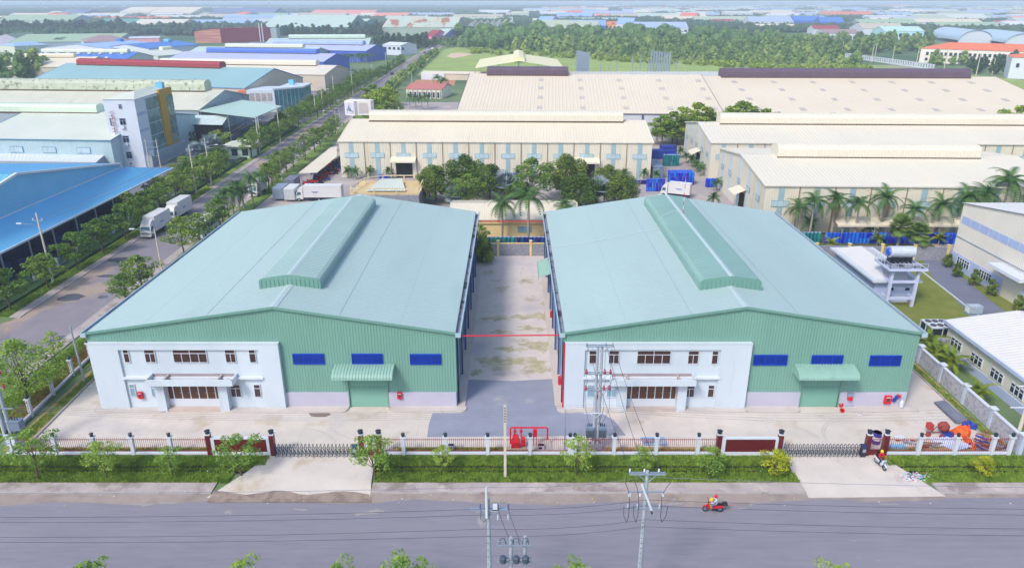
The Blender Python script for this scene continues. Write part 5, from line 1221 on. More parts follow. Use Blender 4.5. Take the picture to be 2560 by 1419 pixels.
# cream warehouses, three of one kind
def bays(S, n, doors=(), x_off=0., pitch=None, strips=True):
    root, ze = S['root'], S['ze']; Lb = pitch or S['L'] / n; y = .3
    for i in range(n):
        xc = x_off + (i + .5) * Lb
        if xc > S['L'] - 1: break
        MB().box(xc - .55, y - .06, 0 if i not in doors else 5.0, xc + .55, y - .005, ze - .35).build('cyan_strip', M_CYAN, root, local=True)
        f = MB(); x0, x1, z0, z1 = xc - 1.7, xc + 1.7, ze - 4.1, ze - 3.0
        f.box(x0, y - .12, z0 - .07, x1, y - .0, z0); f.box(x0, y - .12, z1, x1, y, z1 + .07)
        for k in range(4): xx = x0 + (x1 - x0) * k / 3; f.box(xx - .04, y - .12, z0, xx + .04, y, z1)
        fo = f.build('window', mat('window_teal_frame', (132, 168, 174), .5), root, local=True)
        for k in range(3): MB().box(x0 + (x1 - x0) * k / 3 + .04, y - .09, z0, x0 + (x1 - x0) * (k + 1) / 3 - .04, y - .07, z1).build('pane', mat('pane_pale', (172, 194, 202), .25, .12), fo, local=True)
        xe = x_off + i * Lb
        if i: MB().tube((xe, y - .12, 0), (xe, y - .12, ze - .2), .09, n=6).build('downpipe', mat('downpipe_brown', (134, 118, 92), .7), root, local=True)
    for i in doors:
        xc = x_off + (i + .5) * Lb
        MB().box(xc - 2.1, y - .08, 0, xc + 2.1, y - .005, 4.3).build('door_opening', M_HOLE, root, local=True)
        c = MB(); c.sheet((xc - 3.2, y - 1.9, 4.5), (xc + 3.2, y - 1.9, 4.5), (xc + 3.2, y, 5.4), (xc - 3.2, y, 5.4), .4, .05); c.box(xc - 3.2, y - 1.93, 4.2, xc + 3.2, y - 1.9, 4.55)
        for s in (-3.1, 3.1): c.tube((xc + s, y - 1.8, 0), (xc + s, y - 1.8, 4.5), .06, n=6)
        c.build('door_canopy', M_CREAMR, root, local=True)
C1 = shed('cream warehouse with cyan striped front, behind the garden trees', (843, 353), (1635, 357), 9.28, (870, 297), 'L', M_CREAMR, M_CREAMW, vent=(928, 1553, 4.6, 2.3, M_CREAMR2), pitch=.7, wallribs=True, trim=M_CREAMW)
bays(C1, 12, (2, 9))
C2 = shed('ivory roofed warehouse with cyan strips, behind the nearer right one', (1777, 357), (2900, 363), 9.28, (1744, 304.5), 'L', M_CREAMR2, M_CREAMW, vent=(1795, 2700, 4.6, 2.3, M_CREAMR2), pitch=1.0, wallribs=True, trim=M_CREAMW)
bays(C2, 30, (), 0, 6.75)
C3 = shed('ivory roofed warehouse with cyan strips, nearest on the right behind the palms', (1913, 464), (2690, 470), 9.28, (1851, 385), 'L', M_CREAMR2, M_CREAMW, vent=(1935, 2425, 4.6, 2.3, M_CREAMR2), pitch=.8, wallribs=True, trim=M_CREAMW)
bays(C3, 12, (), 0, 6.75)
for S in (C2, C3):      # gable end facing left: strips, windows and a canopy door
    for i, f_ in enumerate((.12, .3, .5, .7, .88)):
        yc = S['D'] * f_; zt_ = S['ze'] + (S['zr'] - S['ze']) * (1 - abs(yc - S['w']) / S['w']) - .5
        MB().box(.24, yc - .5, 0, .3, yc + .5, zt_).build('cyan_strip', mat('strip_pale', (184, 206, 222), .4, .04), S['root'], local=True)
        fo = MB().box(.16, yc - 1.2, 5.2, .22, yc + 1.2, 6.4).build('window', MC['window_teal_frame'], S['root'], local=True)
        for k in range(3): MB().box(.13, yc - 1.1 + k * .75, 5.3, .155, yc - .4 + k * .75, 6.3).build('pane', MC['pane_pale'], fo, local=True)
    yc = S['D'] * .4; c = MB(); c.box(.2, yc - 1.9, 0, .26, yc + 1.9, 4.1, 1); c.add([(-2.2, yc - 2.6, 4.2), (-2.2, yc + 2.6, 4.2), (.2, yc + 2.6, 5.2), (.2, yc - 2.6, 5.2), (-2.2, yc - 2.6, 4.0), (-2.2, yc + 2.6, 4.0)], [(0, 3, 2, 1), (0, 1, 5, 4)], 0)
    c.build('door_canopy', [M_CREAMR, M_HOLE], S['root'], local=True)
G1 = shed('wide grey white roofed shed with a short dark purple ridge ventilator', (1140, 281), (1812, 286), 8.5, (1157, 184), 'L', M_GREYR, mat('wall_white_sheet', (198, 200, 208), .6, .04), vent=(1219, 1420, 5.5, 2.6, M_PURP), pitch=1.2, trim=M_PURP)
G2 = shed('vast grey white roofed shed with a long dark purple ridge ventilator', (1814, 286), (2700, 290), 8.5, (1742, 190), 'L', M_GREYR, MC['wall_white_sheet'], vent=(1799, 2405, 5.5, 2.8, M_PURP), pitch=1.2, trim=M_PURP)
skm = mat('skylight_grey', (186, 180, 176), .4, .05)
def skylights(S, n, rows, x_off, st, skew):
    an = math.atan2(S['zr'] - S['ze'], S['w']); me = bpy.data.meshes.new('skylight'); q = MB()
    for k in range(4): q.box(-.9 + k * .48, -1.5, 0, -.9 + k * .48 + .34, 1.5, .1)
    me.from_pydata(q.v, [], q.f); me.materials.append(skm)
    for j in rows:
        for i in range(n):
            x = x_off + i * st
            if 2 < x < S['L'] - 2:
                o = bpy.data.objects.new('skylight', me); COL.objects.link(o); o.parent = S['root']; y = S['w'] * j; o.location = (x, y, S['ze'] + (S['zr'] - S['ze']) * j + .04); o.rotation_euler = (an, 0, 0)
skylights(G1, 8, (.12, .36, .6, .82), 27, 14.2, 0); skylights(G2, 16, (.12, .36, .6, .82), 12, 14.2, 0)
for i in range(9):
    x = 20 + i * 22
    MB().box(x, -.05, 0, x + .5, .3, 8.4).build('wall_column', M_PURP, G2['root'], local=True)
for i in range(4): MB().box(60 + i * 22, -.05, 0, 60.5 + i * 22, .3, 8.4).build('wall_column', M_PURP, G1['root'], local=True)
# ---- left row
L2 = shed('cream roofed factory left of the white tower building, pale cyan front wall', (-80, 346), (277, 351), 8.2, (258, 279), 'R', M_IVG, M_WCY, zr=12.2, vent=(-80, 252, 3.6, 2.2, mat('vent_ivory_green', (200, 216, 196), .5, .05)), pitch=1.0, trim=mat('gutter_teal', (60, 134, 166), .5), wallribs=True)
for px in (62, 148, 236):
    x = (Vector(G(px, 372, 5)) - L2['a']).dot(L2['u']); fo = MB().box(x - 1.9, .2, 4.6, x + 1.9, .28, 6.2).build('window', MC['gutter_teal'], L2['root'], local=True)
    for k in range(3): MB().box(x - 1.8 + k * 1.2, .14, 4.7, x - .65 + k * 1.2, .19, 6.1).build('pane', MC['pane_pale'], fo, local=True)
b = MB(); P = [G(-40, 402, 3.5) + (3.5,), G(240, 406, 3.5) + (3.5,), G(272, 378, 4.6) + (4.6,), G(-40, 374, 4.6) + (4.6,)]
b.sheet(P[0], P[1], P[2], P[3], 1.0, .05); b.poly([(P[1][0], P[1][1], 0), (P[2][0], P[2][1], 0), P[2], P[1]], 1); b.poly([(P[0][0], P[0][1], 0), (P[1][0], P[1][1], 0), P[1], P[0]], 1); b.build('lean_to', [mat('roof_pale_grey', (200, 206, 214), .5, .03), M_WG], L2['root'])
L3 = shed('long stained grey roof with a mossy curved ridge ventilator', (-200, 268), (497, 275), 8.8, (562, 225), 'R', M_GREYS, M_WG, vent=(-200, 520, 5.2, 3.4, M_VENTS), pitch=1.2)
for f_ in (.3, .62, .85): MB().box(L3['L'] - .25, L3['D'] * f_, 0, L3['L'] - .15, L3['D'] * f_ + .4, 9.5).build('wall_column', M_METAL, L3['root'], local=True)
b = MB(); P = [G(*q, 7.6) + (7.6,) for q in ((440, 287), (572, 289))] + [G(555, 313, 5.5) + (5.5,), G(440, 310, 5.5) + (5.5,)]
b.sheet(P[3], P[2], P[1], P[0], 1.0, .05); b.poly([(P[3][0], P[3][1] + 1, 0), (P[2][0], P[2][1] + 1, 0), (P[2][0], P[2][1] + 1, 5.3), (P[3][0], P[3][1] + 1, 5.3)], 1); b.build('lower_canopy', [mat('roof_grey_green', (182, 198, 196), .5, .04), M_HOLE], L3['root'])
gc = thing('flat_canopy', 'wide pale green canopy on posts over a dark loading court', 'canopy', G(600, 300) + (0,))
P = [G(*q, 8.6) for q in ((497, 277), (605.5, 250), (705, 265.6), (637.7, 293.6))]
b = MB(); b.prism(P, 8.4, 8.65); b.build('canopy_roof', mat('canopy_pale_green', (166, 194, 184), .5, .03), gc)
for q in P + [((P[0][0] + P[3][0]) / 2, (P[0][1] + P[3][1]) / 2)]: MB().tube((q[0] * .995, q[1], 0), (q[0] * .995, q[1], 8.4), .15, n=6).build('post', M_METAL, gc)
Q = [G(*q) for q in ((497, 300), (620, 290), (640, 330), (540, 345))]
L4 = shed('teal roofed factory with a long dark red ridge ventilator', (70, 203), (612, 221), 9, (168, 158), 'L', M_TEAL, M_BEI, vent=(210, 632, 4.6, 2.3, M_RVENT), pitch=1.3, trim=mat('trim_blue', (92, 140, 200), .5))
L5 = shed('cream shed with beige gable right of the teal factory', (300, 179), (812, 187), 8, (830, 163), 'R', M_CREAMR2, M_BEI, vent=(362, 792, 5, 2.4, M_CREAMR2))
L6 = shed('lavender roofed shed with a bright blue gable', (416, 148), (809, 155), 8, (826, 134), 'R', M_LAVR, M_WBL, vent=(478, 792, 5, 2.6, mat('vent_mid_blue', (70, 108, 192), .5, .05)), trim=M_WBL)
L7 = shed('pale mint shed with an ivory ventilator behind the lavender roof', (470, 130), (782, 133), 8, (795, 119), 'R', M_PALEG, M_WG, vent=(550, 758, 5, 2.4, M_IVG))
L8 = shed('lavender roofed shed with a pale blue ventilator further back', (590, 122), (915, 128), 8, (932, 112), 'R', M_LAVR, M_WBL, vent=(645, 908, 6, 2.8, mat('vent_pale_blue', (150, 170, 214), .5)), trim=M_WBL)
L9 = shed('pale mint shed with striped grey gable, farthest of the left row', (660, 112), (922, 111), 8, (941, 95), 'R', M_PALEG, M_WG, vent=(727, 914, 6, 3, mat('vent_mint', (182, 202, 190), .5)))
L10 = shed('bright blue roof with rows of white square skylights', (60, 150), (312, 151), 8, (347, 131), 'R', M_BROOF, M_IVG, vent=(100, 322, 4, 2, mat('vent_light_ivory', (204, 214, 190), .5)), trim=M_BROOF)
for j, (f0, n_) in enumerate(((.75, 8), (.25, 3))):
    for i in range(n_):
        x = L10['L'] * ((.1 + .11 * i) if j == 0 else (.55 + .12 * i)); MB().box(x - .9, L10['w'] * f0 - 1, L10['ze'] + (L10['zr'] - L10['ze']) * f0 + .1, x + .9, L10['w'] * f0 + 1, L10['ze'] + (L10['zr'] - L10['ze']) * f0 + .9).build('skylight', M_WHITE, L10['root'], local=True)
L11 = shed('cream shed with a stubby cream ventilator behind the tree clump', (-20, 168), (205, 167), 7.5, (228, 142), 'R', M_CREAMR, M_BEI, vent=(70, 190, 4, 2, M_CREAMR))
# two storey office at the end of the teal factory
of = thing('factory_office', 'two storey office with orange panels and a green glass front at the teal factory', 'office', G(640, 262) + (0,))
y0 = (L4['a'] + L4['u'] * L4['L']).y - 3; x0 = AY(618, 250, y0)[0]; x1 = AY(688, 250, y0)[0]
b = MB(); b.box(x0, y0, 0, x1, y0 + 16, 8.5, 0); b.build('wall', M_OFFWH, of); MB().box(x0 - 3.5, y0 + .2, 0, x0 - .05, y0 + 5, 8.3).build('side_wing', mat('panel_orange', (206, 120, 84), .7), of)
for k in range(4): MB().box(x0 + 1.2 + k * 2.4, y0 - .08, 4.3, x0 + 3.1 + k * 2.4, y0 - .01, 7.4).build('window', mat('facade_grey_beige', (160, 150, 148), .4, .2, 1), of)
b = MB(); x2 = x1 + 9
b.poly([(x1, y0 + .0, 0), (x2, y0 + 9, 0), (x2, y0 + 9, 8.6), (x1, y0, 8.6)]); b.poly([(x2, y0 + 9, 0), (x2, y0 + 22, 0), (x2, y0 + 22, 8.6), (x2, y0 + 9, 8.6)]); b.prism([(x1 - .4, y0 - .5), (x2 + .6, y0 + 8.6), (x2 + .6, y0 + 22), (x1 - .4, y0 + 22)], 8.6, 9.2, 1); b.build('glass_front', [mat('glass_green', (70, 130, 136), .1, .25, .4), M_OFFWH], of)
for k in range(7):
    t = k / 7.; MB().tube((x1 + 9 * t, y0 + 9 * t - .1, 0), (x1 + 9 * t, y0 + 9 * t - .1, 8.6), .12, n=4).build('mullion', M_METAL, of)
b = MB(); b.box(x1 + 2, y0 + 14, 9.2, x1 + 4, y0 + 16, 11.2); b.build('roof_tank', M_BROOF2, of)
# white tower building
TX1, TY0 = G(366.6, 419); TX0 = AY(256, 248, TY0)[0]; TZ = AY(337.3, 249.3, TY0)[1]; TX0b = AX(300, 330, TX1)[0]
yb_ = AX(425, 223.4, TX1)[0]
tw = thing('tower_block', 'white five storey block with a green glass side and a mustard band', 'building', (TX0, TY0, 0))
MB().box(TX0, TY0, 0, TX1, yb_, TZ).build('wall', mat('tower_white', (196, 204, 216), .7, .05, .3, c2=(178, 190, 208), amt=.6, sc2=.25, edge=.15), tw)
zr_ = TZ + 1.6; xm = (TX0 + TX1) / 2
MB().poly([(TX0 - .2, TY0 - .2, TZ + .05), (TX1 + .2, TY0 - .2, TZ + .05), (xm + 1.5, TY0 + 6, zr_)]).poly([(TX1 + .2, TY0 - .2, TZ + .05), (TX1 + .2, yb_, TZ + .4), (xm + 1.5, yb_, zr_), (xm + 1.5, TY0 + 6, zr_)]).poly([(TX0 - .2, yb_, TZ + .05), (TX0 - .2, TY0 - .2, TZ + .05), (xm + 1.5, TY0 + 6, zr_), (xm + 1.5, yb_, zr_)]).build('roof', M_IVG, tw)
DY = yb_ - TY0; X = TX1
yq = lambda f: TY0 + DY * f
for k in range(4):
    for j in range(5):
        MB().box(X - .05, yq(.27) + k * DY * .085, .9 + j * (TZ - 1.2) / 5, X + .1, yq(.27) + (k + .93) * DY * .085, .9 + (j + .94) * (TZ - 1.2) / 5).build('curtain_glass', mat('curtain_glass', (104, 134, 134), .1, .35, .35, c2=(160, 176, 160), amt=.55, sc2=.4, edge=.1), tw)
MB().box(X - .1, yq(.62), 3.4, X + .5, yq(.985), TZ + 1.0).build('mustard_band', mat('mustard', (178, 138, 52), .6, .04), tw)
for j in range(6): MB().box(X + .45, yq(.8), 4.0 + j * 2.2, X + .62, yq(.98), 6.0 + j * 2.2).build('curtain_glass', MC['curtain_glass'], tw)
for z_ in (TZ * .76, TZ * .52): MB().box(X - .02, TY0 + .1, z_, X + .04, yq(.24), z_ + .8).build('grey_band', mat('band_grey', (166, 174, 200), .7), tw)
for zx, zy, zx2, zy2, n_ in ((412, 440, 470, 505, 2), (425, 632, 525, 725, 2), (290, 630, 333, 735, 1), (470, 868, 570, 962, 2), (350, 865, 385, 960, 1), (515, 1088, 610, 1180, 2), (378, 1090, 415, 1180, 1)):
    p0 = AY(220 + zx / 5.457, 180 + zy / 5.457, TY0); p1 = AY(220 + zx2 / 5.457, 180 + zy2 / 5.457, TY0)
    pane_window(tw, p0[0], p1[0], p1[1], p0[1], TY0 - .02, n_, 1, M_GLD, M_METAL, .1)
for zx, zy in ((480, 750), (530, 985)):
    p0 = AY(220 + zx / 5.457, 180 + zy / 5.457, TY0); MB().box(p0[0] - .5, TY0 - .5, p0[1] - .35, p0[0] + .5, TY0 - .02, p0[1] + .35).build('air_conditioner', M_WHITE, tw)
b = MB()
for j in range(16):
    z = 2 + j * .85; b.tube((TX0 + 1.2, TY0 - .5, z), (TX0 + 2.6, TY0 - .5, z + (.5 if j % 2 else -.2)), .05, n=4); b.tube((TX0 + 1.4, TY0 - .5, z), (TX0 + 2.2, TY0 - .1, z), .05, n=4)
b.tube((TX0 + 1.9, TY0 - .5, 1), (TX0 + 1.9, TY0 - .5, 14.5), .06, n=4); b.build('rusty_fire_ladder', M_RUST, tw)
b = MB(); b.box(TX0 + 6, yb_ - 4, TZ + .3, TX0 + 8, yb_ - 2.5, TZ + 2.6, 1); b.build('roof_cabin', [M_BROOF2, M_BROOF2], tw)
MB().box(X - 7, TY0 + .2, -.1, X + 1.8, yb_ + 2, 3.3).build('ground_floor', M_WG, tw)
# gatehouse by the side street
gx, gy = G(660, 383)[0], 205; x0, x1 = AY(567, 370, gy)[0], AY(622, 370, gy)[0]
gh = thing('gatehouse', 'pale green flat roofed gatehouse by the side street', 'gatehouse', (x0, gy, 0))
MB().box(x0, gy, 0, x1, gy + 6, 3.6).build('wall', mat('wall_mint', (188, 210, 190), .6), gh); MB().box(x0 - 1.0, gy - .9, 3.6, x1 + .9, gy + 7, 4.0).build('roof_slab', M_IVG, gh); MB().box(x0 + 1.5, gy - .2, 4.0, x1 - .5, gy + 5, 4.7).build('parapet', M_IVG, gh)
for xx in (x0 + 1.2, x0 + 4.2): MB().box(xx, gy - .06, 1, xx + 1.7, gy - .01, 2.9).build('window', M_GLD, gh)
# blue gabled factory with canopy at the left edge
bf = thing('blue_factory', 'blue sheet metal factory with a long side canopy at the left edge', 'factory', (-84, 87, 0))
Y0b, Yr, Y1b, zeb, zrb = 88., 120., 152.5, 9.8, 14.9
b = MB(); b.sheet((-84, Y0b, 8.9), (-84, Yr, 8.9), (-84, Yr, zrb - .1), (-84, Y0b, zeb), .5, .05); b.sheet((-84, Yr, 8.9), (-84, Y1b, 8.9), (-84, Y1b, zeb), (-84, Yr, zrb - .1), .5, .05)
b.build('gable_wall', mat('wall_skyblue', (118, 184, 224), .45, .05, .2), bf)
b = MB(); b.box(-84.3, Y0b, 0, -84.1, Y1b, 8.9); b.box(-150, Y1b - .3, 0, -84.1, Y1b, zeb - .2); b.build('wall', mat('wall_blue_shaded', (24, 44, 92), .7, .3, .3), bf)  # dark navy paints the canopy's shade into the blue wall's colour
b = MB(); b.sheet((-150, Y0b - .5, zeb - .1), (-83.7, Y0b - .5, zeb - .1), (-83.7, Yr, zrb), (-150, Yr, zrb), .8, .06); b.sheet((-83.7, Y1b + .5, zeb - .1), (-150, Y1b + .5, zeb - .1), (-150, Yr, zrb), (-83.7, Yr, zrb), .8, .06); b.build('roof', M_BROOF2, bf)
b = MB()
for ya, yb, za, zb in ((Y0b - .5, Yr, zeb, zrb + .1), (Yr, Y1b + .5, zrb + .1, zeb)): b.add([(-84, ya, za - .25), (-83.5, ya, za - .25), (-83.5, yb, zb - .25), (-84, yb, zb - .25), (-84, ya, za + .12), (-83.5, ya, za + .12), (-83.5, yb, zb + .12), (-84, yb, zb + .12)], [(0,3,2,1),(4,5,6,7),(0,1,5,4),(1,2,6,5),(2,3,7,6),(3,0,4,7)])
b.box(-84, Y1b - .2, 8.9, -83.5, Y1b + .3, zeb); b.box(-84, Y0b, 8.8, -83.8, Y1b, 9.05)
b.build('verge_trim', M_WHITE, bf)
b = MB(); b.sheet((-78.8, 80, 6.0), (-78.8, 165.5, 6.0), (-83.9, 153, 8.9), (-83.9, 80, 8.9), .7, .05); b.build('canopy_roof', M_BROOF2, bf)
b = MB(); b.box(-78.9, 80, 5.8, -78.65, 165.6, 6.1); b.build('canopy_gutter', M_OFFWH, bf)
for yy in (86, 92, 98.5, 105, 112, 118.5, 125.5, 132, 138.5, 145, 151.5, 158, 165): MB().box(-79.1, yy, 0, -78.9, yy + .2, 5.9).build('post', M_METAL, bf)
for i in range(20):     # blue stock under the canopy
    yy = 90 + i * 3.6; MB().box(-83.6 + R.uniform(0, 1), yy, 0, -81.2, yy + R.uniform(1.8, 3.2), R.uniform(1, 3.2)).build('blue_stock_stack', mat('stock_blue', (18, 42, 104), .6, .4, .8), bf)
lw = thing('factory_fence', 'low grey wall with teal rail and pillars before the blue factory', 'fence', (-76.5, 96, 0))
for i in range(11):
    ya = 95 + i * 6.3; xa, xb = SX(-76.3, ya), SX(-76.3, ya + 6.3)
    MB().prism([(xa, ya), (xa + .2, ya), (xb + .2, ya + 5.9), (xb, ya + 5.9)], 0, .7).build('wall_panel', M_BLOCK, lw)
    MB().box(xa - .15, ya + 5.95, 0, xa + .3, ya + 6.35, 2.0).build('pillar', M_OFFWH, lw); MB().prism([(xa + .05, ya), (xa + .12, ya), (xb + .12, ya + 5.9), (xb + .05, ya + 5.9)], 1.5, 1.58).build('rail', MC['gutter_teal'], lw)
hd = MB()
strip(hd, -76.0, -74.1, [94, 110, 130, 150, 180, 220, 260], 0, .55); tag(hd.build('hedge_bank', L_DARKW), 'dark overgrown bank between the street grass and the factory wall', None, None, 'stuff')
# ---- grounds
flat('cream_yard_paving', [(-56, 122), (84, 122), (84, 330), (-56, 330)], .006, mat('yard_paving', (158, 150, 150), .9, .1, .3, c2=(180, 170, 160), amt=.52, sc2=.1, edge=.15))
flat('left_works_paving', [(-230, 152), (-77, 152), (-78, 420), (-230, 420)], .006, mat('works_paving', (112, 112, 118), .9, .15, .2, c2=(80, 96, 50), amt=.55, sc2=.08))
flat('right_lawn', [(52, 80), (80, 80), (80, 119), (52, 119)], .012, mat('lawn', (108, 118, 50), .95, .12, .6, c2=(124, 122, 66), amt=.52, sc2=.2, edge=.2))
flat('planting_strip', [(-56, 121.4), (78, 121.4), (78, 150), (-56, 150)], .012, mat('dark_soil', (84, 84, 52), .95, .2, .8))  # garden strip in a darker, greener soil colour than the yard strips
P = [G(*q) for q in ((2300, 640), (2372, 650), (2384, 670), (2420, 705), (2500, 770), (2640, 880), (2640, 1000), (2560, 900), (2440, 800), (2330, 690))]
flat('lane', P, .022, M_LANE)
kb = MB(); a_, b_ = G(2303, 678), G(2420, 770); kb.tube(a_ + (.1,), b_ + (.1,), .12, n=4); kb.tube(b_ + (.1,), G(2560, 880) + (.1,), .12, n=4); kb.tube(G(2300, 646) + (.1,), G(2370, 648) + (.1,), .12, n=4); struct(kb, 'lane_kerb', M_OFFWH)
flat('field', [G(1040, 190), G(1250, 178), G(1900, 185), G(2560, 235), G(2700, 250), G(2700, 215), G(2200, 165), G(1900, 140), G(1150, 117), G(1110, 125)], .02, M_FIELD)
flat('bare_soil', [G(*q) for q in ((1115, 141), (1128, 134), (1150, 132), (1185, 136), (1160, 141), (1135, 146))], .045, mat('bare_soil', (206, 176, 152), .95, .08, .1))
flat('dirt_lot', [G(*q) for q in ((1040, 200), (1140, 198), (1135, 215), (1030, 212))], .03, mat('red_dirt', (176, 124, 96), .95, .15, .3))
flat('dirt_road', [G(*q) for q in ((1815, 75), (1832, 74), (1870, 100), (1828, 98))], .05, mat('dirt_road', (196, 176, 156), .95, .1, .05))
# ---- block wall behind the warehouses
bwl = thing('block_wall', 'grey block wall with yellow posts closing the alley and running right', 'wall', (0, 120.9, 0))
xs_ = [-9.6, -2.1 - .35, 3.4 - .1, 8.9] + [14 + i * 5.6 for i in range(12)]
for i, x in enumerate(xs_):
    y = 120.9 - max(0, x - 20) * .045; MB().box(x - .2, y - .2, 0, x + .2, y + .2, 2.75).build('post', M_YEL, bwl); MB().box(x - .28, y - .28, 2.75, x + .28, y + .28, 2.87).build('post_cap', M_YEL, bwl)
    if i: 
        x_, yp = xs_[i - 1], 120.9 - max(0, xs_[i - 1] - 20) * .045
        MB().prism([(x_ + .2, yp - .1), (x - .2, y - .1), (x - .2, y + .1), (x_ + .2, yp + .1)], 0, 2.25).build('block_panel', M_BLOCK, bwl); MB().prism([(x_ + .2, yp - .13), (x - .2, y - .13), (x - .2, y + .13), (x_ + .2, yp + .13)], 2.25, 2.4).build('coping', M_YEL if i < 4 else M_BLOCK, bwl)
# right boundary wall with pale blocks
rw = thing('block_wall', 'pale grey block wall with white coping along the right side of the yard', 'wall', (50.3, 60.6, 0))
ys_ = [60.6 + i * 4.9 for i in range(13)]; xw = lambda y: 50.25 + (y - 60) * .018
for i, y in enumerate(ys_):
    MB().box(xw(y) - .02, y - .2, 0, xw(y) + .38, y + .2, 2.3).build('post', mat('post_bluewhite', (180, 190, 210), .7), rw); MB().box(xw(y) - .15, y - .34, 2.3, xw(y) + .5, y + .34, 2.45).build('post_cap', M_WHITE, rw)
    if i: y_ = ys_[i - 1]; MB().prism([(xw(y_) + .08, y_ + .2), (xw(y) + .08, y - .2), (xw(y) + .28, y - .2), (xw(y_) + .28, y_ + .2)], 0, 2.0).build('block_panel', M_BLOCKL, rw); MB().prism([(xw(y_), y_ + .2), (xw(y), y - .2), (xw(y) + .36, y - .2), (xw(y_) + .36, y_ + .2)], 2.0, 2.12).build('coping', M_WHITE, rw)
rf_ = thing('block_wall', 'grey block wall in front right of the white corner pillar', 'wall', (50.8, 60.4, 0)); MB().box(50.75, FY - .1, 0, 75, FY + .1, 2.0).build('block_panel', M_BLOCK, rf_); MB().box(50.75, FY - .16, 2.0, 75, FY + .16, 2.12).build('coping', M_WHITE, rf_)
# ---- house behind the alley
H1 = shed('low beige house with an ivory sheet roof behind the alley wall', (1120, 549), (1450, 549), 3.6, (1140, 507), 'L', M_CREAMR, mat('wall_sand', (222, 198, 148), .7, .05), zr=5.6, pitch=.4, name='house', cat='house')
for px in (1312, 1430): x = (Vector(G(px, 580, 1.6)) - H1['a']).dot(H1['u']); pane_window(H1['root'], 0, .01, 0, .01, 0) if False else MB().box(x - 1.3, .22, 1.0, x + 1.3, .3, 2.2).build('window', M_GLB, H1['root'], local=True)
MB().box(.2, .05, 2.75, H1['L'] - .2, .3, 3.3).build('fascia', mat('fascia_sand', (212, 186, 140), .7), H1['root'], local=True)
# flat roofed grey building with roof terrace rails
fb = thing('flat_roof_building', 'small grey building with parapet rails and a white skylight roof', 'building', G(960, 500) + (0,))
fy = G(960, 471, 5.6)[1]; x0, x1 = AY(872, 471, fy)[0], AY(1046, 471, fy)[0]; by = G(1000, 437, 5.6)[1]
MB().box(x0, fy, 0, x1, by, 4.2).build('wall', M_BLOCK, fb)
pr_ = [(x0, fy + 1.5), (x0 + .6, fy + .2), (x1, fy + .1), (x1, by - .2), (x0 + 5, by - .2), (x0 + 1.5, by - 3)]
for i in range(len(pr_)):
    a_, b_ = Vector(pr_[i]), Vector(pr_[(i + 1) % len(pr_)]); n_ = max(1, int((b_ - a_).length / 4))
    MB().tube((a_.x, a_.y, 5.5), (b_.x, b_.y, 5.5), .14, n=4).build('rail', mat('rail_sand', (206, 192, 160), .7), fb)
    for k in range(n_): q = a_.lerp(b_, k / n_); MB().box(q.x - .12, q.y - .12, 4.2, q.x + .12, q.y + .12, 5.5).build('rail_post', MC['rail_sand'], fb)
MB().sheet((x0 + 3, fy + 2.2, 4.5), (x1 - 3, fy + 2.2, 4.5), (x1 - 5, by - 2, 5.2), (x0 + 5, by - 2, 5.2), .6, .05).build('skylight_roof', M_IVG, fb)
MB().poly([(x0, fy, 4.22), (x1, fy, 4.22), (x1, by, 4.22), (x0, by, 4.22)]).build('terrace', mat('terrace_tan', (206, 180, 132), .8, .08), fb)
# motorcycle shelter
ms = thing('bike_shelter', 'long cream roofed motorbike shelter beside the side street', 'shelter', G(770, 460) + (0,))
P = [G(*q, 2.9) for q in ((746.6, 432), (793, 431), (842, 391), (842, 366), (826, 369))]
MB().prism(P, 2.8, 2.92).build('roof', M_CREAMR, ms)
for t in (0, .25, .5, .75, 1):
    a_ = Vector(P[0]).lerp(Vector(P[4]), t); MB().tube((a_.x + .6, a_.y, 0), (a_.x + .6, a_.y, 2.8), .07, n=6).build('post', M_METAL, ms)
# roof sign
sx_, sy_ = AY(880, 270, 240)[0], 240.; zs0, zs1 = AY(880, 288, 240)[1], AY(880, 252, 240)[1]
sg = thing('roof_sign', 'white box sign with a blue and teal triangle emblem on a pole', 'sign', (sx_, sy_, 0))
b = MB(); x0, x1 = AY(862, 270, 240)[0], AY(888, 270, 240)[0]; x2 = AY(931, 270, 240)[0]
b.prism([(x0, 240), (x1, 238.5), (x1 + .8, 239.5), (x2 - .5, 240), (x2, 243), (x0 + 1, 245)], zs0, zs1); b.build('sign_box', mat('sign_white', (224, 218, 214), .5, .04), sg)
MB().add([(x1 + 1.2, 239.45, zs0 + .7), (x2 - 1.4, 239.8, zs0 + .7), (x2 - 1.4, 239.8, zs1 - .7), (x1 + 1.2, 239.45, zs1 - .7)], [(0, 1, 2, 3)]).build('sign_panel', mat('sign_grey', (188, 180, 178), .5), sg)
u_ = Vector((x1 - x0, -1.5, 0)); o_ = Vector((x0, 239.94, 0)) ; e_ = lambda a, z: tuple(o_ + u_ * a + Vector((0, -.03, zs0 + (zs1 - zs0) * z)))
MB().poly([e_(.1, .12), e_(.92, .12), e_(.92, .9), e_(.1, .9)]).build('sign_panel', mat('sign_lilac', (196, 196, 214), .5), sg)
MB().poly([e_(.2, .3), e_(.5, .82), e_(.56, .7), e_(.34, .3)]).build('emblem', mat('emblem_blue', (40, 84, 190), .5), sg); MB().poly([e_(.4, .3), e_(.56, .62), e_(.72, .3)]).build('emblem', mat('emblem_teal', (40, 160, 150), .5), sg); MB().poly([e_(.72, .22), e_(.84, .22), e_(.84, .32), e_(.72, .32)]).build('emblem', M_RED, sg)
MB().tube((sx_, 242, 0), (sx_, 242, zs0), .25, n=8).build('post', M_METAL, sg)
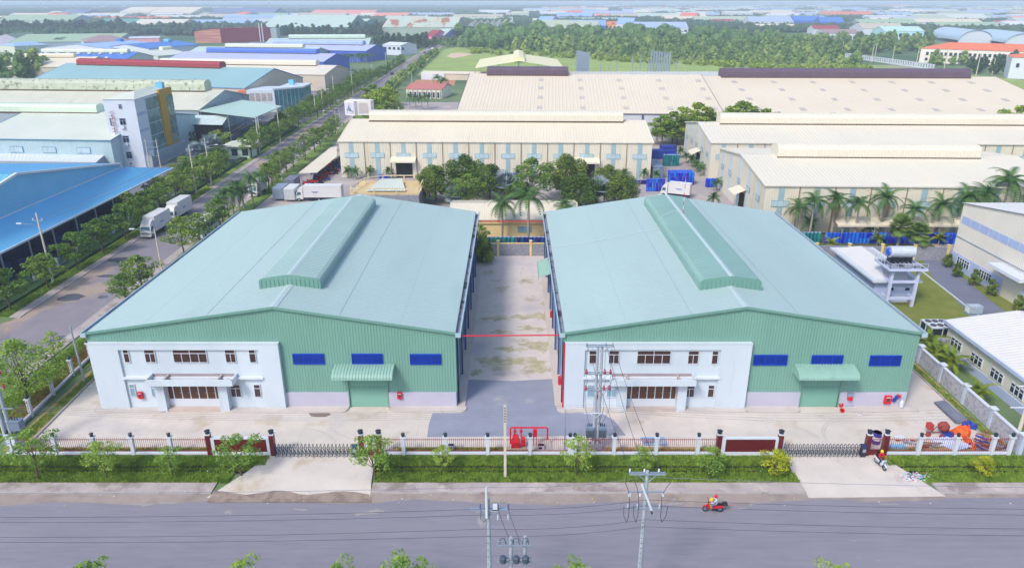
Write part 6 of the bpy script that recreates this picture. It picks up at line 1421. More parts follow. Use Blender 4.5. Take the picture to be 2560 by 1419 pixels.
# red roofed office
RO = shed('single storey office with a red brown roof and columned veranda', (1013, 222), (1105, 224), 4.2, (1022, 207), 'L', mat('roof_redbrown', (176, 112, 104), .7, .05), mat('wall_cream_light', (226, 214, 190), .7), zr=6, name='office', cat='office')
for i in range(8): MB().box(1 + i * RO['L'] / 8, -.5, 0, 1.35 + i * RO['L'] / 8, -.15, 4).build('column', M_WHITE, RO['root'], local=True)
for i in range(7): MB().box(2 + i * RO['L'] / 8, .2, .4, 3.6 + i * RO['L'] / 8, .3, 2.8).build('window', M_GLD, RO['root'], local=True)
ws = shed('long low wall-like store with a white cabin at its left end', (1052, 183), (1225, 186), 3.6, (1054, 177), 'L', M_CREAMR, M_BEI, zr=4.4, name='store', cat='store')
MB().box(.1, -.2, 0, 14, .2, 3.5).build('white_cabin', M_WHITE, ws['root'], local=True)
# yellow gable shed behind the purple ventilator (ridge runs away from the viewer)
def gshed(label, L_, P_, R_, ze, depth, roofm, wallm, ventm=None, name='shed', cat='shed', open_=False, group=None, zr=None, hasvent=True):
    a, b = Vector(G(L_[0], L_[1], ze)), Vector(G(R_[0], R_[1], ze)); y = (a.y + b.y) / 2; zp_ = zr or AY(P_[0], P_[1], y)[1]; xm_ = AY(P_[0], P_[1], y)[0]
    root = thing(name, label, cat, (a.x, y, 0), 0, group)
    m = MB(); m.poly([(a.x, y, ze), (xm_, y, zp_), (xm_, y + depth, zp_), (a.x, y + depth, ze)]); m.poly([(xm_, y, zp_), (b.x, y, ze), (b.x, y + depth, ze), (xm_, y + depth, zp_)]); m.build('roof', roofm, root)
    if open_:
        for t in (0, .25, .5, .75, 1):
            for yy in (y + .5, y + depth - .5): xx = a.x + (b.x - a.x) * t; MB().tube((xx, yy, 0), (xx, yy, ze if t in (0, 1) else ze + (zp_ - ze) * (1 - abs(t - .5) * 2) - .1), .2, n=5).build('post', M_METAL, root)
    else:
        w = MB(); s = .3; w.poly([(a.x + s, y + s, 0), (b.x - s, y + s, 0), (b.x - s, y + s, ze - .1), (xm_, y + s, zp_ - .15), (a.x + s, y + s, ze - .1)]); w.poly([(a.x + s, y + depth, 0), (a.x + s, y + s, 0), (a.x + s, y + s, ze - .1), (a.x + s, y + depth, ze - .1)]); w.poly([(b.x - s, y + s, 0), (b.x - s, y + depth, 0), (b.x - s, y + depth, ze - .1), (b.x - s, y + s, ze - .1)]); w.build('wall', wallm, root)
    if ventm:
        hw = abs(b.x - a.x) * .06; v = MB(); M = Matrix.Rotation(PI / 2, 4, 'Z'); M.translation = (xm_, 0, 0); v.M = M; v.ext([(-hw, zp_ - 1), (-hw, zp_ + 1.4), (0, zp_ + 2.3), (hw, zp_ + 1.4), (hw, zp_ - 1)], y + 2, y + depth - 4); v.build('ridge_ventilator', ventm, root)
    return root
yel = mat('roof_pale_yellow', (222, 214, 170), .5, .03)
gshed('pale yellow open sided shed with a ridge ventilator behind the purple one', (1186, 173), (1298, 153), (1409, 169), 8, 66, yel, yel, yel, open_=True)
st_ = thing('steel_structure', 'two rows of standing galvanised steel columns on the building site', 'steel frame', G(1470, 188) + (0,))
for i in range(8):
    for (pa, ya, pb, yb2, n_) in (((1442), 186, 1470, 188, 8), ((1626), 187, 1678, 188, 9)):
        if i < n_:
            t = i / (n_ - 1.); x, y = G(pa + (pb - pa) * t, ya + (yb2 - ya) * t - (1 - t) * 6); MB().box(x - .5, y - .3, 0, x + .5, y + .3, 13).build('steel_column', M_METAL, st_)
for px, h in ((1500, 7), (1523, 8), (1541, 9), (1580, 11), (1599, 12), (1619, 9), (1688, 9), (1590, 5)): x, y = G(px, 190); MB().box(x - .25, y - .25, 0, x + .25, y + .25, h).build('steel_column', M_METAL, st_)
wf = thing('site_wall', 'white panel wall along the field behind the grey white roofs', 'wall', G(1420, 189) + (0,))
for i in range(46):
    x, y = G(1425 + i * 9, 190.5 + .0 * i); MB().box(x - .3, y - .2, 0, x, y + .2, 3).build('post', M_WHITE, wf); x2_, _ = G(1434 + i * 9, 190.5); MB().box(x, y - .08, 0, x2_ - .3, y + .08, 2.6).build('panel', MC['wall_white_sheet'], wf)
# white openwork wall on the right of the field
ow = thing('openwork_wall', 'white wall with square openings crossing the right field', 'wall', G(2050, 128) + (0,))
p0, p1 = Vector(G(2042, 134)), Vector(G(2335, 176)); n_ = 56
for i in range(n_):
    a_, b_ = p0.lerp(p1, i / n_), p0.lerp(p1, (i + .5) / n_); c_ = p0.lerp(p1, (i + 1) / n_); d = (b_ - a_).length
    an = math.atan2((p1 - p0).y, (p1 - p0).x)
    MB().cbox((b_.x, b_.y, 1.6), (d * 1.1, .3, 3.2), an).build('pier', M_WHITE, ow)
for z0, hgt in ((0.5, 1.0), (3.4, .5)): c_ = (p0 + p1) / 2; MB().cbox((c_.x, c_.y, z0), ((p1 - p0).length, .35, hgt), math.atan2((p1 - p0).y, (p1 - p0).x)).build('beam', M_WHITE, ow)
for i, (px, py, h) in enumerate([(2032, 133, 20), (2036, 133, 21), (2070, 128, 17), (2105, 132, 18), (2178, 156, 24), (2186, 150, 24), (2230, 155, 22), (2290, 163, 24), (2360, 172, 24), (2440, 188, 24), (2480, 186, 18)]):
    x, y = G(px, py); o = thing('utility_pole', 'tall pale pole, %s from the left along the openwork wall' % ORD[i], 'utility pole', (x, y, 0), 0, 'poles along the openwork wall'); MB().tube((x, y, 0), (x, y, h * .52), .3, .18, 6).build('shaft', M_POLE2, o)
# red hall
rh = thing('red_hall', 'tall red hall with a curved roof and a striped front', 'hall', G(560, 110) + (0,))
hy = G(560, 108)[1]; x0, x1, x2 = [AY(p, 100, hy)[0] for p in (488, 553, 650)]; zt0, zt1 = AY(488, 72, hy)[1], AY(553, 72, hy)[1]
pf = [(x0 + (x1 - x0) * t, zt0 - 3.5 + (3.5) * math.sin(PI * .55 * t + .12)) for t in np.linspace(0, 1, 9)]
b = MB(); b.add([(x0, hy, 0), (x1, hy, 0)] + [(p_[0], hy, p_[1]) for p_ in pf[::-1]], [tuple(range(11))]); b.build('striped_front', mat('brick_stripe', (172, 110, 106), .7, .1, .3, c2=(190, 142, 110), amt=.5, sc2=.5, edge=.04, stretch=(.05, 1, 1.2)), rh)
b = MB(); b.poly([(x1, hy, 0), (x2, hy + 40, 0), (x2, hy + 40, zt1), (x1, hy, zt1)]); b.build('wall', mat('wall_crimson', (150, 40, 62), .6, .05), rh)
b = MB(); n_ = 9; vs = [(p_[0] - .3, hy - .8, p_[1] + .5) for p_ in pf] + [(p_[0] - .3 + (x2 - x1), hy + 40, p_[1] + .5) for p_ in pf]; b.add(vs, [(i, i + 1, n_ + i + 1, n_ + i) for i in range(8)]); b.build('roof', mat('roof_crimson', (196, 58, 78), .6, .05), rh)
b = MB(); b.box(x2 + .0, hy + 39, 0, x2 + 7, hy + 52, zt1 - 1); b.build('grey_annex', M_WG, rh)
for i, px in enumerate((652, 659)): x, y = G(px, 105); o = thing('chimney', 'tall white chimney pipe, %s of the two beside the red hall' % ('left' if i == 0 else 'right'), 'chimney', (x, y, 0)); MB().tube((x, y, 0), (x, y, zt1 + 5), .6, .5, 8).build('pipe', M_WHITE, o)
# barns and houses at the far left, placed one by one
BL = [('pale grey barn with a dark green gable roof at the left edge', (-30, 96), (14, 86), (46, 95), 8, 40, mat('roof_dark_green', (98, 124, 104), .7), M_LAV),
 ('dark green gabled barn beside the blue roofed kiosk', (120, 106), (141, 97), (172, 106), 7, 50, MC['roof_dark_green'], mat('wall_dark_green', (72, 92, 84), .7)),
 ('open dark green barn right of the first green barns', (190, 106), (210, 93), (226, 97), 7, 50, MC['roof_dark_green'], MC['wall_dark_green'])]
for l, a_, p_, b_, ze, dp, rm, wm in BL: gshed(l, a_, p_, b_, ze, dp, rm, wm, zr=ze + 4)
shed('long dark green roof behind the barns', (20, 106), (290, 103), 8, (30, 86), 'L', mat('roof_sage', (150, 174, 146), .7), M_WG, zr=13)
shed('brown hipped roof villa with white walls', (208, 106), (330, 103), 9, (250, 88), 'L', M_BROWN, M_WHITE, zr=14, hip=14, name='villa', cat='villa')
shed('small kiosk building with a light blue hipped roof', (35, 116), (122, 112), 7, (60, 105), 'L', M_LBLUE, M_IVG, zr=10, hip=6, name='kiosk', cat='building')
shed('light blue roofed shed with a blue ventilator', (270, 122), (405, 112), 8, (285, 104), 'L', M_LBLUE, M_WHITE, zr=11, vent=(330, 372, 5, 2, M_BROOF))
shed('bright blue roofed shed beside the light blue one', (372, 122), (500, 112), 8, (410, 104), 'L', M_BROOF, M_WHITE, zr=11, vent=(432, 470, 5, 2, M_BROOF2))
shed('pale green shed with a curved ventilator between blue roofs', (395, 140), (480, 134), 7, (400, 124), 'L', M_IVG, M_IVG, zr=9.5, vent=(405, 462, 4, 2, mat('vent_light_ivory', (204, 214, 190), .5)))
shed('pink walled house with a flat terrace near the red hall', (320, 96), (398, 95), 9, (330, 92), 'L', M_WHITE, mat('wall_pink', (226, 170, 178), .7), zr=10, name='house', cat='house')
M_BGR = mat('roof_grey_tan', (184, 176, 160), .7, .06, .1); M_DBL = mat('roof_slate_blue', (108, 118, 152), .6, .05); M_SALM = mat('roof_salmon', (216, 140, 124), .7, .06)
FARL = [  # label, left px, right px, eave y, ridge y, eave height, roof, wall
 ('sage green roof strip behind the left dark belt', -10, 175, 52, 37, 9, MC['roof_sage'], M_WG),
 ('navy blue box shaped hall on the left skyline', 145, 208, 33, 24, 12, M_DBL, M_DBL),
 ('white roofed long shed below the navy hall', 175, 300, 44, 34, 8, M_IVG, M_WHITE),
 ('cream two gabled hall, left one', 298, 372, 30, 18, 14, M_CREAMR, M_CREAMW), ('cream two gabled hall, right one', 372, 480, 32, 18, 14, M_CREAMR, M_CREAMW),
 ('teal green flat shed left of the cream halls', 245, 345, 54, 47, 7, mat('roof_seagreen', (84, 150, 136), .6), M_WG),
 ('cream and blue roofed plant below the cream halls', 330, 455, 60, 48, 8, M_CREAMR2, M_BEI), ('light blue roof right of the cream and blue plant', 450, 630, 58, 49, 8, M_LBLUE, M_WBL),
 ('slate blue sawtooth hall on the left skyline', 520, 680, 34, 20, 12, M_DBL, mat('wall_slate', (92, 106, 140), .6)), ('pale roof between slate hall and mint roofs', 590, 700, 48, 37, 8, M_IVG, M_BEI),
 ('orange temple like roof before the slate hall', 572, 600, 42, 30, 9, M_TERR, M_WHITE), ('greenish roof behind the red hall', 485, 600, 44, 35, 8, M_BGR, M_WG),
 ('long mint roof with dark green ventilator line', 655, 870, 68, 38, 10, M_PALEG, mat('wall_teal', (70, 140, 136), .6)), ('mint gable ended hall beside the long mint roof', 868, 905, 62, 47, 10, M_PALEG, MC['wall_teal']),
 ('red tiled roof row, nearer, above the mint roofs', 770, 930, 38, 25, 8, M_SALM, M_WHITE), ('salmon roof right of the red tiled row', 930, 1015, 42, 32, 8, M_SALM, M_BEI),
 ('rust streaked shed roof near the painted houses', 955, 1142, 68, 42, 11, M_RUSTY, mat('wall_sage_grey', (150, 166, 154), .7)),
 ('pale long factory with a row of vents above the rusty roof', 1130, 1255, 44, 36, 9, M_BGR, M_WHITE), ('white long roof on the centre skyline', 1192, 1270, 31, 25, 9, M_WHITE, M_WHITE), ('pink gabled painted house in front of the rusty shed', 1062, 1084, 90, 75, 8, mat('roof_maroon', (150, 60, 66), .6), mat('wall_magenta', (226, 110, 160), .6)), ('violet gabled painted house in front of the rusty shed', 1086, 1112, 88, 72, 8, M_PALEG, mat('wall_violet', (128, 128, 206), .6)),
 ('blue and white office left of the green gables', 1338, 1376, 55, 41, 12, M_LBLUE, M_WHITE), ('green grey gabled shed with brown lantern, left', 1345, 1420, 70, 50, 8, mat('roof_greygreen', (170, 182, 160), .6), M_WG), ('green grey gabled shed with brown lantern, right', 1410, 1495, 72, 52, 8, MC['roof_greygreen'], M_WG), ('sky blue roof strip behind the green grey gables', 1390, 1480, 42, 32, 9, M_LBLUE, M_WBL), ('cornflower blue shed between the green gables', 1420, 1515, 64, 50, 8, mat('roof_cornflower', (132, 160, 206), .6), M_WBL),
 ('orange walled workshop beside the blue office', 1512, 1542, 62, 54, 8, M_TERR, mat('wall_orange', (232, 168, 84), .6)), ('blue roofed white office with square windows', 1540, 1582, 60, 45, 12, M_LBLUE, M_WHITE), ('long blue grey roofed office row behind the wood', 1582, 1722, 70, 55, 10, mat('roof_bluegrey', (160, 176, 208), .6), M_WHITE), ('mint low gable among the treetops', 1580, 1650, 78, 70, 7, M_PALEG, M_WHITE), ('mint shed wall peeping over the wood', 1690, 1712, 92, 80, 7, M_PALEG, M_PALEG),
 ('white villa with a red hipped roof', 1698, 1740, 42, 32, 11, M_TERR, M_WHITE), ('long pale green factory left of the red villa', 1592, 1710, 42, 33, 9, M_PALEG, M_WHITE), ('grey green long roof right of the villa', 1738, 1900, 50, 41, 9, MC['roof_greygreen'], M_WHITE), ('dark maroon roof strip below the grey green roof', 1780, 1835, 54, 48, 7, MC['roof_maroon'], M_BEI),
 ('bright blue hall, left half', 1985, 2056, 52, 40, 10, M_BROOF, M_WBL), ('bright blue hall, right half', 2052, 2112, 56, 43, 10, M_BROOF, M_WBL), ('blue grey shed left of the bright blue hall', 1875, 1985, 54, 42, 9, mat('roof_bluegrey', (160, 176, 208), .6), M_WHITE), ('cream low roofs below the bright blue hall', 1890, 1990, 68, 60, 6, M_CREAMR, M_WHITE),
 ('maroon roof beside the right tree belt', 2035, 2100, 73, 63, 7, MC['roof_maroon'], M_WHITE), ('brown flat factory roof by the tree belt', 2062, 2150, 84, 73, 8, M_BROWN, M_WHITE), ('grey roof with pale walls in front of the teal block', 2158, 2265, 72, 58, 8, M_BGR, M_WHITE), ('pale teal block with a row of windows', 2212, 2312, 78, 66, 10, mat('roof_mint2', (176, 208, 204), .6), mat('wall_aqua', (172, 214, 214), .6)),
 ('sage roof strip, left, above the teal block', 2150, 2300, 60, 48, 8, MC['roof_sage'], M_WG), ('sage roof strip, right, above the hangars', 2345, 2500, 65, 55, 8, MC['roof_sage'], mat('wall_green_grey', (140, 170, 150), .6)), ('long white factory with a colonnade', 2300, 2475, 46, 35, 10, M_IVG, M_WHITE), ('red roofed warehouse at the right edge', 2500, 2620, 60, 52, 9, mat('roof_red', (206, 70, 84), .6), M_CREAMW), ('grey blue row of sheds left of the white factory', 2180, 2300, 50, 41, 8, mat('roof_bluegrey', (160, 176, 208), .6), M_WHITE)]
for (l, xl, xr__, ye, yr, ze, rm, wm) in FARL:
    S = shed(l, (xl, ye), (xr__, ye + .3), ze, (xl + 4, yr), 'L', rm, wm, far=True, slope=.24)
    if 'window' in l or 'colonnade' in l or 'office' in l or 'cream two' in l or 'villa' in l:
        n_ = max(3, int(S['L'] / 7))
        for i in range(n_): MB().box(S['L'] * (i + .25) / n_, .15, ze * .35, S['L'] * (i + .7) / n_, .3, ze * .75).build('window', M_GLD, S['root'], local=True)
# grey gable row
for i in range(7): gshed('grey green sawtooth gable, %s from the left in the row behind the wood' % ORD[i], (1166 + i * 17, 66 - i * .5), (1180 + i * 17, 45), (1186 + i * 17, 66 - i * .5), 9, 120, M_BGR, M_WG, group='sawtooth gables behind the wood', zr=15.5)
# barrel vault hangars
for i, (xa, xb, yb2, yt) in enumerate(((2395, 2478, 106, 77), (2512, 2620, 112, 84))):
    y = G(xa, yb2 + 4)[1]; x0, x1 = AY(xa, yb2, y)[0], AY(xb, yb2, y)[0]; zt = AY((xa + xb) / 2, yt, y)[1]; root = thing('hangar', ('Left' if i == 0 else 'Right') + ' white barrel vaulted hangar behind the orange roofed block', 'hangar', (x0, y, 0))
    n_ = 14; pf = [((x0 + x1) / 2 - (x1 - x0) / 2 * math.cos(PI * k / n_), 3 + (zt - 3) * math.sin(PI * k / n_) ** .9) for k in range(n_ + 1)]
    b = MB(); b.add([(x0, y, 0), (x1, y, 0)] + [(p_[0], y, p_[1]) for p_ in pf[::-1]], [tuple(range(n_ + 3))]); b.build('front_wall', M_WHITE, root)
    b = MB(); b.add([(p_[0], y - 1, p_[1] + .4) for p_ in pf] + [(p_[0] + 30, y + 110, p_[1] + .4) for p_ in pf], [(k, k + 1, n_ + 2 + k, n_ + 1 + k) for k in range(n_)]); b.build('roof', mat('roof_vault', (168, 188, 206), .5), root)
# orange roofed blocks
OB = shed('long white block with an orange tiled roof near the right edge', (2302, 121), (2640, 132), 10, (2345, 105), 'L', M_TERR, mat('wall_white_cream', (222, 218, 208), .7, .06), zr=14, hip=16, name='apartment_block', cat='building')
for i in range(26): MB().box(4 + i * OB['L'] / 27, .05, 5.4, 5.8 + i * OB['L'] / 27, .3, 7.6).build('window', M_GLD, OB['root'], local=True); MB().box(4 + i * OB['L'] / 27, .05, 1.6, 5.8 + i * OB['L'] / 27, .3, 3.6).build('window', M_GLD, OB['root'], local=True)
OB2 = shed('white block with a small orange roof at the right edge, nearer one', (2530, 143), (2640, 146), 12, (2545, 131), 'L', M_TERR, M_WHITE, zr=15.5, hip=10, name='apartment_block', cat='building')
for i in range(6): MB().box(3 + i * 6, .05, 6.4, 4.6 + i * 6, .3, 8.6).build('window', M_GLD, OB2['root'], local=True)
WO = shed('white two storey office by the far side street', (955, 112), (1002, 114), 8, (957, 104), 'L', M_WHITE, M_WHITE, zr=8.4, name='office', cat='office')
for i in range(5): MB().box(2 + i * 5, .1, 4.4, 4.6 + i * 5, .3, 6.4).build('window', M_GLD, WO['root'], local=True)
# random far sheds and houses towards the horizon
RM = [M_PALEG, M_LAVR, M_LBLUE, M_GREYR, M_IVG, M_CREAMR, M_BGR, MC['roof_bluegrey'], MC['roof_greygreen'], MC['roof_sage'], M_WHITE, M_SALM, M_BROOF, M_TERR]
RW = [46] * 0 + [5, 3, 4, 8, 6, 4, 4, 5, 6, 3, 5, 2, 1, 1]
RN = ['pale green', 'lavender', 'light blue', 'grey white', 'ivory', 'cream', 'tan grey', 'blue grey', 'grey green', 'sage', 'white', 'salmon', 'bright blue', 'orange']
def simple(x, y, Lx, Dy, ze, zr, rm, rn):
    m = MB(); m.box(-Lx / 2, -Dy / 2, 0, Lx / 2, Dy / 2, ze, 1); m.poly([(-Lx / 2 - .5, -Dy / 2 - .5, ze), (Lx / 2 + .5, -Dy / 2 - .5, ze), (Lx / 2 + .5, 0, zr), (-Lx / 2 - .5, 0, zr)]); m.poly([(Lx / 2 + .5, Dy / 2 + .5, ze), (-Lx / 2 - .5, Dy / 2 + .5, ze), (-Lx / 2 - .5, 0, zr), (Lx / 2 + .5, 0, zr)]); m.poly([(Lx / 2, -Dy / 2, ze), (Lx / 2, Dy / 2, ze), (Lx / 2, 0, zr)], 1); m.poly([(-Lx / 2, Dy / 2, ze), (-Lx / 2, -Dy / 2, ze), (-Lx / 2, 0, zr)], 1)
    t = thing('far_shed', 'distant shed with a %s roof in the hazy industrial area' % rn, 'shed', (x, y, 0), R.uniform(-.06, .06), 'distant %s roofed sheds' % rn)
    m.build('shell', [rm, M_WHITE if R.random() < .6 else M_BEI], t, local=True)
occ = []
n_ = 0; tries = 0
while n_ < 250 and tries < 9000:
    tries += 1; y = 1150 * (6.5 ** (R.random() ** .9)); x = R.uniform(-.76, .78) * y
    if x < .0 * y and R.random() < (.55 if y < 2300 else .93): continue
    if y > 4200 and x < .1 * y: continue
    Lx = R.uniform(40, 170) * (1 if y < 3000 else 1.3); Dy = R.uniform(25, 60)
    if any(abs(x - a_) < (Lx + c_) / 2 + 6 and abs(y - b_) < (Dy + d_) / 2 + 25 for a_, b_, c_, d_ in occ): continue
    if y < 1500 and -800 < x < 560: continue
    occ.append((x, y, Lx, Dy)); k = R.choices(range(14), RW)[0]; ze = R.uniform(7, 11); simple(x, y, Lx, Dy, ze, ze + Dy * .12, RM[k], RN[k]); n_ += 1
# little houses on the centre skyline
for i in range(46):
    px = R.uniform(1340, 1760) if i < 34 else R.uniform(60, 620); x, y = G(px, R.uniform(20, 30) if i < 34 else R.uniform(18, 32)); w_ = R.uniform(10, 24); h = R.uniform(8, 20); c_ = R.choice([M_WHITE, M_WHITE, M_CREAMW, mat('house_pink', (222, 150, 140), .7), mat('house_red', (210, 90, 90), .7)])
    t = thing('far_house', 'tiny distant town house in a pale colour on the skyline', 'house', (x, y, 0), 0, 'distant town houses'); MB().box(-w_ / 2, -8, 0, w_ / 2, 8, h).build('wall', c_, t, local=True); MB().box(-w_ / 2 - .5, -8.5, h, w_ / 2 + .5, 8.5, h + 1.2).build('roof', R.choice([M_WHITE, M_SALM, M_BGR]), t, local=True)
for i, (px, h) in enumerate(((676, 62), (376, 45), (108, 40), (2245, 40), (1103, 45), (1375, 40))):
    x, y = G(px, 40); t = thing('radio_mast', 'thin distant mast, %s listed from the red and white one left of centre' % ORD[i], 'mast', (x, y, 0), 0, 'distant masts')
    for k in range(6): MB().tube((x, y, h * k / 6), (x, y, h * (k + 1) / 6), 1.0 if i == 0 else .5, n=4).build('mast_section', M_SALM if k % 2 else M_WHITE, t)
# ================================================================ RIGHT NEIGHBOUR
NX = (G(2383, 668)[0] + G(2534, 758)[0]) / 2
nb = thing('pale_factory', 'pale factory with lavender base and a door canopy at the right edge', 'factory', (NX, 80, 0))
yb = AX(2410, 509, NX)[0]; zb_ = AX(2410, 509, NX)[1]; ya, yp_ = 62., 92.; zp_ = zb_ + (yb - yp_) * .153
b = MB(); zg = lambda y: zb_ + (yb - y) * .153 if y > yp_ else zp_ - (yp_ - y) * .153
b.sheet((NX, yb, 2.6), (NX, yp_, 2.6), (NX, yp_, zp_), (NX, yb, zb_), .4, .04); b.sheet((NX, yp_, 2.6), (NX, ya, 2.6), (NX, ya, zg(ya)), (NX, yp_, zp_), .4, .04)
b.poly([(NX + 60, yb, 0), (NX, yb, 0), (NX, yb, zb_), (NX + 60, yb, zb_)]); b.build('wall', mat('wall_offwhite_sheet', (206, 202, 194), .55, .04, .2), nb)
MB().box(NX - .08, ya, 0, NX + .2, yb, 2.6).build('base_wall', mat('base_blue_lavender', (168, 180, 214), .7, .04), nb)
b = MB(); b.sheet((NX - .3, yb + .3, zb_ + .1), (NX + 60, yb + .3, zb_ + .1), (NX + 60, yp_, zp_ + .1), (NX - .3, yp_, zp_ + .1), .8, .05); b.sheet((NX + 60, ya, zg(ya) + .1), (NX - .3, ya, zg(ya) + .1), (NX - .3, yp_, zp_ + .1), (NX + 60, yp_, zp_ + .1), .8, .05); b.build('roof', mat('roof_offwhite', (204, 203, 202), .5, .03), nb)
for k in range(15):
    y0 = yb - .6 - k * 2.4; MB().box(NX - .06, y0 - 2.25, zb_ - 3.1, NX - .0, y0, zb_ - 1.9).build('strip_window', mat('strip_window_blue', (160, 176, 214), .25, .08), nb)
MB().box(NX - .09, ya, zb_ - 5.6, NX - .02, yb, zb_ - 5.45).build('wall_pipe', M_METAL, nb)
def side_win(root, X, y0, y1, z0, z1, n, glass=M_GLD, fr=M_WHITE):
    f = MB(); f.box(X - .1, y0, z0, X, y1, z0 + .08); f.box(X - .1, y0, z1 - .08, X, y1, z1); zm = z0 + (z1 - z0) * .62; f.box(X - .09, y0, zm, X, y1, zm + .07)
    for k in range(n + 1): yy = y0 + (y1 - y0) * k / n; f.box(X - .1, yy - .05, z0, X, yy + .05, z1)
    fo = f.build('window', fr, root)
    for k in range(n): MB().box(X - .05, y0 + (y1 - y0) * k / n + .06, z0 + .08, X - .02, y0 + (y1 - y0) * (k + 1) / n - .06, z1 - .08).build('pane', glass, fo)
for za, zb2 in (((1570, 385), (1690, 500)), ((1815, 520), (1935, 640))):
    p_ = AX(2040 + za[0] / 4.435, 560 + za[1] / 4.435, NX - .08); q_ = AX(2040 + zb2[0] / 4.435, 560 + zb2[1] / 4.435, NX - .08); side_win(nb, NX - .08, q_[0], p_[0], .9, 2.3, 5)
d0 = AX(2500, 739, NX)[0]; d1 = AX(2545, 758, NX)[0]
MB().box(NX - .14, d1 - .3, 0, NX - .09, d0, 4.2).build('sliding_door', M_CREAMR2, nb)
c = MB(); c.box(NX - 2.2, d1 - 2, 4.4, NX - .1, d0 + 1.4, 4.9); c.build('door_canopy', M_WHITE, nb)
# small cream office lower right
x_ = (G(2359, 873)[0] + G(2530, 1023)[0]) / 2; N2 = x_; yb2 = AX(2375, 802, N2)[0]; ze2 = AX(2375, 802, N2)[1]
so2 = thing('pale_office', 'low cream office with a row of triple windows beside the block wall', 'office', (N2, 70, 0)); yf2 = 60.
b = MB(); b.box(N2, yf2, 1.1, N2 + 17, yb2, ze2, 0); b.build('wall', mat('wall_ivory_sheet', (202, 200, 188), .55, .04, .2), so2); MB().box(N2 - .06, yf2, 0, N2 + 17.06, yb2 + .06, 1.1).build('base_wall', MC['base_blue_lavender'], so2)
b = MB(); b.sheet((N2 - .5, yb2 + .4, ze2), (N2 - .5, yf2, ze2), (N2 + 8.5, yf2, ze2 + 1.3), (N2 + 8.5, yb2 + .4, ze2 + 1.3), .6, .04); b.sheet((N2 + 17.5, yf2, ze2), (N2 + 17.5, yb2 + .4, ze2), (N2 + 8.5, yb2 + .4, ze2 + 1.3), (N2 + 8.5, yf2, ze2 + 1.3), .6, .04)
b.build('roof', MC['roof_offwhite'], so2); MB().box(N2 - .65, yf2, ze2 - .3, N2 - .5, yb2 + .4, ze2 + .08).build('gutter', mat('gutter_blue', (170, 186, 216), .5), so2)
for i in range(4):
    p_ = AX(1920 / 1 + (1800 + i * 195) / 3.942, 800 + (230 + i * 148) / 3.942, N2); side_win(so2, N2, p_[0] - 2.2, p_[0], 1.45, 2.7, 3)
# long white roofed guard building
e0, e1, e2 = G(2080.6, 617.5, 3.7), G(2184, 702, 3.7), G(2307, 702, 3.7)
gb = thing('service_building', 'long lavender service building with a white hipped roof by the tower', 'building', (e1[0], e1[1], 0))
x0, x1, y0, y1 = e1[0], e2[0], e1[1], e0[1]
MB().box(x0 + .7, y0 + .8, 0, x1 - .7, y1 - .8, 3.4).build('wall', MC['base_blue_lavender'], gb); MB().box(x0, y0, 3.4, x1, y1, 3.7).build('roof_edge', M_OFFWH, gb)
xm = (x0 + x1) / 2; b = MB(); a_ = .6
b.poly([(x0 + a_, y0 + a_, 3.72), (x1 - a_, y0 + a_, 3.72), (xm, y0 + 4, 4.9)]); b.poly([(x1 - a_, y0 + a_, 3.72), (x1 - a_, y1 - a_, 3.72), (xm, y1 - 3, 4.9), (xm, y0 + 4, 4.9)]); b.poly([(x0 + a_, y1 - a_, 3.72), (x0 + a_, y0 + a_, 3.72), (xm, y0 + 4, 4.9), (xm, y1 - 3, 4.9)]); b.poly([(x1 - a_, y1 - a_, 3.72), (x0 + a_, y1 - a_, 3.72), (xm, y1 - 3, 4.9)])
b.build('roof', MC['roof_offwhite'], gb)
for k in range(2): MB().box(x0 + 3 + k * 2.4, y0 + .74, 1.9, x0 + 3.6 + k * 2.4, y0 + .8, 2.3).build('vent', M_HOLE, gb)
# water tower
zt_ = 6.3; pf_ = [G(2203, 668, zt_), G(2308, 668, zt_)]; fl = G(2276.8, 766); fl2 = G(2214, 749)
xA, xB, yA, yB = G(2211, 766)[0] + .2, fl[0] + .1, fl[1] + .1, fl[1] + 3.2
wt = thing('water_tower', 'lavender concrete frame tower on the lawn', 'tower', (xA, yA, 0))
for (x, y) in ((xA, yA), (xB, yA), (xA, yB), (xB, yB)): MB().box(x - .2, y - .2, 0, x + .2, y + .2, zt_ - .5).build('leg', mat('tower_lavender', (188, 196, 224), .7, .06), wt)
for z in (1.1, 3.7):
    b = MB(); b.box(xA, yA - .13, z, xB, yA + .13, z + .38); b.box(xA, yB - .13, z, xB, yB + .13, z + .38); b.box(xA - .13, yA + .14, z, xA + .13, yB - .14, z + .38); b.box(xB - .13, yA + .14, z, xB + .13, yB - .14, z + .38); b.build('beam', MC['tower_lavender'], wt)
b = MB(); b.box(xA - .9, yA - .8, zt_ - .5, xB + .9, yB + .8, zt_ - .2); b.build('platform', MC['tower_lavender'], wt)
MB().box(xA - .7, yA - .6, zt_ - .2, xB + .7, yB + .6, zt_ - .17).build('deck', M_GUTIN, wt)
b = MB(); 
for (xa, ya_, xb2, yb3) in ((xA - .8, yA - .7, xB + .8, yA - .7), (xA - .8, yB + .7, xB + .8, yB + .7), (xA - .8, yA - .7, xA - .8, yB + .7)):
    b.tube((xa, ya_, zt_ + .6), (xb2, yb3, zt_ + .6), .03, n=4)
    for k in range(6): t = k / 5; b.tube((xa + (xb2 - xa) * t, ya_ + (yb3 - ya_) * t, zt_ - .2), (xa + (xb2 - xa) * t, ya_ + (yb3 - ya_) * t, zt_ + .6), .025, n=4)
b.build('railing', MC['tower_lavender'], wt)
tk = thing('steel_tank', 'ribbed stainless tank lying on the water tower platform', 'tank', (xA, yA, zt_)); ym = (yA + yB) / 2 + .6; zt2 = zt_ + 1.5
b = MB()
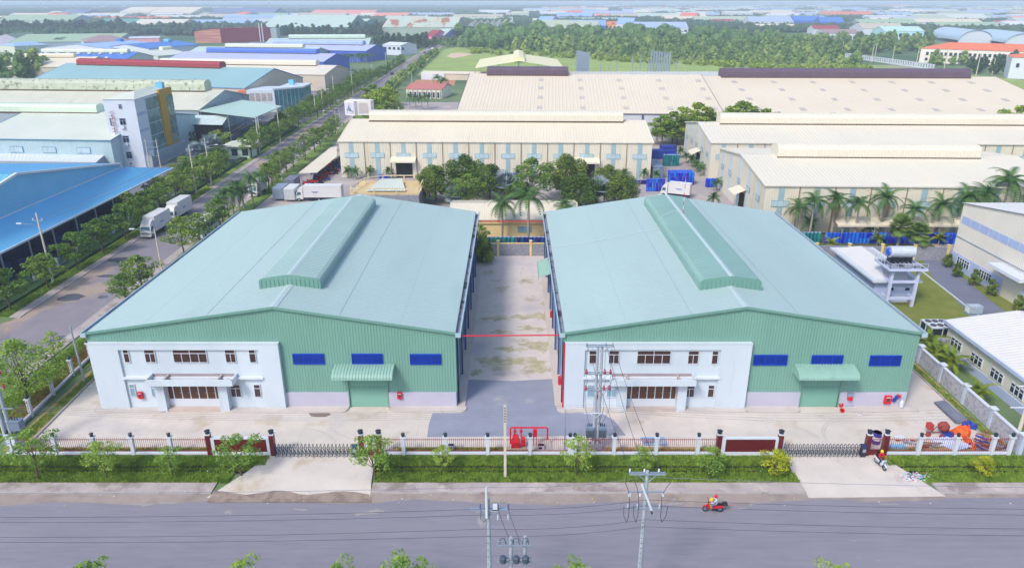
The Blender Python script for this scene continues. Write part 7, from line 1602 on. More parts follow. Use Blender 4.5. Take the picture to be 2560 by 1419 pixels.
for k in range(14): xa = xA + .1 + k * (xB - xA - .2) / 14; w_ = (xB - xA - .2) / 14; b.tube((xa, ym, zt2), (xa + w_ * .8, ym, zt2), .85, n=16); b.tube((xa + w_ * .8, ym, zt2), (xa + w_, ym, zt2), .81, n=16)
b.build('shell', mat('stainless', (200, 206, 216), .35, .08, 2., metal=.25), tk, smooth=False); MB().tube((xA - .12, ym, zt2), (xA + .08, ym, zt2), .5, .6, 16).build('end_cap', mat('tank_blue', (50, 90, 200), .4), tk)
b = MB(); 
for k in range(6): b.box(xA + .25 + k * .62, ym - .6, zt_ - .17, xA + .33 + k * .62, ym + .6, zt_ + .75)
b.build('cradle', M_DARK, tk)
MB().path([(xA + 2.5, yA - 1.2, .9), (xB - .2, yA + 1, .95), (xB + .2, yA + 1, .95)], .06, 6).build('red_pipe', M_RED, wt)
# IBC tote
ix, iy = G(2432, 784); tt = thing('liquid_tote', 'white caged liquid tote at the lawn edge by the lane', 'tank', (ix, iy, 0))
MB().box(ix - .9, iy - .6, .25, ix + .9, iy + .6, 1.3).build('container', mat('tote_white', (206, 222, 232), .4, .05), tt); b = MB(); b.box(ix - 1, iy - .7, 0, ix + 1, iy + .7, .2)
for k in range(9): xx = ix - .95 + k * .2375; b.box(xx - .02, iy - .66, .2, xx + .02, iy - .62, 1.34); b.box(xx - .02, iy - .66, 1.32, xx + .02, iy + .66, 1.36)
for k in range(5): b.box(ix - .97, iy - .67, .3 + k * .25, ix + .97, iy - .63, .34 + k * .25)
b.build('cage', M_METAL, tt)
# chiller unit
ax_, ay_ = G(2338, 855); cu = thing('chiller_unit', 'white framed chiller with dark side grilles beside the cream office', 'chiller', (ax_, ay_, 0))
b = MB(); b.box(ax_ - 1.6, ay_ - 1.2, .3, ax_ + 1.3, ay_ + 1.6, 1.2); b.box(ax_ - 1.6, ay_ - 1.2, 2.5, ax_ + 1.3, ay_ + 1.6, 2.65)
for (x, y) in ((-1.6, -1.2), (-.15, -1.2), (1.2, -1.2), (-1.6, .2), (-1.6, 1.5), (1.2, 1.5)): b.box(ax_ + x, ay_ + y, 0, ax_ + x + .1, ay_ + y + .1, 2.5)
b.build('frame', M_OFFWH, cu); MB().box(ax_ - 1.5, ay_ - 1.1, 1.2, ax_ + 1.2, ay_ + 1.5, 2.5).build('grille', M_DARK, cu)
for k in range(3):
    for j in range(2): MB().lathe([(.36, 0), (.4, .12), (.3, .16)], (ax_ - 1.05 + k * .9, ay_ - .45 + j * 1.3, 2.65), 12).build('fan', mat('fan_dark', (86, 76, 84), .7), cu)
for k, (px, py) in enumerate(((2350, 842), (2360, 875))): x, y = G(px + 24, py); o = thing('pump_unit', '%s dark blue pump beside the chiller' % ('upper' if k == 0 else 'lower'), 'pump', (x, y, 0)); MB().box(x - .5, y - .5, .1, x + .4, y + .5, .9).build('body', mat('pump_blue', (40, 60, 120), .5), o); MB().tube((x - .2, y, .9), (x - .2, y, 1.5), .2, n=8).build('pipe', M_METAL, o)
# cream canopy strip over the drum row before the right cream warehouse
y_dr = G(2200, 603)[1]; b = thing('drum_canopy', 'long narrow cream canopy above the drum row', 'canopy', (45, 128.5, 0)); x0, x1 = AY(2085, 570, 129)[0], AY(2700, 570, 129)[0]
q = MB(); q.sheet((x0, 127.6, 3.6), (x1, 127.6, 3.6), (x1, 130.5, 4.4), (x0, 130.5, 4.4), .6, .05); q.box(x0, 127.55, 3.3, x1, 127.62, 3.66); q.build('roof', M_CREAMR, b)
for k in range(8): MB().box(x0 + 1 + k * 6, 127.8, 0, x0 + 1.15 + k * 6, 127.95, 3.5).build('post', M_METAL, b)
# ---------------------------------------------------------------- drums
def drum_proto(m, name='plastic_drum'):
    r = thing(name, 'x', 'drum', (0, 0, 0)); MB().lathe([(.27, 0), (.3, .04), (.3, .28), (.315, .3), (.3, .32), (.3, .58), (.315, .6), (.3, .62), (.3, .86), (.27, .9)], (0, 0, 0), 10).build('body', m, r, local=True); MB().lathe([(.25, .9), (.24, .93)], (0, 0, 0), 10).build('lid', M_LID if m is not M_DRUM else mat('drum_lid_blue', (30, 84, 200), .4, .1), r, local=True)
    KIDS[r.name] = list(r.children)
    for q_ in KIDS[r.name]: KIDS[q_.name] = []
    return r
DP = {'b': drum_proto(M_DRUM), 't': drum_proto(M_DRUMG), 'n': drum_proto(M_DRUMN)}
for k_, v_ in DP.items(): PT['drum_' + k_] = v_
ndr = 0
def drums(kind, x, y, nx, ny, nz, label, group, dx=.66, dy=.68, s=1.1):
    global ndr
    for k in range(nz):
        for j in range(ny):
            for i in range(nx):
                if j > 0 and k < nz - 1 and i not in (0, nx - 1): continue
                if ndr >= 296: return
                ndr += 1; o = T('drum_' + kind, x + i * dx + R.uniform(-.03, .03), y + j * dy, label, group, s, R.uniform(0, 6), z=k * .99); o.scale = (s, s, s)
a_ = AX(2100, 600, 0) if False else None
X0 = AY(1125, 600, 125)[0]; 
drums('n', 1.2, 122.4, 7, 1, 3, 'navy drum in the three high stack behind the alley end wall', 'navy drums behind the alley end wall', .72, s=1.15)
drums('t', -4.2, 122.4, 7, 1, 3, 'worn teal drum in the left half of the stack behind the alley wall', 'worn drums behind the alley end wall', .74, s=1.15)
xg = AY(2010, 600, 128)[0]
drums('t', xg, 128.3, 5, 1, 2, 'green drum stacked left of the long blue drum row', 'green drums left of the blue row', .72, s=1.15)
xs2 = AY(2065, 600, 128)[0]; drums('b', xs2, 128.0, 33, 1, 2, 'blue drum in the two high row under the long cream canopy', 'blue drums under the long cream canopy', .72, s=1.15)
xs3 = AY(2345, 600, 128)[0]; drums('b', xs3, 127.6, 9, 1, 2, 'blue drum in the short stack beside the pale factory', 'blue drums beside the pale factory', .72, s=1.15)
def dpx(kind, px, py, nx, ny, nz, label, group, s=1.15, dx=.74): x, y = G(px, py); drums(kind, x, y, nx, ny, nz, label, group, dx, .74, s)
dpx('b', 1618, 478, 6, 1, 3, 'blue drum in the tall stack left of the white box truck', 'blue drums left of the white truck')
dpx('b', 1678, 462, 8, 5, 3, 'blue drum in the big block stack behind the white box truck', 'blue drums behind the white truck')
dpx('t', 1660, 415, 6, 2, 3, 'teal drum in the stack between the cream warehouses', 'teal drums between the cream warehouses')
dpx('b', 1672, 402, 4, 1, 2, 'blue drum on the heap at the far end of the drum yard', 'far blue drums of the drum yard')
dpx('b', 1768, 468, 4, 2, 2, 'blue drum in the small stack at the corner of the right cream warehouse', 'blue drums at the right warehouse corner')
dpx('n', 1575, 460, 7, 1, 1, 'navy drum in the low row before the cream warehouse', 'navy drums before the cream warehouse')
dpx('b', 1270, 452, 4, 1, 2, 'blue drum in the small stack behind the grey fan palm', 'blue drums behind the fan palm')
dpx('b', 950, 446, 4, 1, 1, 'blue drum by the left dark door of the cream warehouse', 'blue drums by the left dark door')
x, y = G(1632, 430); o = tag(MB().box(x - 1.5, y - 8, 0, x + 1, y + 2, 3).box(x - 1.6, y - 8.1, 3, x + 1.1, y + 2.1, 3.1, 0).build('caged_tank_stack', mat('tote_grey', (110, 124, 150), .5, .35, .9)), 'grey block of caged tanks against the cream warehouse end', 'tank stack')
x, y = G(1655, 395); tag(MB().cbox((x, y, 1.2), (7, 3, 2.4), .1).cbox((x + 2, y + 2, 1.6), (4, 3, 3.2), .4).build('tarp_heap', M_TBLUE), 'purple blue tarpaulin heap at the far end of the drum yard', 'tarpaulin')
x, y = G(1567, 487); o = thing('orange_machine', 'orange topped machine behind the dark green dome tree', 'machine', (x, y, 0)); MB().box(x - 1, y - .7, 1.4, x + 1, y + .7, 2.4).build('hood', M_ORG, o); MB().box(x - .2, y - .3, 0, x + .9, y + .3, 1.4).build('stand', M_METAL, o); MB().box(x - 1, y - .7, 2.4, x + 1, y + .7, 2.5).build('lid', M_BEI, o)
# ---------------------------------------------------------------- trucks
def truck(label, x, y, rz, L_=5.6, W_=2.2, H_=2.5, tilt=None, s=1.0):
    r = thing('box_truck', label, 'truck', (x, y, 0), rz); t = lambda m, n, mt, sm=False, par=None: m.build(n, mt, par or r, local=True)
    # front faces -Y ; origin at the front axle
    bx = MB(); bx.box(-W_ / 2, .55, 1.0, W_ / 2, .55 + L_, 1.0 + H_)
    for xx in (-W_ / 2 - .02, W_ / 2 - .02): bx.box(xx, .5, 3.42, xx + .04, .6 + L_, 3.54); bx.box(xx, .5, .98, xx + .04, .6 + L_, 1.1)
    for k in range(12): 
        for xx in (-W_ / 2 - .015, W_ / 2 - .005): bx.box(xx, .7 + k * L_ / 12.3, 1.1, xx + .02, .74 + k * L_ / 12.3, 3.42)
    bo = t(bx, 'cargo_box', M_TRUCKW)
    d = MB(); d.box(-W_ / 2 + .06, .55 + L_, 1.05, -.02, .6 + L_, 3.4); d.box(.02, .55 + L_, 1.05, W_ / 2 - .06, .6 + L_, 3.4); t(d, 'rear_door', mat('truck_door', (212, 206, 196), .5, .05), par=bo)
    t(MB().box(W_ / 2 + .015, 2.4, 2.15, W_ / 2 + .022, 3.9, 2.3).box(W_ / 2 + .015, 2.7, 2.0, W_ / 2 + .022, 3.6, 2.08), 'side_lettering', mat('truck_blue_print', (80, 96, 190), .5), par=bo)
    c = MB(); w = W_ / 2 - .1
    pf = [(-1.25, .55), (-1.3, 1.15), (-1.22, 1.5), (-.95, 2.25), (-.75, 2.38), (.38, 2.42), (.38, .55)]
    c.ext(pf, -w, w); co_ = t(c, 'cab', M_TRUCKW)
    t(MB().ext([(-.9, 2.4), (-.55, 2.95), (.38, 3.3), (.38, 2.42)], -w + .08, w - .08), 'wind_deflector', M_TRUCKW)
    t(MB().add([(-w + .12, -1.25, 1.52), (w - .12, -1.25, 1.52), (w - .2, -.985, 2.22), (-w + .2, -.985, 2.22)], [(0, 1, 2, 3)]), 'windscreen', mat('windscreen', (60, 100, 116), .06, .1, 1, spec=.7), par=co_)
    for s_ in (-1, 1):
        xx = s_ * (w + .012); t(MB().poly([(xx, -1.0, 1.5), (xx, -.05, 1.5), (xx, -.05, 2.2), (xx, -.78, 2.2)][::s_]), 'side_window', MC['windscreen'], par=co_)
        t(MB().cbox((s_ * (w + .28), -1.2, 1.75), (.18, .08, .42)).tube((s_ * w, -1.1, 2.0), (s_ * (w + .28), -1.2, 1.9), .02, n=4), 'mirror', M_DARK, par=co_)
        t(MB().cbox((s_ * (w - .28), -1.31, 1.02), (.42, .06, .2)), 'headlight', M_METAL, par=co_)
        for yy in (-.55, 3.9): 
            wo = t(MB().tube((s_ * (W_ / 2 - .32), yy, .42), (s_ * (W_ / 2 - .05), yy, .42), .42, n=16), 'wheel', M_TYRE); t(MB().tube((s_ * (W_ / 2 - .06), yy, .42), (s_ * (W_ / 2 - .035), yy, .42), .22, n=12), 'rim', M_METAL, par=wo)
    t(MB().box(-w, -1.38, .4, w, -1.2, .78), 'bumper', M_TRUCKW); t(MB().box(-w + .3, -1.33, .85, w - .3, -1.29, .98).box(-.5, -1.34, 1.2, .5, -1.3, 1.28), 'grille', M_DARK, par=co_)
    t(MB().box(-.45, -.3, .5, -.3, .5 + L_, .75).box(.3, -.3, .5, .45, .5 + L_, .75).box(-W_ / 2 + .05, 1.5, .55, W_ / 2 - .05, 3.1, .62).box(-W_ / 2 + .02, .7, .95, W_ / 2 - .02, .5 + L_, 1.0), 'chassis', M_DARK)
    r.scale = (s, s, s); return r
x, y = G(377, 598); truck('white box truck parked nearest the junction on the side street', x - .9, y + 1.6, -.03, L_=6.2, H_=2.75, s=1.02)
x, y = G(437, 558); truck('white box truck parked behind another on the side street', x - .9, y + 1.4, -.03, L_=6.2, H_=2.75, s=1.02)
x, y = G(1690, 500); truck('white box truck facing left behind the right green roof', x - 1.4, y + 4.0, -PI / 2 - .45, L_=5.2, s=.95); 
x, y = G(800, 505); truck('large white lorry behind the left green roof ridge', x - 4.2, y + 1.5, -PI / 2, L_=8.5, H_=2.6, W_=2.4, s=1.0)
x, y = G(617, 500); truck('white box truck mostly hidden by palms on the side street', x + .8, y + 3.5, -.03, L_=4.5, s=1.0)
bs = thing('white_bus', 'white bus half hidden by the street trees beside the green roof', 'bus', G(478, 610) + (0,)); x, y = G(492, 600)
MB().box(x - 1.2, y, .35, x + 1.2, y + 8.5, 2.9).build('body', M_TRUCKW, bs); MB().box(x - 1.0, y - .02, 1.3, x + 1.0, y, 2.3).build('windscreen', MC['windscreen'], bs)
for s_ in (-1, 1):
    for k in range(6): MB().box(x + s_ * 1.21, y + .5 + k * 1.3, 1.5, x + s_ * 1.2, y + 1.6 + k * 1.3, 2.3).build('side_window', MC['windscreen'], bs)
    for yy in (1.4, 6.6): MB().tube((x + s_ * .95, y + yy, .42), (x + s_ * 1.22, y + yy, .42), .42, n=12).build('wheel', M_TYRE, bs)
for i, (px, py, w_, m_) in enumerate(((728, 478, 2.2, M_METAL), (700, 500, 2.2, M_METAL), (728, 502, 2.2, M_TRUCKW))):
    x, y = G(px, py); o = thing('cargo_container', ('dark grey box container behind the roof edge', 'grey topped box container, left of its white neighbour', 'white topped box container by the left palms')[i], 'container', (x, y, 0)); MB().box(x - 1.2, y - 1, .5, x + 1.2, y + 4, 3.0).build('body', mat('container_grey', (116, 118, 136), .6, .1, .6) if i == 0 else m_, o)
    for k in range(8): MB().box(x - 1.1 + k * .3, y - 1.04, .6, x - 1.04 + k * .3, y - 1.0, 2.9).build('rib', M_METAL, o)
for i, (px, py, c_) in enumerate(((600, 126, M_TRUCKW), (1062, 134, M_DARK), (1081, 124, M_TRUCKW), (1070, 128, M_METAL), (980, 187, M_DARK), (1068, 117, M_METAL))):
    if i == 0: continue
    x, y = G(px, py); o = thing('parked_car', '%s small vehicle, counted from the near end, on the distant side street' % ORD[i], 'car', (x, y, 0), 0, 'vehicles on the distant side street'); MB().ext([(-2.2, .3), (-2.2, .9), (-1.3, 1.0), (-.8, 1.6), (1.2, 1.6), (1.8, 1.0), (2.2, .9), (2.2, .3)], -.9, .9).build('body', c_, o, local=True)
    for s_ in (-1, 1):
        for yy in (-1.3, 1.3): MB().tube((s_ * .75, yy, .33), (s_ * .95, yy, .33), .33, n=10).build('wheel', M_TYRE, o, local=True)
# ---------------------------------------------------------------- motorbikes
def bike(r, body, full=True, seatm=M_BLACK):
    t = lambda m, n, mt, par=None: m.build(n, mt, par or r, local=True)      # faces -X, origin on the ground midway
    for xx in (-.62, .62):
        b = MB(); N_ = 18
        for k in range(N_):
            a0, a1 = 2 * PI * k / N_, 2 * PI * (k + 1) / N_; b.tube((xx + .25 * math.cos(a0), 0, .29 + .25 * math.sin(a0)), (xx + .25 * math.cos(a1), 0, .29 + .25 * math.sin(a1)), .05, n=6)
        w = t(b, 'wheel', M_TYRE); b = MB(); b.tube((xx, -.06, .29), (xx, .06, .29), .05, n=8)
        for k in range(8): a0 = PI * k / 4; b.tube((xx, 0, .29), (xx + .22 * math.cos(a0), 0, .29 + .22 * math.sin(a0)), .01, n=4)
        t(b, 'rim', M_METAL, w)
    b = MB(); b.ext([(-.12, .0)], 0, 0) if False else None
    b = MB(); M_ = Matrix.Rotation(-PI / 2, 4, 'Z'); 
    # leg shield and body as extruded side profiles along y
    def prof(pts, w0, w1, mb):
        n = len(pts); vs = [(p[0], w0, p[1]) for p in pts] + [(p[0], w1, p[1]) for p in pts]
        mb.add(vs, [tuple(range(n))[::-1], tuple(range(n, 2 * n))] + [(i, (i + 1) % n, n + (i + 1) % n, n + i) for i in range(n)])
    prof([(-.52, .95), (-.44, 1.02), (-.3, .6), (-.2, .38), (-.3, .34), (-.46, .5)], -.19, .19, b); t(b, 'leg_shield', body)
    b = MB(); prof([(-.2, .36), (-.18, .46), (.1, .52), (.2, .72), (.85, .8), (.92, .7), (.7, .52), (.3, .4), (.1, .32)], -.13, .13, b); t(b, 'body', body)
    b = MB(); prof([(-.02, .72), (.02, .78), (.35, .82), (.8, .86), (.82, .8), (.3, .72)], -.13, .13, b); t(b, 'seat', seatm)
    b = MB(); prof([(-.9, .45), (-.8, .6), (-.55, .66), (-.36, .5), (-.6, .6)], -.06, .06, b); t(b, 'mudguard', body)
    b = MB(); b.tube((-.62, -.05, .29), (-.42, -.05, .98), .025); b.tube((-.62, .05, .29), (-.42, .05, .98), .025); b.tube((-.4, -.33, 1.06), (-.42, 0, 1.0), .02); b.tube((-.4, .33, 1.06), (-.42, 0, 1.0), .02)
    for s_ in (-1, 1): b.tube((-.42, s_ * .25, 1.04), (-.48, s_ * .3, 1.2), .012, n=4); b.cbox((-.49, s_ * .31, 1.24), (.02, .12, .08))
    t(b, 'handlebar', M_DARK); b = MB(); b.lathe([(.1, 0), (.11, .06), (.05, .1)], (0, 0, 0), 10); b.M = None
    t(MB().cbox((-.56, 0, .94), (.08, .18, .14)), 'headlight', M_METAL); b = MB(); b.tube((.15, .14, .3), (.85, .17, .36), .045, .06, 8); t(b, 'exhaust', M_METAL); t(MB().box(-.1, -.16, .24, .3, .16, .42), 'engine', M_DARK)
    t(MB().cbox((.93, 0, .72), (.04, .16, .08)), 'tail_light', M_RED)
def skin(name, joints, edges, m, parent, sub=2):
    me = bpy.data.meshes.new(name); me.from_pydata([j[:3] for j in joints], edges, []); o = bpy.data.objects.new(name, me); COL.objects.link(o)
    sk = o.modifiers.new('s', 'SKIN'); ls = me.skin_vertices[0].data
    for i, j in enumerate(joints): ls[i].radius = (j[3], j[4] if len(j) > 4 else j[3])
    ls[0].use_root = True; ss = o.modifiers.new('u', 'SUBSURF'); ss.levels = sub; ss.render_levels = sub
    dg = bpy.context.evaluated_depsgraph_get(); ev = o.evaluated_get(dg); nm = bpy.data.meshes.new_from_object(ev); nm.materials.clear()
    for q in (m if isinstance(m, list) else [m]): nm.materials.append(q)
    o.modifiers.clear(); o.data = nm; o.parent = parent
    for p_ in nm.polygons: p_.use_smooth = True
    return o
SKIN = mat('skin', (170, 120, 92), .6, .05)
def rider(r, s, seat, shirt, pants, helmet, hand=(-.4, .3, 1.1), foot=(-.1, .19, .42), footR=None, hs=1.):
    # seated figure facing -X, hips at seat; body = one continuous skinned mesh, clothes are separate materials by position
    hx, hz = seat; k = s; J = []; E_ = []
    def A_(x, y, z, a, b=None, p=None):
        J.append((x, y, z, a, b or a)); 
        if p is not None: E_.append((p, len(J) - 1))
        return len(J) - 1
    pel = A_(hx, 0, hz + .1 * k, .15 * k, .12 * k); st = A_(hx - .05 * k, 0, hz + .3 * k, .135 * k, .1 * k, pel); ch = A_(hx - .09 * k, 0, hz + .47 * k, .16 * k, .11 * k, st); nk = A_(hx - .1 * k, 0, hz + .6 * k, .06 * k, .055 * k, ch); hd = A_(hx - .12 * k, 0, hz + .72 * k, .085 * k, .1 * k, nk); A_(hx - .125 * k, 0, hz + .82 * k, .08 * k, .09 * k, hd)
    for sg in (-1, 1):
        sh = A_(hx - .09 * k, sg * .19 * k, hz + .5 * k, .065 * k, None, ch); hnd = (hand[0], sg * hand[1], hand[2]); eb = A_((hx - .09 * k + hnd[0]) / 2 + .06 * k, sg * (.24 * k), (hz + .5 * k + hnd[2]) / 2 - .1 * k, .045 * k, None, sh); wr = A_(hnd[0] + .06, hnd[1], hnd[2] + .02, .033 * k, None, eb); A_(hnd[0] - .01, hnd[1], hnd[2] + .01, .035 * k, .025 * k, wr)
        ft = foot if (sg < 0 or footR is None) else footR
        hp = A_(hx - .04 * k, sg * .1 * k, hz + .06 * k, .095 * k, None, pel); kn = A_(ft[0] - .12 * k, sg * .19 * k, max(hz + .03 * k, ft[2] + .36 * k), .07 * k, None, hp); an = A_(ft[0] + .04, sg * ft[1], ft[2] + .08, .04 * k, None, kn); A_(ft[0] - .12 * k, sg * ft[1], ft[2] + .03, .035 * k, .03 * k, an)
    o = skin('body', J, E_, [shirt, pants, SKIN], r)
    me = o.data
    for p_ in me.polygons:
        c = p_.center; d_h = min((c - Vector((hand[0], hand[1], hand[2]))).length, (c - Vector((hand[0], -hand[1], hand[2]))).length)
        p_.material_index = 2 if (d_h < .09 * k or c.z > hz + .62 * k or c.z < min(foot[2], footR[2] if footR else foot[2]) + .07) else (1 if c.z < hz + .16 * k else 0)
    b = MB(); b.lathe([(.02, .26), (.09, .23), (.135, .14), (.14, .05), (.125, 0), (.1, -.02)][::-1], (hx - .12 * k, 0, hz + .7 * k), 14); b.cbox((hx - .12 * k - .13, 0, hz + .74 * k), (.1, .18, .02)); b.build('helmet', helmet, r, smooth=True, local=True)
    b = MB()
    for sg in (-1, 1):
        for f in range(4): b.tube((hand[0] + .0 - f * .0, sg * (hand[1] - .03 + f * .022), hand[2] + .03), (hand[0] - .05, sg * (hand[1] - .03 + f * .022), hand[2] - .01), .011, .009, 5)
        b.tube((hand[0] + .03, sg * (hand[1] - .05), hand[2] + .01), (hand[0] - .02, sg * (hand[1] - .06), hand[2] - .02), .012, .01, 5)
    b.build('fingers', SKIN, r, local=True)
    b = MB(); b.lathe([(.012, -.01), (.015, .01), (.008, .03)], (hx - .12 * k - .1, 0, hz + .73 * k - .02), 6); b.build('nose', SKIN, r, local=True)
    return o
x, y = G(1781, 1278); rz = math.radians(-4)
b1 = thing('motorbike', 'red motorbike crossing the front road with a rack behind the seat', 'motorbike', (x, y, .02), rz); bike(b1, M_RED)
MB().box(.8, -.2, .82, 1.2, .2, 1.0).build('rear_rack_box', M_DARK, b1, local=True)
p1 = thing('person', 'rider in a pale shirt and red helmet on the red motorbike', 'person', (x, y, .02), rz); rider(p1, 1.05, (.28, .82), mat('shirt_pale', (186, 196, 214), .8, .05), mat('trousers_grey', (110, 120, 150), .8, .1), M_RED, footR=(.0, .36, .05) if False else None)
p2 = thing('person', 'child in yellow with a yellow helmet at the front of the red motorbike', 'person', (x, y, .02), rz); rider(p2, .72, (-.1, .72), mat('shirt_yellow', (226, 200, 30), .8, .05), mat('shirt_yellow2', (206, 190, 30), .8, .05), mat('helmet_yellow', (236, 190, 30), .4), hand=(-.36, .2, 1.05), foot=(-.2, .13, .45))
x, y = G(2206, 1178); rz = math.radians(98)
b2 = thing('motorbike', 'black and white motorbike leaving the right gate drive', 'motorbike', (x, y + .6, .16), rz); bike(b2, M_WHITE)
p3 = thing('person', 'rider in a red jacket and yellow helmet leaving the right gate', 'person', (x, y + .6, .16), rz); rider(p3, 1.06, (.25, .82), mat('jacket_red', (196, 24, 44), .8, .06), mat('trousers_black', (34, 38, 56), .8, .1), MC['helmet_yellow'])
MB().box(.38, -.16, 1.1, .56, .16, 1.5).build('backpack', M_BLACK, p3, local=True)
sb = MB()
for xx in (-.6, .6): sb.tube((xx, -.05, .28), (xx, .05, .28), .28, n=8, mi=1)
sb.box(-.5, -.12, .3, .7, .12, .75); sb.box(-.1, -.13, .72, .7, .13, .85, 1); sb.box(-.55, -.3, .95, -.45, .3, 1.05, 1); sb.cbox((-.45, 0, .7), (.1, .3, .6))
sbm = []
for nm, m_ in (('red', M_RED), ('black', M_BLACK), ('silver', M_METAL), ('blue', M_TBLUE)):
    me = bpy.data.meshes.new('parked_motorbike'); me.from_pydata(sb.v, [], sb.f); me.materials.append(m_); me.materials.append(M_BLACK); me.polygons.foreach_set('material_index', sb.m); sbm.append((nm, me))
for i in range(104):
    t = R.random(); px = 770 + (850 - 770) * t + R.uniform(-8, 34); py = 455 - (455 - 395) * t + R.uniform(-6, 12); x, y = G(px, py); nm, me = R.choice(sbm)
    o = bpy.data.objects.new('parked_motorbike', me); COL.objects.link(o); o.location = (x, y, 0); o.rotation_euler = (0, 0, R.uniform(-.3, .3)); tag(o, 'parked %s motorbike in the crowd under the cream shelter' % nm, 'motorbike', 'parked %s motorbikes under the shelter' % nm)
# ---------------------------------------------------------------- clutter in the right corner
x, y = G(2338, 1085)
mx_ = thing('concrete_mixer', 'rusty red concrete mixer with a frame and wheel in the right yard corner', 'mixer', (x, y, 0))
b = MB(); b.lathe([(.25, 0), (.5, .2), (.55, .6), (.35, 1.0), (.3, 1.02)], (0, 0, 0), 14); m_ = Matrix.Translation((x + .5, y, .85)) @ Matrix.Rotation(1.0, 4, 'Y') @ Matrix.Translation((0, 0, -.3)); b.v = [tuple(m_ @ Vector(v)) for v in b.v]; b.build('mixer_drum', M_RUST, mx_)
MB().box(x - 1.0, y - .3, .7, x - .5, y + .35, 1.3).build('motor_housing', mat('rust_bright', (178, 58, 56), .6, .15, 2), mx_); MB().path([(x - .5, y, .3), (x - .3, y - .4, 1.2), (x + .9, y - .4, 1.35), (x + 1.2, y - .3, .3)], .05, 6).path([(x - 1, y, .3), (x + 1.6, y, .25)], .05, 6).build('frame', M_RUST, mx_)
for dx, dy in ((-1.0, -.4), (.2, -.8)): MB().tube((x + dx, y + dy - .06, .28), (x + dx, y + dy + .06, .28), .28, n=14).build('wheel', M_RUST, mx_)
def heap(name, label, cat, pts, h, m, seed, sub=3):
    rr = random.Random(seed); bm = bmesh.new(); vs = [bm.verts.new((p[0], p[1], .02)) for p in pts]; f = bm.faces.new(vs); bmesh.ops.triangulate(bm, faces=[f]); bmesh.ops.subdivide_edges(bm, edges=bm.edges[:], cuts=sub, use_grid_fill=True)
    edge = {v for e in bm.edges if len(e.link_faces) == 1 for v in e.verts}
    for v in bm.verts: v.co.z = .03 if v in edge else h * rr.uniform(.25, 1); v.co.x += rr.uniform(-.05, .05); v.co.y += rr.uniform(-.05, .05)
    r = bmesh.ops.extrude_face_region(bm, geom=bm.faces[:])
    for v in r['geom']:
        if isinstance(v, bmesh.types.BMVert): v.co.z += .03
    me = bpy.data.meshes.new(name); bm.normal_update(); bm.to_mesh(me); bm.free(); me.materials.append(m); o = bpy.data.objects.new(name, me); COL.objects.link(o); return tag(o, label, cat)
heap('orange_tarpaulin', 'crumpled orange tarpaulin draped over the debris by the corner fence', 'tarpaulin', [G(*q) for q in ((2372, 1078), (2405, 1065), (2425, 1072), (2428, 1086), (2418, 1105), (2426, 1120), (2440, 1115), (2436, 1125), (2415, 1112), (2402, 1092), (2385, 1088))], .8, M_ORG, 3)
heap('blue_tarpaulin', 'crumpled blue tarpaulin sheet beside the rusty mixer', 'tarpaulin', [G(*q) for q in ((2346, 1092), (2362, 1074), (2378, 1082), (2388, 1090), (2370, 1096), (2352, 1100))], .6, M_TBLUE, 4)
heap('blue_tarpaulin', 'blue tarpaulin scrap behind the orange one', 'tarpaulin', [G(*q) for q in ((2398, 1064), (2415, 1057), (2440, 1068), (2448, 1078), (2425, 1072))], .7, M_TBLUE, 5)
heap('purple_tarpaulin', 'purple blue tarpaulin end at the foot of the orange one', 'tarpaulin', [G(*q) for q in ((2414, 1102), (2424, 1098), (2434, 1112), (2424, 1122), (2416, 1118))], .5, mat('tarp_purple', (62, 50, 150), .6, .1), 6)
a_, b_, c_, d_ = [G(*q) for q in ((2334, 1008), (2358, 1004), (2412, 1050), (2388, 1060))]
o = thing('iron_sheet_stack', 'stack of long grey corrugated iron sheets lying by the block wall', 'sheet stack', a_ + (0,))
for k in range(3): MB().sheet(a_ + (.1 + k * .07,), b_ + (.1 + k * .07,), (c_[0] + k * .1, c_[1] - k * .1, .1 + k * .07), (d_[0] + k * .1, d_[1] - k * .1, .1 + k * .07), .22, .04).build('iron_sheet', mat('sheet_grey', (112, 116, 132), .6, .2, .8, c2=(140, 110, 96), amt=.6, sc2=.5), o)
def plank(o, pa, pb, w_, z, m, n='plank'):
    a_, b_ = G(*pa), G(*pb); d = math.hypot(b_[0] - a_[0], b_[1] - a_[1]); MB().cbox(((a_[0] + b_[0]) / 2, (a_[1] + b_[1]) / 2, z), (d, w_, .06), math.atan2(b_[1] - a_[1], b_[0] - a_[0])).build(n, m, o)
o = thing('debris_heap', 'heap of rusty boards, planks and mesh against the corner of the fence', 'debris', G(2460, 1110) + (0,))
for i in range(26): px, py = R.uniform(2425, 2490), R.uniform(1092, 1122); plank(o, (px, py), (px + R.uniform(15, 40), py + R.uniform(4, 22)), R.uniform(.1, .35), .1 + i * .03, R.choice([M_RUST, M_RUST, M_TBLUE, mat('wood_weathered', (150, 122, 98), .8, .2, 1), M_METAL]))
o = thing('white_sheet_stack', 'long white plastic roofing sheets lying behind the right fence', 'sheet stack', G(2350, 1110) + (0,))
for i in range(5): plank(o, (2325 + i * 9, 1096 + i * .5), (2392 + i * 9, 1127 - i * 1.5), .5, .08 + .05 * i, mat('sheet_white_blue', (196, 206, 232), .4, .08, 2), 'roofing_sheet')
o = thing('timber_scraps', 'reddish timber offcuts scattered along the inside of the right fence', 'timber', G(2320, 1118) + (0,))
for i in range(18): px, py = R.uniform(2235, 2340), R.uniform(1098, 1128); plank(o, (px, py), (px + R.uniform(10, 30), py + R.uniform(-6, 10)), .12, .08 + .01 * i, R.choice([M_RUST, MC['wood_weathered'], M_GUTIN]))
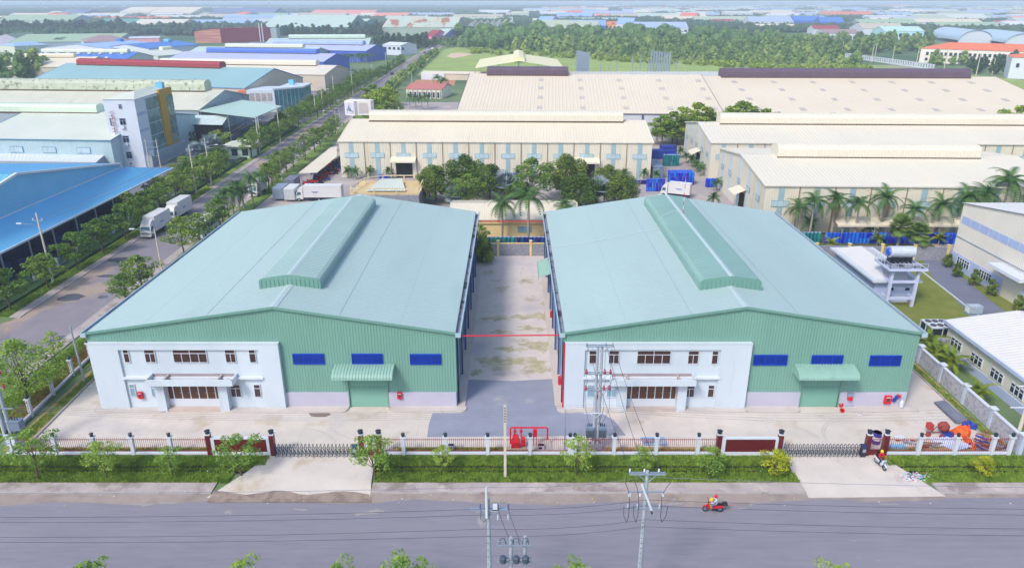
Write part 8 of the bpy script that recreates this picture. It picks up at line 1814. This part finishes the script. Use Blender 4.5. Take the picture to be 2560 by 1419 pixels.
for i, (px, py, w_) in enumerate(((2252, 1100, .5), (2262, 1107, .35), (2241, 1098, .4), (2275, 1110, .3))): x, y = G(px, py); o = thing('cement_bucket', '%s pale bucket or bag from the left behind the fence right of the wicket' % ORD[i], 'bucket', (x, y, 0)); MB().lathe([(w_ * .5, 0), (w_ * .62, w_ * .9), (w_ * .5, w_ * .92)], (x, y, 0), 9).build('bucket', M_GUTIN if i % 2 else M_WHITE, o)
x, y = G(2193, 1112); o = thing('oil_drum', 'blue oil drum with a white band standing in the wicket opening', 'drum', (x, y + .4, 0)); y += .4
for z0, z1, m_ in ((0, .45, mat('oil_drum_blue', (56, 54, 130), .5, .1)), (.45, .85, M_WHITE), (.85, 1.3, MC['oil_drum_blue'])): MB().lathe([(.42, z0), (.44, z0 + .02), (.42, z1)], (x, y, 0), 14).build('drum_band', m_, o)
MB().lathe([(.4, 1.3), (.36, 1.26)], (x, y, 0), 14).build('lid', M_METAL, o)
x, y = G(2244, 1121); tag(MB().box(x - .8, y - .2, .05, x + .7, y + .25, .4).build('blue_checked_bag', mat('bag_blue', (120, 180, 222), .6, .3, 4.)), 'flat pale blue checked bag behind the fence right of the wicket', 'bag')
x, y = G(1640, 1106); o = thing('blue_frame_pallet', 'flat pallet with a light blue frame lying on the yard behind the fence', 'pallet', (x, y, 0)); a_ = [G(*q) for q in ((1602, 1096), (1660, 1096), (1666, 1112), (1610, 1113))]
for i in range(4): p_, q_ = a_[i], a_[(i + 1) % 4]; MB().tube(p_ + (.12,), q_ + (.12,), .07, n=4).build('frame_bar', mat('frame_lightblue', (120, 170, 214), .5), o)
MB().prism(a_, .03, .09).build('board', M_GUT, o)
# small things by the right facade
for i, (px, py, l) in enumerate(((2101, 1019, 'upright red bucket by the right roller door'), (2102, 1028, 'red bucket lying on its side by the right roller door'))):
    x, y = G(px, py); b = MB(); b.lathe([(.18, 0), (.24, .36), (.2, .36), (.15, .03)], (0, 0, 0), 12); m_ = Matrix.Translation((x, y, .17 + (.0 if i == 0 else .1))) @ Matrix.Rotation(1.4 if i else 0, 4, 'X'); b.v = [tuple(m_ @ Vector(v)) for v in b.v]; tag(b.build('bucket', M_RED), l, 'bucket')
x, y = G(2122, 1016); tag(MB().box(x - .5, y - .15, .17, x + .5, y + .15, .27).build('folded_cloth', mat('cloth_blue', (130, 150, 190), .9, .2, 4)), 'folded blue grey cloth on the apron right of the door', 'cloth')
hp = [G(2134, 1028), G(2160, 1040)]; heap('litter', 'small litter pile of bags on the concrete right of the door', 'litter', [(hp[0][0], hp[0][1]), (hp[1][0], hp[0][1]), (hp[1][0], hp[1][1]), (hp[0][0], hp[1][1])], .15, mat('litter_mix', (200, 190, 196), .9, .4, 6., c2=(120, 150, 90), amt=.5, sc2=4), 8)
X, Z_ = zp(1920, 808, 745, 69.5); o = thing('wall_helmet', 'red and grey meter box hanging on the lavender wall right of the door', 'box', (X, 69.5, 0)); MB().lathe([(.1, 0), (.3, .1), (.25, .5)], (X, 69.4, 1.0), 10).build('bowl', M_RED, o); MB().box(X - .3, 69.3, 1.45, X + .3, 69.6, 1.9).build('box', M_METAL, o)
X, Z_ = zp(1920, 1275, 800, 69.5); o = thing('hanging_clothes', 'dark jacket, red cloth and white sack hanging at the right wall corner', 'clothes', (X, 69.4, 0))
MB().cbox((X - .35, 69.4, 1.2), (.35, .15, .8), 0, 0, 0, .5).build('jacket', M_TBLUE, o); MB().cbox((X - .05, 69.4, 1.5), (.45, .12, .4), 0, 0, 0, .3).build('red_cloth', M_RED, o); MB().lathe([(.1, 0), (.22, .1), (.2, .7), (.08, .9)], (X + .35, 69.2, .2), 9).build('white_sack', M_WHITE, o)
# puddle before the left facade, litter heap on the verge
e = [G(*q) for q in ((759, 1029), (780, 1028), (822, 1029), (827, 1036), (815, 1041), (792, 1042), (778, 1040), (772, 1033))]
flat('wet_patch', e, .022, mat('wet_patch', (122, 106, 96), .25, .1, 2))
b = MB()
for i in range(150):
    px, py = 2264 + R.gauss(0, 1) * 14 + 20, 1196 + R.gauss(0, 5.5); x, y = G(px, py); b.cbox((x, y, .12 + R.uniform(0, .2)), (R.uniform(.05, .2), R.uniform(.04, .16), R.uniform(.02, .07)), R.uniform(0, 6), R.choice([0, 0, 0, 0, 3, 3, 3, 2, 2, 1]), R.uniform(-.6, .6), R.uniform(-.6, .6))
tag(b.build('litter', [M_WHITE, mat('litter_teal', (90, 190, 180), .6), mat('litter_pink', (214, 170, 196), .6), M_GUTIN]), 'scattered litter heap on the verge beside the right drive', kind='stuff')
b = MB()
for i in range(120):
    x, y = R.uniform(-55, 55), R.choice([R.uniform(54.5, 57), R.uniform(52.8, 54.4), R.uniform(56, 60)]); b.cbox((x, y, .14 if y > 54.4 else .03), (R.uniform(.05, .16), R.uniform(.04, .1), .03), R.uniform(0, 6), R.choice([0, 0, 1]))
tag(b.build('roadside_scraps', [M_OFFWH, mat('leaf_scrap', (190, 180, 90), .8)]), 'tiny paper scraps and leaves along the kerb', kind='stuff')
# lamps along the side street
for i, (bx_, by_, ty__, arm) in enumerate([(133.6, 708, 536, -1), (529, 463, 347, 1), (492, 487, 365, 0), (650, 385, 295, 0), (701.5, 355.6, 268, 0), (790.6, 299, 229, 0), (808.6, 286.8, 213.5, 1), (882.4, 239.5, 175, 0), (966.8, 186, 132, 0), (932, 209, 162, 0), (654, 372, 292.5, 0), (837, 262, 190, 0)]):
    x, y = G(bx_, by_); h = AY(bx_, ty__, y)[1]; o = thing('street_pole', 'concrete street pole, %s in order along the left kerb of the side street' % ORD[i], 'utility pole', (x, y, 0), 0, 'poles along the left kerb of the side street'); pole_mesh(o, x, y, h, .19, .11, M_POLE2)
    for dx in (-.7, 0, .7): MB().lathe([(.05, 0), (.12, .1), (.05, .3)], (x + dx, y, h - .9 + (.9 if dx == 0 else 0)), 6).build('insulator', M_WHITE, o)
    MB().box(x - .8, y - .06, h - 1.0, x + .8, y + .06, h - .9).build('crossarm', M_METAL, o)
    if arm: MB().path([(x, y, h - 2.2), (x + arm * .9, y, h - 1.6), (x + arm * 2.4, y - .3, h - 1.4)], .04, 5).build('lamp_arm', M_METAL, o); MB().cbox((x + arm * 2.8, y - .3, h - 1.35), (.8, .28, .16)).build('lamp_head', M_WHITE, o)
for i, (bx_, by_, h, arm) in enumerate([(406, 680, 7.5, -1), (705, 450, 6.2, 0), (842, 337, 8, -1), (852, 330, 8, 0), (1030, 215, 8, 0)]):
    x, y = G(bx_, by_); o = thing('street_pole', 'slim street pole, %s in order along the right kerb of the side street' % ORD[i], 'utility pole', (x, y, 0), 0, 'poles along the right kerb of the side street'); pole_mesh(o, x, y, h, .14, .08, M_POLE2)
    if arm: MB().path([(x, y, h - .8), (x - 1.2, y, h - .3), (x - 3.2, y - .3, h + .1)], .05, 5).build('lamp_arm', M_METAL, o); MB().cbox((x - 3.5, y - .3, h + .1), (.8, .28, .15)).build('lamp_head', M_WHITE, o)
hf = thing('transformer_pole', 'two leg pole frame with transformer before the white tower building', 'utility pole', G(394, 440) + (0,)); x, y = G(400, 440)
for dx in (-2.2, .6): MB().tube((x + dx, y, 0), (x + dx, y, 9.5), .16, .1, 8).build('leg', M_POLE2, hf)
for z in (8.9, 7.4, 5.2): MB().box(x - 2.6, y - .15, z, x + 1, y - .05, z + .12).build('crossarm', M_METAL, hf)
MB().box(x - 1.6, y - .5, 5.3, x - .2, y + .5, 6.5).build('transformer', MC['transformer_grey'], hf)
for k in range(3):
    px_ = [G(q[0], q[1]) for q in ((133.6, 708), (492, 487), (650, 385), (701.5, 355.6), (808.6, 286.8), (882.4, 239.5))]
    for a_, b_ in zip(px_, px_[1:]):
        o = MB(); pts = [(a_[0] + (b_[0] - a_[0]) * t - .7 + k * .7, a_[1] + (b_[1] - a_[1]) * t, 10.4 + (.5 if k == 1 else 0) - 3.2 * t * (1 - t)) for t in [i / 8 for i in range(9)]]; tag(o.path(pts, .02, 4).build('street_wire', M_WIREG), ('left', 'middle', 'right')[k] + ' thin wire strung between the poles of the side street', 'wire', 'wires along the side street')
# ================================================================ clean up and haze
for p_ in PT.values():
    if p_.name not in USED:
        for q_ in KIDS[p_.name]: bpy.data.objects.remove(q_)
        bpy.data.objects.remove(p_)
hz = MB(); hz.box(-15000, -500, -2, 15000, 24000, 44.5)
ho = hz.build('haze', []) if False else None
me = bpy.data.meshes.new('haze'); me.from_pydata(hz.v, [], hz.f); ho = bpy.data.objects.new('haze', me); COL.objects.link(ho)
hm = bpy.data.materials.new('haze_air'); hm.use_nodes = True
for n in list(hm.node_tree.nodes): hm.node_tree.nodes.remove(n)
pv = hm.node_tree.nodes.new('ShaderNodeVolumePrincipled'); oo = hm.node_tree.nodes.new('ShaderNodeOutputMaterial'); hm.node_tree.links.new(pv.outputs[0], oo.inputs['Volume'])
pv.inputs['Color'].default_value = (.72, .83, 1.0, 1); pv.inputs['Density'].default_value = .00027; pv.inputs['Anisotropy'].default_value = 0
me.materials.append(hm); tag(ho, 'pale blue haze over the industrial area', kind='stuff')
